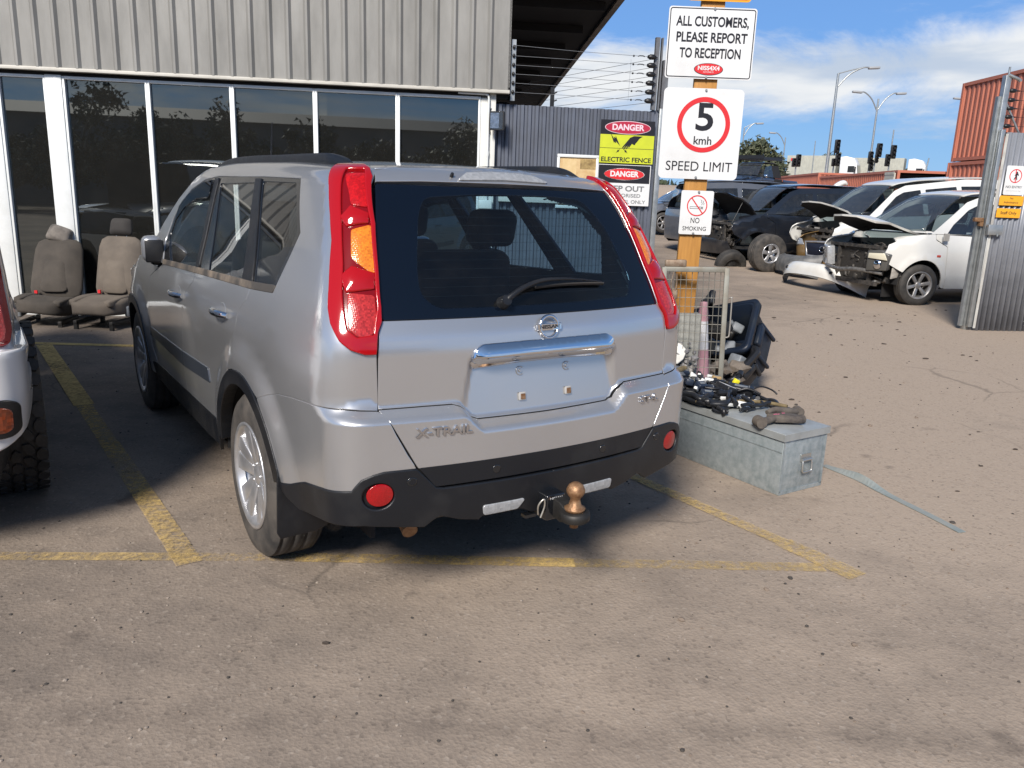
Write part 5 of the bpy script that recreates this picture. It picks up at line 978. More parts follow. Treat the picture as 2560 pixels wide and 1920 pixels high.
# bracket on the lid
bk = thing('suspension_arm', 'muddy steel suspension arm with pink chalk marks on the near end of the trunk lid', 'car part', (*onlid(.16, .17), ZT), CY_-.35)
m = MB()
m.tube(smooth_path([(-.16, -.075, .025), (-.10, -.05, .03), (-.02, -.03, .035), (.07, -.06, .03), (.115, -.05, .03)], 5), [.028-.010*math.sin(math.pi*i/20)+.0*i for i in range(21)], 9); m.prism([(-.05, -.05), (.10, -.085), (.12, -.02), (.06, .05), (-.02, .06), (-.07, .02)], .035, Matrix.Translation((0, 0, .012)), 0, .008)
m.tube(smooth_path([(-.06, .03, .05), (.0, .05, .06), (.08, .06, .045), (.18, .10, .03)], 5), [.014, .014, .015, .016, .017, .018, .019, .020, .021, .022, .022, .022, .022, .022, .022, .022], 8)
m.cyl((-.165, -.10, .03), (-.165, -.045, .03), .032, n=16); m.cyl((.18, .075, .03), (.19, .125, .03), .030, n=16); m.build('arm', MUD, bk)
PK = material('pink_chalk', (.75, .16, .30), .8)
m = MB()
for (x, y, l, a) in ((-.03, .0, .016, .3), (-.018, .004, .014, 1.2), (-.005, .002, .015, .2), (-.02, -.018, .016, .1), (-.012, -.022, .012, 1.4), (.03, .02, .012, 1.2), (.04, .018, .012, .2)): m.box((x, y, .0478), (l, .0035, .002), (0, 0, a))
m.build('chalk_mark', PK, bk)
# strap on the ground
sp = [(1.93, 4.62), (2.02, 4.42), (2.09, 4.20), (2.15, 4.02), (2.20, 3.86), (2.255, 3.66)]; pth = smooth_path([(x, y, 0) for x, y in sp], 8); m = MB(); v = []
for i, p in enumerate(pth):
    d = (pth[min(i+1, len(pth)-1)]-pth[max(i-1, 0)]).normalized(); n = Vector((-d.y, d.x, 0)); tw = .9*math.exp(-((i-10)/5)**2); wv_ = n*math.cos(tw)*.022+Vector((0, 0, math.sin(tw)*.022)); b = p+Vector((0, 0, .006+abs(math.sin(tw))*.022)); v += [b+wv_, b-wv_, b-wv_-Vector((0, 0, .004)), b+wv_-Vector((0, 0, .004))]
k = len(pth); m.add(v, [[i*4+j, i*4+(j+1) % 4, (i+1)*4+(j+1) % 4, (i+1)*4+j] for i in range(k-1) for j in range(4)]+[[0, 1, 2, 3], [4*k-4, 4*k-1, 4*k-2, 4*k-3]], False)
m.build('webbing_strap', material('grey_green_webbing', (.20, .235, .235), .8, col2=(.27, .28, .26), vscale=8, bump=.2, bscale=200), label='long grey green webbing strap lying on the ground behind the trunk', cat='strap')
# ---------------------------------------------------------------- behind the trunk: mesh door, cone, block, rubble, crates
OLDG = material('weathered_zinc_frame', (.25, .25, .22), .6, .35, col2=(.19, .165, .125), vscale=9, lo=.4, hi=.7)
mg = thing('mesh_gate', 'weathered steel wire mesh gate leaning upright behind the trunk', 'mesh gate', (1.20, 5.17, 0), -.13, rot=(-.03, -.03, -.13))
m = MB()
for x in (-.20, .20): m.box((x, 0, .60), (.032, .025, 1.06), bev=.003)
m.box((0, 0, 1.118), (.40, .024, .034), bev=.003).box((0, 0, .12), (.40, .024, .034), bev=.003); m.build('frame', OLDG, mg)
m = MB()
for i in range(1, 11): m.cyl((-.2+.4*i/11, .012, .12), (-.2+.4*i/11, .012, 1.11), .0022, n=6, cap=False)
for i in range(1, 17): m.cyl((-.195, .015, .12+.058*i), (.195, .015, .12+.058*i), .0022, n=6, cap=False)
m.build('mesh', material('mesh_wire', (.25, .24, .21), .5, .6), mg)
m = MB(); m.tube(smooth_path([(.216, .0, .93), (.235, -.01, .94), (.24, -.01, .92), (.238, -.01, .72), (.23, -.01, .68), (.205, .0, .68)], 4), .005, 7); m.build('pull_handle', material('bare_rod', (.5, .47, .42), .4, .7), mg)
m = MB(); m.box((-.13, .0, 1.155), (.14, .03, .05), bev=.01); m.tube(smooth_path([(-.14, -.02, 1.10), (-.155, -.025, 1.02), (-.14, -.03, .98), (-.12, -.03, 1.0), (-.12, -.02, 1.09)], 4), .004, 6); m.box((-.13, -.02, .955), (.04, .025, .065), bev=.008); m.build('catch', material('rusty_catch', (.30, .24, .18), .6, .4, col2=(.18, .12, .08), vscale=30), mg)
CONP = material('faded_pink_plastic', (.50, .28, .31), .6, col2=(.42, .22, .25), vscale=7); CONW = material('faded_white_band', (.62, .62, .64), .6, col2=(.5, .5, .51), vscale=9)
cn = thing('traffic_cone', 'sun faded pink and white traffic cone behind the mesh gate', 'cone', (1.345, 5.62, 0))
cr_ = lambda z: .112-.085*z/.84
for (z0, z1, mt, nm) in ((.05, .52, CONP, 'lower_cone'), (.52, .72, CONW, 'white_band'), (.72, .845, CONP, 'cone_tip')):
    prof = [(cr_(z0), z0), (cr_(z1), z1)]
    if nm == 'cone_tip': prof += [(.022, .855), (0, .858)]
    MB().lathe(prof, None, 28).build(nm, mt, cn)
MB().prism(rrect(.36, .36, .04), .05, None, 0, .008).build('base', BLACKP, cn)
CONC = material('old_concrete', (.30, .30, .275), .9, col2=(.21, .215, .20), vscale=11, bump=.3, bscale=60)
cb = MB().box((0, 0, .405), (.19, .12, .81), bev=.008).build('concrete_footing', CONC, label='grey green concrete footing block at the bottom of the timber post', cat='concrete block'); cb.location = (1.165, 5.355, 0); cb.rotation_euler = (0, 0, .03)
rb = thing('broken_slab', 'white painted broken concrete lump lying on rubble beside the concrete footing', 'rubble', (1.095, 5.235, .0)); 
q = MB().prism([(-.06, -.05), (-.035, .045), (.0, .075), (.035, .06), (.065, .015), (.035, -.045), (-.01, -.08)], .05, frame((0, 0, .54), (1, .1, 0), (-.1, .45, .85)), 0, .008); q.build('white_face', material('chalky_white', (.66, .65, .61), .8, col2=(.55, .54, .5), vscale=12, bump=.2, bscale=40), rb)
m = MB(); m.box((-.02, .0, .22), (.22, .08, .44), bev=.03)
for i in range(60): m.rock((rr.uniform(-.13, .13), rr.uniform(-.04, .02), .42+rr.uniform(0, .20)), rr.uniform(.012, .028), seed=i)
m.build('stones', material('grey_rubble', (.30, .29, .28), .9, col2=(.13, .13, .14), vscale=10), rb)
# tubs: black moulded plastic, one tilted into the other
def tub(name, label, loc, rot, w, d, h, mat_, cat='tub'):
    t = thing(name, label, cat, loc, rot=rot); m = MB(); t_ = .012
    def ring(s_, z, e): return [(p[0], p[1], z) for p in rrect((w-2*e)*s_, (d-2*e)*s_, .06, 5)]
    secs = [(.84, .0, 0), (.90, h*.35, 0), (1, h, 0), (1.04, h, -.02), (1.04, h-.05, -.02), (1.04, h-.05, -.004), (1.04, h-.004, -.0), (.985, h-.004, t_), (.89, h*.35, t_), (.83, .014, t_)]
    R_ = [ring(*s_) for s_ in secs]; k = len(R_[0]); v = [p for r in R_ for p in r]
    m.add(v, [[i*k+j, i*k+(j+1) % k, (i+1)*k+(j+1) % k, (i+1)*k+j] for i in range(len(R_)-1) for j in range(k)], True); m.add(R_[0], [list(range(k))[::-1]]); m.add(R_[-1], [list(range(k))])
    m.build('shell', mat_, t)
    for sx in (-1, 1):
        q = MB(); q.box((sx*w*.5, 0, h*.62), (.05, d*.42, .07), bev=.015).box((sx*w*.47, d*.3, h*.3), (.03, .03, h*.55), bev=.008).box((sx*w*.47, -d*.3, h*.3), (.03, .03, h*.55), bev=.008)
        q.build('grip', mat_, t)
    return t
NAVY = material('blue_black_plastic', (.010, .016, .030), .38, col2=(.02, .025, .03), vscale=6, lo=.5, hi=.8, rvar=.25, spec=.3)
def toward(d, roll): return (Vector(d).to_track_quat('Z', 'Y').to_matrix() @ Matrix.Rotation(roll, 3, 'Z')).to_euler()
tub('plastic_tub', 'dark blue black plastic tub tipped up behind the mesh gate', (1.96, 6.72, .24), toward((-.62, -.42, .62), .35), .62, .46, .44, NAVY)
tub('plastic_tub', 'black plastic tub lying low under the tipped blue black tub', (1.80, 6.35, .12), toward((-.5, -.3, .8), .1), .46, .36, .24, PLB)
for i, (p, d) in enumerate((((1.78, 6.56, .34), (.20, .14, .10)), ((1.86, 6.62, .50), (.10, .22, .08)), ((1.70, 6.48, .50), (.24, .06, .12)), ((1.82, 6.50, .22), (.16, .16, .14)), ((1.72, 6.35, .40), (.16, .10, .10)), ((1.66, 6.25, .55), (.12, .14, .08)), ((1.58, 6.5, .62), (.20, .05, .10)), ((1.80, 6.2, .30), (.14, .12, .12)), ((1.52, 6.2, .42), (.10, .16, .12)), ((1.62, 6.6, .74), (.34, .05, .12)))):
    t = thing('scrap_part', ('black plastic scrap part piled behind the mesh gate'), 'car part', p, 0, 'black scrap parts behind the mesh gate', rot=(rr.uniform(-.6, .6), rr.uniform(-.6, .6), rr.uniform(0, 3))); MB().box((0, 0, 0), d, bev=.015).cyl((-d[0]*.3, 0, 0), (d[0]*.7, .02, .05), .018, n=10).build('moulding', [PLB, PLG, DARKM][i % 3], t)
m = MB()
for i in range(26): m.rock((rr.uniform(1.42, 1.95), rr.uniform(5.9, 6.5), rr.uniform(.03, .32)), rr.uniform(.04, .10), (1, 1, .6), seed=100+i)
m.build('scrap_heap', material('brown_scrap', (.12, .10, .08), .8, .2, col2=(.25, .21, .17), vscale=8), label='heap of brown scrap parts between the cone and the tubs', cat='scrap heap')
# ---------------------------------------------------------------- two car seats by the windows
SEATC = material('brown_grey_seat_cloth', (.075, .064, .053), .92, col2=(.052, .045, .038), vscale=5, bump=.12, bscale=250); SEATL = material('light_seat_cloth', (.15, .125, .10), .92, col2=(.105, .088, .072), vscale=4, bump=.12, bscale=250); SEATD = material('dark_headrest_cloth', (.035, .032, .03), .9)
def pad(m, w, d, h, M, bev=.05, taper=1.0, bulge=0.0, mi=0):
    b = bmesh.new(); bmesh.ops.create_cube(b, size=1.0); bmesh.ops.subdivide_edges(b, edges=b.edges[:], cuts=5, use_grid_fill=True)
    for v in b.verts:
        x, y, z = v.co*2; k = 1-(1-taper)*(z*.5+.5); r = min(1.0, 1/max(1e-6, (abs(x)**6+abs(z)**6)**(1/6))); e = 1-.30*max(0, abs(y))**2*(max(abs(x), abs(z))**4)*.5
        v.co = Vector((x*r*w/2*k*e, y*d/2*(1-.45*max(abs(x), abs(z))**5)+bulge*(1-x*x)*(1-z*z)*(-1 if y < 0 else 0), z*r*h/2*e))
    m.bm(b, True, M, mi); return m
def loose_seat(label, loc, rz, recline, cush, cmat, bmat, hmat, hr_rot, hr_dz):
    t = thing('car_seat', label, 'car seat', loc, rz); Rb = Matrix.Translation((0, .16, .30)) @ Matrix.Rotation(-recline, 4, 'X')
    bb = pad(MB(), .56, .18, .70, Rb @ Matrix.Translation((0, 0, .31)), taper=.88, bulge=.02); bo = bb.build('backrest', bmat, t)
    q = MB(); pad(q, .30, .07, .40, Rb @ Matrix.Translation((0, -.082, .22)), taper=.85, bulge=.014); q.build('back_panel', cmat, bo)
    Mh = Rb @ Matrix.Translation((0, -.01, .73+hr_dz)) @ Euler(hr_rot).to_matrix().to_4x4(); ho = pad(MB(), .27, .12, .19, Mh, taper=.85, bulge=.01).build('headrest', hmat, t)
    q = MB()
    for sx in (-.06, .06): q.cyl(Rb @ Vector((sx, 0, .60)), Rb @ Vector((sx, -.0, .70)), .006, n=8)
    q.build('headrest_post', ALLOY, ho)
    Mc = Matrix.Translation((0, -.14, .24)) @ Euler(cush).to_matrix().to_4x4(); co = pad(MB(), .56, .56, .19, Mc, bulge=.0).build('cushion', bmat, t)
    for sx in (-1, 1): pad(MB(), .11, .46, .09, Mc @ Matrix.Translation((sx*.19, -.01, .055))).build('side_bolster', bmat, co)
    MB().box((.27, .0, .20), (.05, .34, .12), (.1, 0, 0), bev=.02).build('side_cover', PLG, t); MB().box((-.27, .0, .19), (.05, .34, .14), (.1, 0, 0), bev=.02).cyl((-.29, .10, .27), (-.31, .10, .27), .03, n=12).build('side_cover', PLG, t)
    for sx in (-.2, .2): MB().box((sx, -.1, .075), (.04, .50, .04), bev=.004).box((sx, -.33, .04), (.04, .03, .08)).box((sx, .13, .04), (.04, .03, .08)).build('rail', DARKM, t)
    MB().box((-.17, .07, .34), (.03, .02, .06)).build('buckle', SR, t)
    return t
loose_seat('dark grey car seat reclined with a crooked pale headrest, left of the pair', (-5.08, 8.60, -.03), .16, .40, (-.02, .10, 0), SEATC, SEATC, material('pale_headrest', (.30, .265, .23), .9, col2=(.06, .055, .05), vscale=3), (.3, .2, .5), -.02)
loose_seat('light brown car seat with a black headrest, beside the silver car nose', (-4.40, 8.56, .0), -.10, .20, (.05, .0, 0), SEATL, SEATL, SEATD, (.0, .0, 0), .03)
# ---------------------------------------------------------------- other cars: one builder, each with its own body curves and cuts
WHITE = car_paint('white_paint', (.70, .70, .67), 0, .35, .16, (.42, .38, .32)); WHITEB = car_paint('cool_white_paint', (.80, .80, .80), 0, .3, .04, (.5, .48, .45))
NIGHT = car_paint('blue_black_paint', (.010, .013, .020), .2, .3, .30, (.09, .08, .07)); GREYP = car_paint('grey_silver_paint', (.13, .14, .16), .5, .36, .3); GOLDP = car_paint('gold_paint', (.38, .235, .09), .45, .35, .22); BLUEP = car_paint('dark_blue_paint', (.012, .022, .05), .3, .35, .25, (.12, .10, .08)); SLATE = car_paint('slate_paint', (.05, .065, .10), .4, .35, .3)
G_CAR = glass('car_glass', (.22, .28, .30), haze=.06, ior=1.8); G_SCR = glass('windscreen_glass', (.45, .55, .57), haze=.10, ior=2.6)
ENG = material('engine_parts', (.035, .033, .032), .6, .3, col2=(.10, .09, .08), vscale=16, bump=.2, bscale=50); GALVE = material('dull_alloy_part', (.26, .255, .245), .5, .5, col2=(.12, .115, .11), vscale=18)
def rect(a, b, c, d): return [(a, c), (b, c), (b, d), (a, d)]
def build_car(name, label, cat, loc, rz, body, paint, sides, tops=(), fronts=(), rears=(), wheels=(), rot=None, group=None, hw=.72, cabin=(1.0, 3.0), tyre=RUBBERD, rimk='six', rimm=None, shell_top=1.0, liner_f=None, arches=None, length=4.7, sp=.09, rimr=.215, tw=.215):
    t = thing(name, label, cat, loc, rz, group, rot)
    for (nm, poly, mt, off) in sides: panel(body, 'side', poly, nm, mt or paint, t, off=off, sp=sp, spn=sp*.8, inset=.003, both=True, soft=.02, thick=.02)
    for (nm, poly, mt, off) in tops: panel(body, 'top', poly, nm, mt or paint, t, off=off, sp=sp, inset=.002, thick=.02)
    for (nm, poly, mt, off) in fronts: panel(body, 'front', poly, nm, mt or paint, t, off=off, sp=sp*.8, inset=.002, thick=.02)
    for (nm, poly, mt, off) in rears: panel(body, 'rear', poly, nm, mt or paint, t, off=off, sp=sp*.8, inset=.002, thick=.02)
    ar = arches or [(w[1], w[2]+.06) for w in wheels]
    shell(body, 'side', .12, liner_f or length-.2, .25, shell_top, 44, 14, -.03, LINER, 'inner_lining', t, arches=[(w, .35, r) for w, r in ar])
    MB().box((0, (cabin[0]+cabin[1])/2, .50), (hw*1.9, cabin[1]-cabin[0], .06)).box((0, cabin[1]+.1, .85), (hw*1.8, .3, .30), bev=.05).build('cabin_floor', LINER, t)
    for y in (cabin[0]+.55, cabin[0]+1.5):
        for s in (-1, 1): car_seat(s*.36, y, .50, t, .66, hgt=.58)
    m = MB()
    for (x, y, r, *_) in wheels:
        s = 1 if x > 0 else -1; m.grid(lambda u, v: (s*(abs(x)+.06-.36*v), y+(r+.07)*math.cos(math.pi*u), r+(r+.07)*math.sin(math.pi*u)), 16, 2); m.box((s*(abs(x)-.28), y, r+.1), (.02, 2*r+.12, 2*r))
    m.box((0, length/2, .36), (hw*2-.1, length-.5, .06)); m.build('underbody', LINER, t)
    for w in wheels: wheel(t, w[0], w[1], w[2], tw, rimr, 1 if w[0] > 0 else -1, tyre, rimm or ALLOYD, rimk, z=w[3] if len(w) > 3 else None, steer=w[4] if len(w) > 4 else 0, M_dark=DARKM)
    return t
def engine_bay(t, y0, y1, w, z0, z1, seed, n=46, mt=None):
    """stripped front: radiator frame, pipes and engine lumps"""
    r = random.Random(seed); m = MB(); g = MB()
    for i in range(int(n*2.2)):
        b = (r.uniform(-w, w)*.9, r.uniform(y0, y1), r.uniform(z0, z1)); d = (r.uniform(.03, .15), r.uniform(.03, .15), r.uniform(.03, .13)); (g if i % 6 == 0 else m).box(b, d, (r.uniform(-.4, .4), r.uniform(-.4, .4), r.uniform(-.6, .6)), bev=.012)
    for i in range(30):
        p = [(r.uniform(-w, w)*.9, r.uniform(y0, y1+.04), r.uniform(z0, z1+.04)) for _ in range(4)]; m.tube(smooth_path(p, 5), r.choice([.010, .016, .024]), 7)
    m.build('engine', mt or ENG, t); g.build('engine_casing', GALVE, t)
    q = MB(); q.box((0, y1+.02, z1-.02), (w*1.9, .05, .05)).box((0, y1+.02, z0), (w*1.8, .06, .07)); 
    for x in (-w*.62, w*.62): q.box((x, y1+.01, (z0+z1)/2), (.05, .05, z1-z0))
    q.build('radiator_frame', ENG, t); MB().box((0, y1-.03, (z0+z1)/2), (w*1.15, .04, (z1-z0)*.86)).build('radiator', material('radiator_core', (.06, .055, .05), .6, .5, bump=.5, bscale=200), t)
def open_bonnet(t, pts, mat_, th=.03, name='bonnet'):
    """pts: rows of (x, y, z) from hinge to tip for the half x>=0"""
    m = MB(); rows = [[(-x, y, z) for x, y, z in r[::-1]]+list(r[1:] if r[0][0] == 0 else r) for r in pts]; k = len(rows[0]); v = [p for r in rows for p in r]; v2 = [(p[0]*.96, p[1], p[2]-th) for p in v]; n = len(rows)
    f = [[i*k+j, i*k+j+1, (i+1)*k+j+1, (i+1)*k+j] for i in range(n-1) for j in range(k-1)]; m.add(v, f, True); m.add(v2, [q[::-1] for q in f], True, 1)
    ed = [(i*k, (i+1)*k) for i in range(n-1)]+[(i*k+k-1, (i+1)*k+k-1) for i in range(n-1)]+[(j, j+1) for j in range(k-1)]+[((n-1)*k+j, (n-1)*k+j+1) for j in range(k-1)]
    m.add(v+v2, [[a, b, b+n*k, a+n*k] for a, b in ed]); return m.build(name, [mat_, LINER], t)
# ---- white 4x4 on the left
FB = Body(W=[(.3, .84), (.5, .90), (.7, .925), (.95, .925), (1.1, .918), (1.3, .90), (1.5, .87), (1.8, .79), (1.95, .72)], T=[(0, 1.84), (.3, 1.90), (1.5, 1.93), (2.6, 1.92), (3.05, 1.84), (3.55, 1.28), (3.65, 1.24), (4.4, 1.20), (4.75, 1.12), (4.9, .9)],
    R=[(.3, .06), (.45, .0), (.86, .0), (.90, .05), (1.3, .07), (1.9, .22)], N=[(.4, 4.95), (.8, 4.98), (1.1, 4.90), (1.25, 4.8), (2, 4.7)], kr=.10, kf=.12, taper=(.5, .06, 4.2, .10), wheels=((1.05, .42), (3.95, .42)), flare=.03, fr=(.50, .60), crown=.05, ks=.06, kc=.09)
fA = lambda r: arc_side(1.05, .42, r, 175, 5, 16)
fSide = [(.10, .88)]+[(.10, .60), (.45, .52)]+fA(.50)[::1]+[(1.62, .50), (3.38, .50)]+arc_side(3.95, .42, .50, 175, 5, 14)+[(4.5, .55), (4.8, .62), (4.8, 1.12), (4.4, 1.18), (3.55, 1.25), (.10, 1.30)]
FBP = c_ = cw(-2.565, 1.43)
fb = build_car('four_wheel_drive', 'white four wheel drive with muddy tread tyres, cut off by the left edge', 'car', (FBP[0], FBP[1], 0), CY_, FB, WHITEB,
    [('body_side', fSide, None, 0), ('upper_side', [(.10, 1.305), (3.56, 1.255), (3.48, 1.36), (3.08, 1.80), (2.9, 1.86), (.20, 1.84)], None, 0)],
    tops=[('roof', [(-.62, .25), (.62, .25), (.60, 2.9), (-.60, 2.9)], None, 0), ('windscreen', [(-.58, 2.98), (.58, 2.98), (.68, 3.50), (-.68, 3.50)], G_SCR, .004), ('bonnet', [(-.72, 3.58), (.72, 3.58), (.70, 4.7), (-.70, 4.7)], None, 0)],
    fronts=[('front_bumper', [(-.86, .45), (.86, .45), (.86, .78), (-.86, .78)], None, 0), ('grille', [(-.36, .80), (.36, .80), (.40, 1.10), (-.40, 1.10)], TRIM, .0)],
    rears=[('tailgate', [(-.80, .90), (.80, .90), (.76, 1.34), (-.76, 1.34)], None, 0), ('rear_window', [(-.62, 1.38), (.62, 1.38), (.56, 1.78), (-.56, 1.78)], G_PRIV, .003)],
    wheels=((-.80, 1.05, .42), (-.80, 3.95, .42), (.80, 3.95, .42)), hw=.8, cabin=(.9, 3.3), length=4.9, rimr=.205, tw=.27, shell_top=1.85)
wheel(fb, .875, .98, .42, .27, .205, 1, RUBBERD, ALLOYD, 'five', tread='mud', M_dark=DARKM)
# rear bumper wraps the corner; lamp and amber marker sit in it
panel(FB, 'rear', [(-.90, .50), (-.6, .46), (.6, .46), (.80, .48), (.90, .56), (.93, .70), (.925, .86), (-.92, .86)], 'rear_bumper', WHITEB, fb, off=.045, sp=.04, rim=.012, thick=.12, soft=.05)
lmp = panel(FB, 'rear', [(.66, .885), (.875, .885), (.888, .95), (.878, 1.10), (.868, 1.28), (.845, 1.46), (.70, 1.46)], 'tail_lamp', RED, fb, off=.022, sp=.03, rim=.01, thick=.04, soft=.015, dish=.01); panel(FB, 'rear', [(.69, .91), (.855, .91), (.862, .95), (.855, 1.06), (.69, 1.06)], 'stop_lens', REDP, lmp, off=.036, sp=.03, soft=.01, dish=.004); panel(FB, 'rear', [(.69, 1.09), (.852, 1.09), (.846, 1.20), (.69, 1.20)], 'reversing_lens', CLEARL, lmp, off=.036, sp=.03, soft=.01, dish=.004)
mk = panel(FB, 'rear', [(.64, .535), (.835, .535), (.86, .56), (.865, .66), (.835, .68), (.64, .68)], 'marker_bezel', BLACKP, fb, off=.055, sp=.03, soft=.02, rim=.006); panel(FB, 'rear', [(.665, .555), (.82, .555), (.838, .57), (.842, .64), (.82, .655), (.665, .655)], 'marker_lamp', lens('dark_amber', (.30, .05, .010), .2, 70), mk, off=.058, sp=.03, soft=.015, dish=.004)
# ---- white van, nearest of the wrecks: bonnet up, front stripped
VAN = Body(W=[(.2, .76), (.3, .81), (.5, .855), (.8, .87), (1.0, .862), (1.12, .84), (1.4, .765), (1.68, .665), (1.85, .60)], T=[(0, 1.66), (.3, 1.80), (1.2, 1.86), (2.2, 1.87), (2.75, 1.83), (3.0, 1.75), (3.85, 1.21), (4.0, 1.13), (4.4, 1.03), (4.7, .87), (4.85, .6)],
    R=[(.2, .12), (.4, .02), (.9, .0), (1.1, .03), (1.8, .25)], N=[(.2, 4.75), (.5, 4.83), (.8, 4.78), (1.0, 4.6), (1.9, 4.4)], kr=.10, kf=.22, taper=(.6, .08, 3.7, .13), wheels=((.95, .33), (3.82, .33)), flare=.018, fr=(.42, .54), crown=.07, ks=.06, kc=.12)
vw = lambda r, a0=178, a1=2: arc_side(3.82, .33, r, a0, a1, 16)
van_sides = [('rear_quarter', [(.06, .35), (.45, .30)]+arc_side(.95, .33, .40, 178, 2, 14)+[(1.40, .26), (1.40, 1.10), (.10, 1.12)], None, 0), ('sliding_door', rect(1.41, 2.30, .27, 1.10), None, 0), ('front_door', [(2.31, .27), (3.30, .27), (3.36, .55), (3.40, .95), (3.62, 1.06), (3.62, 1.14), (2.31, 1.10)], None, 0),
    ('front_wing', [(3.31, .27), (3.40, .30)]+vw(.405, 172, 30)+[(4.30, .60), (4.42, .66), (4.50, .80), (4.44, .96), (4.2, 1.06), (3.88, 1.13), (3.63, 1.14), (3.63, 1.05), (3.41, .945), (3.37, .55)], None, 0),
    ('upper_side', [(.10, 1.125), (3.62, 1.145), (3.72, 1.14), (3.35, 1.40), (2.98, 1.655), (2.70, 1.745), (1.2, 1.80), (.35, 1.745), (.14, 1.55)], None, -.004),
    ('front_door_window', [(2.36, 1.13), (3.42, 1.15), (3.30, 1.29), (2.98, 1.53), (2.78, 1.61), (2.36, 1.64)], G_CAR, .004), ('sliding_door_window', [(1.46, 1.13), (2.24, 1.13), (2.24, 1.64), (1.46, 1.66)], G_CAR, .004), ('rear_window', [(.34, 1.15), (1.34, 1.14), (1.34, 1.66), (.48, 1.62)], G_CAR, .004)]
def van(label, loc, rz, rot=None, wheels=None, paint=WHITE):
    t = build_car('wrecked_van', label, 'van', loc, rz, VAN, paint, [s_ for s_ in van_sides if s_[0] != 'upper_side'],
        tops=[('roof', [(-.56, .3), (.56, .3), (.57, 2.6), (.50, 2.92), (-.50, 2.92), (-.57, 2.6)], None, 0), ('windscreen', [(-.50, 2.97), (.50, 2.97), (.62, 3.35), (.70, 3.78), (.3, 3.90), (-.3, 3.90), (-.70, 3.78), (-.62, 3.35)], G_SCR, 0)],
        rears=[('tailgate', [(-.75, .35), (.75, .35), (.74, 1.1), (-.74, 1.1)], None, 0), ('rear_screen', [(-.62, 1.13), (.62, 1.13), (.52, 1.62), (-.52, 1.62)], G_CAR, .002)], wheels=wheels, rot=rot, length=4.5, rimk='six', rimr=.215, liner_f=3.9, arches=[(.95, .42), (3.82, .44)])
    up = van_sides[4]; panel(VAN, 'side', up[1], 'window_pillars', paint, t, off=0, sp=.08, holes=[s_[1] for s_ in van_sides[5:]], inset=.002, both=True, soft=.03)
    return t
VANW = ((-.76, .95, .33), (.76, .95, .33), (-.76, 3.82, .33, .33, -.10), (.76, 3.82, .33, .33, -.10))
va = van('white van with bonnet up and front bumper off, nearest wreck to the gate', (9.95, 14.60, .02), math.radians(105), wheels=VANW)
engine_bay(va, 3.95, 4.42, .66, .32, .92, 5)
open_bonnet(va, [[(0, 3.92, 1.20), (.35, 3.88, 1.19), (.70, 3.80, 1.13)], [(0, 4.25, 1.31), (.35, 4.22, 1.31), (.68, 4.12, 1.22)], [(0, 4.58, 1.40), (.35, 4.53, 1.39), (.64, 4.36, 1.30)], [(0, 4.78, 1.40), (.30, 4.72, 1.39), (.55, 4.54, 1.31)]], WHITE)
for s in (-1, 1):
    ho = MB(); M = frame((s*.66, 4.50, .70), (-.9, s*.38, 0), (0, .12, 1)); hl = MB().prism([(-.19, -.17), (.15, -.15), (.19, .10), (.06, .17), (-.17, .15)] if s < 0 else [(.19, -.17), (-.15, -.15), (-.19, .10), (-.06, .17), (.17, .15)], .13, M @ Matrix.Translation((0, 0, -.10)), 0, .015).build('headlight', CLEARL if s > 0 else material('headlight_housing', (.12, .12, .115), .3, .3), va)
    if s < 0:
        MB().ball(M @ Vector((.0, -.05, .02)), .085, 0, 16, 10, (1, .6, 1)).build('projector', CHROME, hl); MB().prism([(-.15, .04), (.17, .02), (.12, .13), (-.14, .12)], .02, M @ Matrix.Translation((0, 0, .035)), 0, .006).build('indicator_strip', material('cream_lens', (.66, .63, .50), .2, coat=.8), hl)
MB().box((-.872, 3.55, .80), (.012, .075, .035), bev=.004).build('side_repeater', lens('side_red', (.50, .05, .02), .3), va)
m = MB(); m.tube(smooth_path([(-.70, 4.42, .50), (-.3, 4.60, .53), (.1, 4.64, .50), (.55, 4.55, .53)], 5), .035, 8); m.build('crash_bar', GALVE, va); MB().prism([(-.12, -.10), (.14, -.06), (.10, .06), (-.10, .10)], .02, frame((-.76, 4.22, .52), (.15, -1, 0), (0, .1, 1)), 0, .006).build('wing_bracket', material('dirty_white_bracket', (.42, .40, .36), .6, col2=(.2, .18, .16), vscale=8), va)
MB().prism(rrect(.10, .12, .01), .03, frame((-.90, 3.50, 1.10), (0, -1, 0), (0, 0, 1)), 0, .006).build('mirror_mount', material('mount_grey', (.35, .34, .32), .6), va)
# its front bumper, dropped on the ground
def bumper_shell(name, label, loc, rz, w, depth, h, mat_, inner, lean=0.0, group=None, ends=.5):
    t = thing(name, label, 'bumper', loc, rz, group, rot=(lean, 0, rz)); m = MB()
    def f(off):
        def g(u, v):
            x = (u-.5)*2; s_ = abs(x)**3.2; z = h*(v*.96+.02); bul = .05*math.sin(math.pi*min(1, v*1.1)); yy = depth*(1-s_)+bul-off-(.0 if v < .8 else (v-.8)*.4); xx = x*w/2*(1-.04*v)-off*x*.9
            return (xx, yy, z*(1-.15*(1-s_)*v)+.10*s_*v)
        return g
    o = m.grid(f(0), 40, 12, True).build('skin', mat_, t)
    q = MB(); q.grid(f(.018), 40, 12, True); k = 12
    q.build('inside', inner, t)
    r = MB()
    for i in range(7): r.box(((i-3)*w*.09, depth*.93, h*.35), (.05, .05, .05), bev=.006)
    r.build('clip', BLACKP, t)
    return t
INB = material('bumper_inside', (.15, .16, .17), .55, col2=(.08, .085, .09), vscale=7)
bumper_shell('loose_bumper', 'torn off white bumper lying open side up in front of the nearest white van', (5.62, 14.55, .03), math.radians(111), 2.1, .55, .36, WHITE, INB, .55)
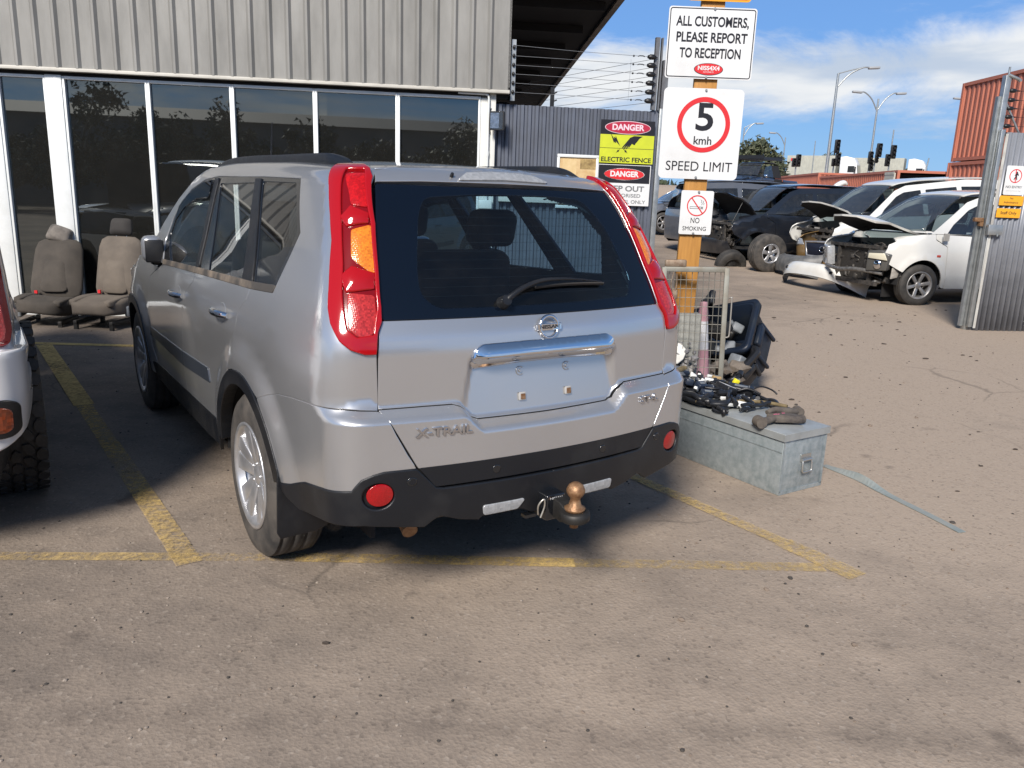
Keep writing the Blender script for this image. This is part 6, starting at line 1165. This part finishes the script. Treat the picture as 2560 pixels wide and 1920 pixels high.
bumper_shell('loose_bumper', 'dark grey bumper arched on the ground beside the loose wheel', (5.85, 16.5, .10), math.radians(104), 1.30, .42, .44, material('dark_bumper', (.06, .065, .07), .5, col2=(.14, .14, .14), vscale=6), INB, .25)
# ---- gold car front between the vans
GB = Body(W=[(.2, .72), (.4, .84), (.7, .87), (.9, .80), (1.2, .7)], T=[(0, 1.0), (.6, .98), (1.1, .90), (1.45, .78), (1.6, .6)], R=[(.2, .1), (1.2, .1)], N=[(.2, 1.50), (.35, 1.58), (.6, 1.60), (.8, 1.54), (1.0, 1.40)], kr=.05, kf=.42, taper=(.1, .1, .7, .12), crown=.08, kc=.14)
gf = thing('car_front', 'gold car front end with a chrome edged grille, wedged between the two white vans', 'car front', (7.35, 17.0, .10), math.radians(128))
panel(GB, 'front', [(-.80, .22), (.80, .22), (.82, .60), (.60, .62), (.42, .66), (.36, .44), (-.36, .44), (-.42, .66), (-.60, .62), (-.82, .60)], 'bumper', GOLDP, gf, sp=.05, thick=.05)
panel(GB, 'front', [(-.36, .46), (.36, .46), (.44, .70), (-.44, .70)], 'grille', material('grille_navy', (.012, .014, .024), .3), gf, off=.004, sp=.05)
q = MB(); P, N = GB.at('front', [(-.38, .71), (-.2, .715), (0, .715), (.2, .715), (.45, .71), (.36, .45), (.2, .445), (-.2, .445), (-.36, .45)]); q.tube([P[i]+N[i]*.02 for i in (7, 8, 0, 1, 2, 3, 4, 5, 6)], .022, 8, closed=True); q.build('grille_surround', ALLOY, gf)
P, N = GB.at('front', [(0, .585)]); M = frame(P[0]+N[0]*.03, (-1, 0, 0), (0, -.1, 1)); MB().tube([M @ Vector((.058*math.cos(i*.314), .058*math.sin(i*.314), 0)) for i in range(20)], .010, 8, closed=True).box(M @ Vector((0, 0, 0)), (.15, .02, .03)).build('badge', CHROME, gf)
panel(GB, 'front', [(.50, .655), (.80, .64), (.80, .78), (.62, .76)], 'headlight', CLEARL, gf, off=.006, sp=.05, both=True); panel(GB, 'side', [(.3, .30), (1.2, .30), (1.25, .62), (1.15, .84), (.5, .92), (.3, .92)], 'wing', GOLDP, gf, sp=.08, both=True)
engine_bay(gf, .5, 1.12, .58, .40, .84, 9, 30)
# ---- loose wheel
lw = thing('loose_wheel', 'muddy off road wheel with a silver five spoke rim propped against the wrecks', 'wheel', (5.38, 17.05, .13), math.radians(15), rot=(0, -.22, math.radians(28))); wheel(lw, 0, 0, .40, .28, .20, -1, RUBBER, ALLOY, 'five', name='tyre', M_dark=DARKM, steer=math.radians(78))
lt = thing('loose_tyre', 'dark loose tyre lying behind the off road wheel', 'tyre', (5.05, 17.9, .04), rot=(0, -1.15, math.radians(20))); wheel(lt, 0, 0, .34, .24, .19, -1, RUBBERD, DARKM, 'disc', name='tyre', M_dark=DARKM, steer=math.radians(70))
# ---- second white van behind, nose down
vb = van('white van with its nose stripped, second of the wrecks and behind the gold car front', (10.75, 18.60, .50), math.radians(104), rot=(-.085, 0, math.radians(104)), wheels=((-.76, .95, .33), (.76, .95, .33)))
engine_bay(vb, 3.95, 4.40, .62, .42, .92, 17, 34); open_bonnet(vb, [[(0, 3.92, 1.17), (.35, 3.88, 1.16), (.70, 3.80, 1.10)], [(0, 4.2, 1.38), (.35, 4.18, 1.37), (.68, 4.08, 1.30)], [(0, 4.55, 1.52), (.35, 4.50, 1.50), (.62, 4.36, 1.42)]], WHITE)
MB().prism([(-.16, -.14), (.18, -.10), (.20, .12), (-.12, .14)], .05, frame((-.74, 4.25, .72), (.3, -1, 0), (0, .1, 1)), 0, .01).build('headlight_opening', material('cream_panel', (.52, .49, .42), .6), vb)
# ---- dark car, bonnet up
DK = Body(W=[(.2, .76), (.35, .84), (.6, .87), (.85, .87), (.98, .85), (1.1, .80), (1.4, .66), (1.5, .60)], T=[(0, 1.05), (.4, 1.28), (.9, 1.46), (1.8, 1.53), (2.4, 1.50), (2.75, 1.42), (3.6, .99), (3.75, .96), (4.3, .86), (4.6, .74), (4.75, .5)], R=[(.2, .1), (.5, 0), (.9, .02), (1.5, .3)], N=[(.2, 4.65), (.4, 4.75), (.65, 4.72), (.9, 4.5), (1.5, 4.3)], kr=.12, kf=.25, taper=(.6, .1, 3.7, .13), wheels=((.95, .32), (3.70, .32)), flare=.02, fr=(.40, .52), crown=.09, kc=.13)
dk_sides = [('body_side', [(.08, .35), (.5, .28)]+arc_side(.95, .32, .39, 178, 2, 14)+[(1.4, .25), (3.22, .25)]+arc_side(3.70, .32, .39, 170, 2, 14)+[(4.3, .32), (4.5, .40), (4.45, .76), (4.2, .85), (3.72, .945), (3.4, .975), (.10, 1.0)], None, 0), ('side_window', [(.75, 1.04), (3.20, 1.02), (2.75, 1.30), (2.3, 1.40), (1.3, 1.41), (.95, 1.33)], G_CAR, .002), ('roof_rail', [(.45, 1.03), (.70, 1.03), (.93, 1.35), (1.3, 1.43), (2.3, 1.42), (2.78, 1.32), (3.25, 1.02), (3.45, 1.0), (2.82, 1.36), (2.35, 1.465), (1.2, 1.47), (.75, 1.38)], None, .004)]
def dark_car(label, loc, rz, paint=NIGHT, body=None, wheels=(), front=True, grp=None, cat='car', name='wrecked_car', rot=None):
    return build_car(name, label, cat, loc, rz, body or DK, paint, dk_sides, tops=[('roof', [(-.54, .85), (.54, .85), (.55, 2.3), (.50, 2.72), (-.50, 2.72), (-.55, 2.3)], None, 0), ('windscreen', [(-.50, 2.76), (.50, 2.76), (.62, 3.1), (.70, 3.50), (.3, 3.62), (-.3, 3.62), (-.70, 3.50), (-.62, 3.1)], G_SCR, 0), ('rear_screen', [(-.58, .3), (.58, .3), (.52, .80), (-.52, .80)], G_CAR, 0)]+([('bonnet', [(-.68, 3.66), (.68, 3.66), (.62, 4.45), (-.62, 4.45)], None, 0)] if front else []),
        fronts=[('front_bumper', [(-.74, .22), (.74, .22), (.76, .55), (.5, .62), (-.5, .62), (-.76, .55)], None, 0)], rears=[('tail', [(-.70, .35), (.70, .35), (.70, .98), (-.70, .98)], None, 0)], wheels=wheels, length=4.6, rot=rot, liner_f=3.7, shell_top=.95, group=grp)
dw = ((-.77, .95, .32), (.77, .95, .32), (.77, 3.70, .32))
da = van('blue black people mover with its bonnet propped up, behind the no smoking sign', (8.95, 20.5, .16), math.radians(107), wheels=((-.76, .95, .33), (.76, .95, .33), (.76, 3.82, .33)), paint=NIGHT)
engine_bay(da, 3.95, 4.42, .64, .36, .92, 23, 40); open_bonnet(da, [[(0, 3.92, 1.17), (.35, 3.88, 1.16), (.70, 3.80, 1.10)], [(0, 4.10, 1.42), (.35, 4.06, 1.40), (.68, 3.98, 1.32)], [(0, 4.32, 1.58), (.35, 4.28, 1.55), (.60, 4.18, 1.47)], [(0, 4.46, 1.62), (.30, 4.42, 1.60), (.50, 4.32, 1.52)]], NIGHT)
panel(VAN, 'front', [(-.74, .22), (.74, .22), (.76, .50), (.5, .56), (-.5, .56), (-.76, .50)], 'front_bumper', NIGHT, da, sp=.08)
MB().cyl((-.55, 4.35, .92), (-.52, 4.10, 1.40), .010, n=6).build('bonnet_stay', BLACKP, da)
# ---- cars further back
gv = build_car('parked_van', 'grey silver people mover standing behind the timber post', 'van', (8.3, 20.9, .18), math.radians(-262+360-180), VAN, GREYP, [s_ for s_ in van_sides if s_[0] != 'upper_side'], tops=[('roof', [(-.56, .3), (.56, .3), (.57, 2.6), (.50, 2.92), (-.50, 2.92), (-.57, 2.6)], None, 0), ('windscreen', [(-.50, 2.97), (.50, 2.97), (.62, 3.35), (.70, 3.78), (-.70, 3.78), (-.62, 3.35)], G_SCR, 0)], rears=[('tailgate', [(-.75, .35), (.75, .35), (.74, 1.1), (-.74, 1.1)], None, 0)], wheels=VANW, length=4.5)
panel(VAN, 'side', van_sides[4][1], 'window_pillars', GREYP, gv, off=0, sp=.08, holes=[s_[1] for s_ in van_sides[5:]], inset=.002, both=True, soft=.03)
gv.location = (3.95, 20.6, .22); gv.rotation_euler = (0, 0, math.radians(-78))
cws = ((-.77, .95, .32), (.77, .95, .32), (-.77, 3.70, .32), (.77, 3.70, .32))
c2 = dark_car('slate blue sedan in the second row, roof showing above the dark wreck', (9.6, 24.0, .30), math.radians(100), SLATE, wheels=cws, name='parked_car')
c3 = dark_car('dark navy car in the second row, left of the slate blue sedan', (11.8, 27.2, .50), math.radians(98), BLUEP, wheels=cws, name='parked_car')
c4 = dark_car('dusty grey car far back, right below the dark blue ute', (8.1, 27.5, .50), math.radians(102), GREYP, wheels=cws, name='parked_car')
# dark blue ute with roof rack, door open, on the rise
UT = Body(W=[(.4, .80), (.6, .88), (1.0, .90), (1.15, .86), (1.6, .72), (1.85, .66)], T=[(0, 1.10), (1.5, 1.12), (1.62, 1.70), (1.9, 1.80), (2.7, 1.80), (3.0, 1.72), (3.65, 1.20), (3.8, 1.15), (4.6, 1.06), (4.95, .9), (5.1, .6)], R=[(.4, .0), (1.9, .1)], N=[(.3, 5.0), (.7, 5.05), (1.0, 4.95), (1.8, 4.8)], kr=.04, kf=.15, taper=(.3, .05, 4.3, .15), wheels=((1.1, .38), (4.15, .38)), flare=.025, fr=(.46, .56), crown=.05)
ut = build_car('utility_truck', 'dark blue ute with a roof rack and open rear door, above the other cars', 'ute', (12.35, 38.6, 1.5), math.radians(135), UT, BLUEP, [('tub_side', [(.05, .55), (.62, .5)]+arc_side(1.1, .38, .45, 170, 10, 12)+[(1.55, .5), (1.60, 1.08), (.05, 1.06)], None, 0), ('rear_door', rect(1.63, 2.42, .48, 1.10), LINER, -.03), ('front_door', [(2.44, .48), (3.30, .48), (3.45, 1.12), (2.44, 1.10)], None, 0), ('front_wing', [(3.32, .48), (3.66, .46)]+arc_side(4.15, .38, .45, 170, 10, 12)+[(4.7, .6), (4.75, 1.0), (3.8, 1.12), (3.47, 1.13)], None, 0), ('front_window', [(2.46, 1.14), (3.42, 1.16), (3.0, 1.58), (2.46, 1.66)], G_CAR, .003), ('rear_opening', [(1.70, 1.14), (2.40, 1.14), (2.40, 1.66), (1.78, 1.66)], LINER, -.01)],
    tops=[('roof', [(-.55, 1.75), (.55, 1.75), (.55, 2.9), (-.55, 2.9)], None, 0), ('windscreen', [(-.56, 2.96), (.56, 2.96), (.70, 3.58), (-.70, 3.58)], G_SCR, 0), ('bonnet', [(-.72, 3.68), (.72, 3.68), (.66, 4.8), (-.66, 4.8)], None, 0)], fronts=[('front_bumper', [(-.8, .4), (.8, .4), (.8, .95), (-.8, .95)], None, 0)], wheels=((-.78, 1.1, .38), (.78, 1.1, .38), (-.78, 4.15, .38), (.78, 4.15, .38)), length=5.0, cabin=(1.6, 3.3))
m = MB()
for x in (-.6, .6): m.box((x, 2.2, 1.95), (.05, 1.7, .12))
for i in range(8): m.box((0, 1.4+.23*i, 1.93), (1.2, .05, .03))
m.box((0, 1.36, 2.0), (1.25, .04, .16)).box((0, 3.04, 2.0), (1.25, .04, .16)); m.build('roof_rack', BLACKP, ut)
MB().box((-.93, 3.30, 1.18), (.16, .08, .16), bev=.03).build('door_mirror', CHROME, ut)

st = thing('steel_stand', 'low steel storage stand under the dark blue ute', 'stand', (12.35, 38.6, .55), math.radians(135)); m = MB()
for y in (.9, 4.3):
    m.box((0, y, .88), (2.0, .12, .12))
    for x in (-.95, .95): m.box((x, y, .42), (.1, .1, .85))
m.build('stand_frame', GALV, st)
# ---------------------------------------------------------------- containers
CON = material('red_container_paint', (.46, .155, .095), .6, col2=(.40, .125, .075), vscale=2.5, stretch=(1, 1, .4), lo=.35, hi=.7, detail=8); CONB = material('grey_container_paint', (.43, .43, .37), .6, col2=(.36, .36, .31), vscale=2)
def container(label, loc, rz, L, mat_, open_end=False, group=None, H=2.59, Wd=2.44):
    """local x across (0..Wd), y along (0..L); corrugated sheets between a square frame"""
    t = thing('shipping_container', label, 'container', loc, rz, group); m = MB()
    for x in (.06, Wd-.06):
        for y in (.06, L-.06): m.box((x, y, H/2), (.12, .12, H))
        for z in (.07, H-.05): m.box((x, L/2, z), (.10, L-.24, .11))
    for y in (.06, L-.06):
        for z in (.07, H-.05): m.box((Wd/2, y, z), (Wd-.24, .10, .11))
    m.build('frame', mat_, t)
    def sheet(n, f):
        q = MB(); pts = []; 
        for i in range(n): b = i/n; w = 1/n; pts += [(b, 0), (b+w*.3, 0), (b+w*.42, .04), (b+w*.82, .04), (b+w*.94, 0)]
        pts.append((1, 0)); v = [f(u, d, z) for z in (.12, H-.1) for u, d in pts]; k = len(pts); q.add(v, [[i, i+1, k+i+1, k+i] for i in range(k-1)]); return q
    n = int(L/.28)
    sheet(n, lambda u, d, z: (.04+d, .12+u*(L-.24), z)).build('side_sheet', mat_, t); sheet(n, lambda u, d, z: (Wd-.04-d, .12+u*(L-.24), z)).build('side_sheet', mat_, t); sheet(9, lambda u, d, z: (.12+u*(Wd-.24), L-.04-d, z)).build('end_sheet', mat_, t)
    MB().box((Wd/2, L/2, H-.03), (Wd-.12, L-.1, .03)).box((Wd/2, L/2, .10), (Wd-.2, L-.2, .05)).build('roof_sheet', mat_, t)
    if open_end:
        MB().box((Wd/2, .55, H/2), (Wd-.3, .03, H-.3)).build('shade_sheet', LINER, t)  # black sheet in place of the shade inside the container
        d = MB(); d.box((-.10, -.02+.62, H/2), (.05, 1.2, H-.25)); [d.box((-.13, .62, .3+.24*i), (.02, 1.15, .12)) for i in range(10)]; d.build('door_leaf', material('pale_door', (.52, .50, .42), .6, col2=(.42, .40, .34), vscale=4), t)
        MB().box((Wd+.09, .62, H/2), (.05, 1.2, H-.25)).build('door_leaf', mat_, t)
    else: sheet(9, lambda u, d, z: (.12+u*(Wd-.24), .04+d, z)).build('end_sheet', mat_, t)
    return t
sx, sy = 15.15, 22.95
gz_ = .56
for k, lb in ((0, 'red shipping container, lower one of the tall stack by the gate'), (1, 'red shipping container, upper one of the tall stack by the gate')):
    container(lb, (sx+.02*k, sy-.03*k, gz_+2.62*k), math.radians(.6), 6.06, CON, group='stacked red containers')
container('long red shipping container with open doors showing a black inside', (17.0, 37.0, .60), math.radians(-4.5), 12.19, CON, True)
container('red shipping container behind the long open one, in line with it', (17.97, 49.4, .84), math.radians(-4.5), 12.19, CON)
ld = thing('ladder', 'orange red ladder standing between the open container and the stack', 'ladder', (19.3, 36.6, .56), 0); m = MB()
for x in (-.28, .28): m.box((x, 0, 1.5), (.06, .05, 3.0))
for i in range(9): m.box((0, 0, .3+.3*i), (.5, .035, .035))
m.build('ladder_frame', CON, ld)
fd = MB().tube(smooth_path([(0, 0, .0), (.35, .05, .35), (.75, .10, .52), (.95, .12, .45)], 5), [.05+.07*math.sin(math.pi*i/15) for i in range(16)], 8).build('car_wing', WHITE, label='white car wing panel lying on the roof of the slate blue sedan', cat='car part'); fd.location = (9.45, 25.0, 1.84); fd.scale = (.62, .8, .75)
# ---------------------------------------------------------------- road behind: embankment, guard rail, trucks, lamps, signals, trees
RY = 60.0
m = MB(); m.add([(-40, 105, 3.31), (220, 105, 3.31), (220, 124, 3.31), (-40, 124, 3.31)], [[0, 1, 2, 3]]); m.build('road', material('far_asphalt', (.07, .07, .07), .9), kind='structure')
gr = thing('guard_rail', 'grey road guard rail beyond the containers', 'guard rail', (33.0, 104.6, 3.3)); m = MB()
for z in (.55, .70): m.box((2.5, 0, z), (15, .05, .10))
m.build('rail', GALV, gr); m = MB()
for i in range(8): m.box((-4.5+2*i, .06, .4), (.1, .1, .8))
m.build('rail_post', GALV, gr)
def truck(label, x, y, L):
    """semi trailer facing +x with a tall grey container; local x along"""
    t = thing('container_truck', label, 'truck', (x, y, 3.9), math.radians(-32), 'container trucks on the far road'); m = MB(); n = int(L/.3); H0, H1 = 1.35, 4.05
    b = MB(); b.box((-L/2, 0, (H0+H1)/2), (L, 2.3, H1-H0)); [b.box((-L+.15+i*L/n, -1.165, (H0+H1)/2), (.14, .05, H1-H0-.2)) for i in range(n)]; b.build('container', CONB, t)
    MB().box((-L/2, 0, 1.15), (L, 2.2, .2)).box((-L/2, -1.0, .9), (L*.4, .1, .5)).build('chassis', BLACKP, t); MB().prism([(-L+.5, 3.35), (-L+1.3, 3.35), (-L+1.3, 3.7), (-L+.5, 3.7)], .02, frame((0, -1.2, 0), (1, 0, 0), (0, 0, 1))).build('logo_panel', SR, t)
    c = MB(); c.prism([(.5, .5), (2.75, .5), (2.82, 1.7), (2.62, 3.0), (2.2, 3.75), (1.2, 4.0), (.5, 3.9)], 2.4, frame((0, 1.2, 0), (1, 0, 0), (0, 0, 1)), 0, .08); cab = c.build('cab', SW, t)
    MB().prism([(2.45, 1.85), (2.80, 1.80), (2.64, 2.85), (2.42, 2.9)], 2.2, frame((.05, 1.1, 0), (1, 0, 0), (0, 0, 1))).box((1.95, 0, 2.35), (.8, 2.44, .8)).build('cab_window', GLOSSB, cab); MB().box((2.5, -1.4, 2.3), (.15, .3, .7)).build('mirror', BLACKP, cab)
    for x_ in (1.6, -1.0, -L+1.2, -L+2.4, -L+3.6): wheel(t, 0, 0, .5, .3, .28, 1, RUBBERD, ALLOYD, 'disc', name='wheel', M_dark=DARKM).matrix_local = Matrix.Translation((x_, -1.05, 0)) @ Matrix.Rotation(-math.pi/2, 4, 'Z')
    return t
truck('white truck with a long pale container, left one on the far road', 42.6, 110.5, 6.4); truck('white truck with a long pale container, right one on the far road', 51.6, 110.5, 7.6)
def pole_taper(m, h, r0, r1): m.cyl((0, 0, 0), (0, 0, h), r0, r1, 12)
def street_lamp(label, x, y, h, arms, reach, z0=1.0, r=.11):
    t = thing('street_lamp', label, 'street lamp', (x, y, z0), 0, 'street lamps over the far road'); m = MB(); pole_taper(m, h, r, r*.6); m.build('pole', GALV, t)
    for s in arms:
        MB().tube(smooth_path([(0, 0, h-.9), (s*reach*.35, 0, h-.05), (s*reach*.75, 0, h+.42), (s*reach, 0, h+.45)], 6), .05, 8).build('arm', GALV, t)
        if s > 0 and len(arms) == 1: MB().tube(smooth_path([(0, 0, h), (s*reach*.4, 0, h+.25), (s*reach*.8, 0, h+.46)], 5), .035, 8).build('arm', GALV, t)
        MB().box((s*(reach+.25), 0, h+.44), (.75, .32, .16), (0, -s*.06, 0), bev=.05).build('lamp_head', material('lamp_head_grey', (.30, .31, .32), .5), t)
    return t
street_lamp('nearest tall single arm street lamp beyond the containers', 21.25, 57, 9.25, (1,), 2.1, .94, r=.13); street_lamp('double arm street lamp in the middle distance', 27.57, 65, 8.7, (-1, 1), 1.45, .98)
street_lamp('far single arm street lamp just right of the speed sign', 23.07, 86, 7.9, (1,), 1.3, 1.14, r=.10); street_lamp('far single arm street lamp leaning left over the gum tree', 30.3, 95, 7.7, (-1,), 1.3, 1.2, r=.10)
street_lamp('street lamp mostly hidden behind the tall red stack, head showing', 41.6, 75, 9.7, (-1,), 2.5, 1.05)
def signal(label, x, y, h, r=.06, heads=((0, 0, 1),), z0=1.0, top=0):
    t = thing('traffic_light', label, 'traffic light', (x, y, z0), 0, 'traffic lights at the far junction'); m = MB(); m.cyl((0, 0, 0), (0, 0, h+top), r, r*.8, 10); m.build('pole', GALV, t)
    for (dx, dz, sc) in heads:
        b = MB(); b.prism(rrect(.42*sc, 1.05*sc, .06), .14, frame((dx, -.15, h+dz), (1, 0, 0), (0, 0, 1)), 0, .02)
        hd = b.build('signal_head', BLACKP, t)
        for k in (-1, 0, 1): MB().cyl((dx, -.30, h+dz+k*.32*sc), (dx, -.46, h+dz+k*.32*sc+.02), .13*sc, .14*sc, 12, cap=False).cyl((dx, -.28, h+dz+k*.32*sc), (dx, -.31, h+dz+k*.32*sc), .11*sc, n=12).build('visor', LINER, hd)
    return t
signal('traffic light beside the nearest street lamp, upper and lower heads', 21.48, 56.4, 3.6, z0=.94, heads=((.0, .9, .85), (.14, .03, .8), (-.14, -.15, .5)))
signal('traffic light with a pale pole and a small side head, farthest left', 20.45, 61, 3.75, z0=.96, heads=((.06, -.05, .85), (-.27, -.2, .6)))
signal('traffic light under the double arm lamp, four heads clustered', 26.66, 62, 4.9, z0=.96, heads=((.12, -.2, .95), (-.46, -.75, .85), (.0, -.82, .6), (-.36, -1.3, .8))); signal('traffic light on the bare pole left of the right truck cab', 27.98, 62.5, 5.0, z0=.96, heads=((.10, -.35, .95), (-.26, -.97, .85)), top=1.25)
MB().tube([(0, 0, 0), (.22, 0, 1.9)], .05, 8).build('sign_pole', GALV, label='short leaning bare pole right of the far trucks', cat='pole').location = (30.95, 63, 3.4)
MB().cyl((0, 0, 0), (0, 0, 6.1), .06, .04, 8).build('bare_pole', GALV, label='thin bare pole left of the nearest street lamp', cat='pole').location = (26.65, 75, 1.05)
def tree(label, x, y, z0, h, cw_, seed, mat_, n=2600, name='gum_tree', leaf=.22, trunk_h=.35, group=None, wide=1.0):
    r = random.Random(seed); t = thing(name, label, 'tree', (x, y, z0), r.random()*6, group); m = MB(); cl = []; top = Vector((0, 0, h*trunk_h))
    m.tube([(0, 0, 0), (r.uniform(-.1, .1), .05, h*trunk_h*.5), top], [h*.035, h*.028, h*.022], 8)
    for i in range(11):
        a = i*2.4+r.random(); el = r.uniform(.25, 1.3); L = h*(1-trunk_h)*r.uniform(.5, .95); e = top+Vector((math.cos(a)*math.cos(el)*L*wide*cw_, math.sin(a)*math.cos(el)*L*wide*cw_, math.sin(el)*L*.95)); md = top.lerp(e, .5)+Vector((0, 0, L*.08)); m.tube([top, md, e], [h*.016, h*.010, h*.004], 6); cl += [(e, r.uniform(.10, .17)*h), (md.lerp(e, .4), r.uniform(.08, .13)*h)]
        for _ in range(2): cl.append((e+Vector((r.uniform(-.14, .14)*h, r.uniform(-.14, .14)*h, r.uniform(-.12, .06)*h)), r.uniform(.05, .10)*h))
    m.build('trunk', material('gum_bark', (.22, .19, .16), .85), t); q = MB()
    for i in range(n):
        c, R_ = cl[int(r.random()**1.1*len(cl))]; d = Vector((r.gauss(0, 1), r.gauss(0, 1), r.gauss(0, .8))); d = d.normalized()*R_*r.random()**.45; p = c+d; s_ = leaf*r.uniform(.5, 1.2); a = Vector((r.gauss(0, 1), r.gauss(0, 1), r.gauss(0, 1)-.6)).normalized(); b = a.orthogonal().normalized()*s_*.32; a = a*s_
        q.add([p-b, p+a*.5-b*.3, p+a, p+b], [[0, 1, 2, 3]], False, i % 3)
    q.build('crown', [material('gum_leaf', (.060, .072, .035), .6), material('gum_leaf_pale', (.105, .112, .065), .6), material('gum_leaf_dark', (.032, .040, .022), .6)], t); return t
tree('large olive green gum tree right of the speed sign', 22.6, 80, 1.1, 7.1, .62, 3, None, 5200, leaf=.50, trunk_h=.28)
tree('small round gum tree behind the roof rack of the ute', 28.7, 92, 1.2, 5.1, .5, 5, None, 1500, leaf=.42, trunk_h=.25)
for i, (x, y, h, w, lb) in enumerate(((49.5, 135, 7.7, .5, 'dark gum tree behind the nearest street lamp'), (51.8, 136, 8.0, .45, 'dark gum tree over the left truck, beside the signals'), (54.2, 137, 7.2, .4, 'small dark tree over the left truck cab'), (62.0, 138, 8.1, .7, 'broad dark tree behind the right truck'))): tree(lb, x, y, 2.2, h, w, 20+i, None, 1300, leaf=.6, trunk_h=.35, name='distant_tree')
m = MB(); r = random.Random(77)
for i in range(5200):
    x = r.uniform(10, 190); y = r.uniform(160, 190); h = 3.4+1.3*math.sin(x*.15)+.9*math.sin(x*.47); p = Vector((x, y, 2.0+r.random()**.7*max(.6, h))); s_ = r.uniform(.5, 1.1); a = Vector((r.gauss(0, 1), r.gauss(0, 1), r.gauss(0, 1))).normalized(); b = a.orthogonal()*s_*.5; a *= s_; m.add([p-b, p+a, p+b, p-a], [[0, 1, 2, 3]], False, i % 2)
m.build('far_wood', [MATS['gum_leaf'], MATS['gum_leaf_dark']], kind='stuff')
# ---------------------------------------------------------------- what the windows and paint mirror: the yard side behind the camera
sh = thing('warehouse', 'long low grey warehouse across the yard behind the camera', 'building', (-30, -34, 0), .05); MB().box((30, -8, 2.6), (70, 14, 5.2)).build('wall', material('far_shed_grey', (.16, .165, .17), .7), sh); MB().prism([(-7.4, 5.2), (7.4, 5.2), (0, 6.4)], 71, frame((-5.5, -8, 0), (0, 1, 0), (0, 0, 1))).build('roof', material('far_shed_roof', (.07, .07, .075), .7), sh)
for i, (x, y, h) in enumerate(((-20, -25, 5.6), (-17, -24, 5.9), (-14.5, -25, 6.6), (-12, -26, 6.3), (-9, -25, 6.1), (-6.5, -26, 5.2), (-1.5, -27, 5.6), (2.5, -26, 5.2), (6, -25, 6.2))): tree('dark bushy tree across the yard behind the camera', x, y, 0, h, 1.0, 60+i, None, 4200, leaf=.30, trunk_h=.15, name='yard_tree', group='trees across the yard')
# ---------------------------------------------------------------- loose stones and dirt clods
r = random.Random(5); m = MB()
for i in range(2600):
    y = .9+r.random()**1.7*13; x = r.uniform(-1, 1)*(1.2+y*.62); s_ = r.uniform(.0015, .0055)*(1+y*.10)*(2.3 if r.random() < .05 else 1); m.rock((x, y, s_*.25), s_, (1, 1, .6), seed=i, mi=i % 3)
m.build('gravel', [material('pale_grit', (.28, .235, .195), .9), material('brown_grit', (.20, .155, .12), .9), material('dark_grit', (.055, .048, .042), .9)], kind='stuff')
m = MB()
for i in range(90):
    a = r.gauss(0, 1); x, y = (5.0+a*.7, 11.3+r.gauss(0, .5)+.25*a) if i % 2 else (r.uniform(2, 5.6), r.uniform(5.5, 13)); s_ = .006+.017*r.random()**3; m.rock((x, y, s_*.2+ground_z(x, y)), s_, (1.5, .8, .5), seed=900+i)
for (x, y, s_) in ((2.55, 4.25, .009), (2.95, 4.72, .010), (3.4, 5.1, .012), (-.62, 2.48, .010), (3.1, 7.2, .014)): m.rock((x, y, s_*.3), s_, (1.6, .9, .6), seed=int(x*100))
m.build('dirt_clods', material('dark_clod', (.05, .038, .03), .9), kind='stuff')
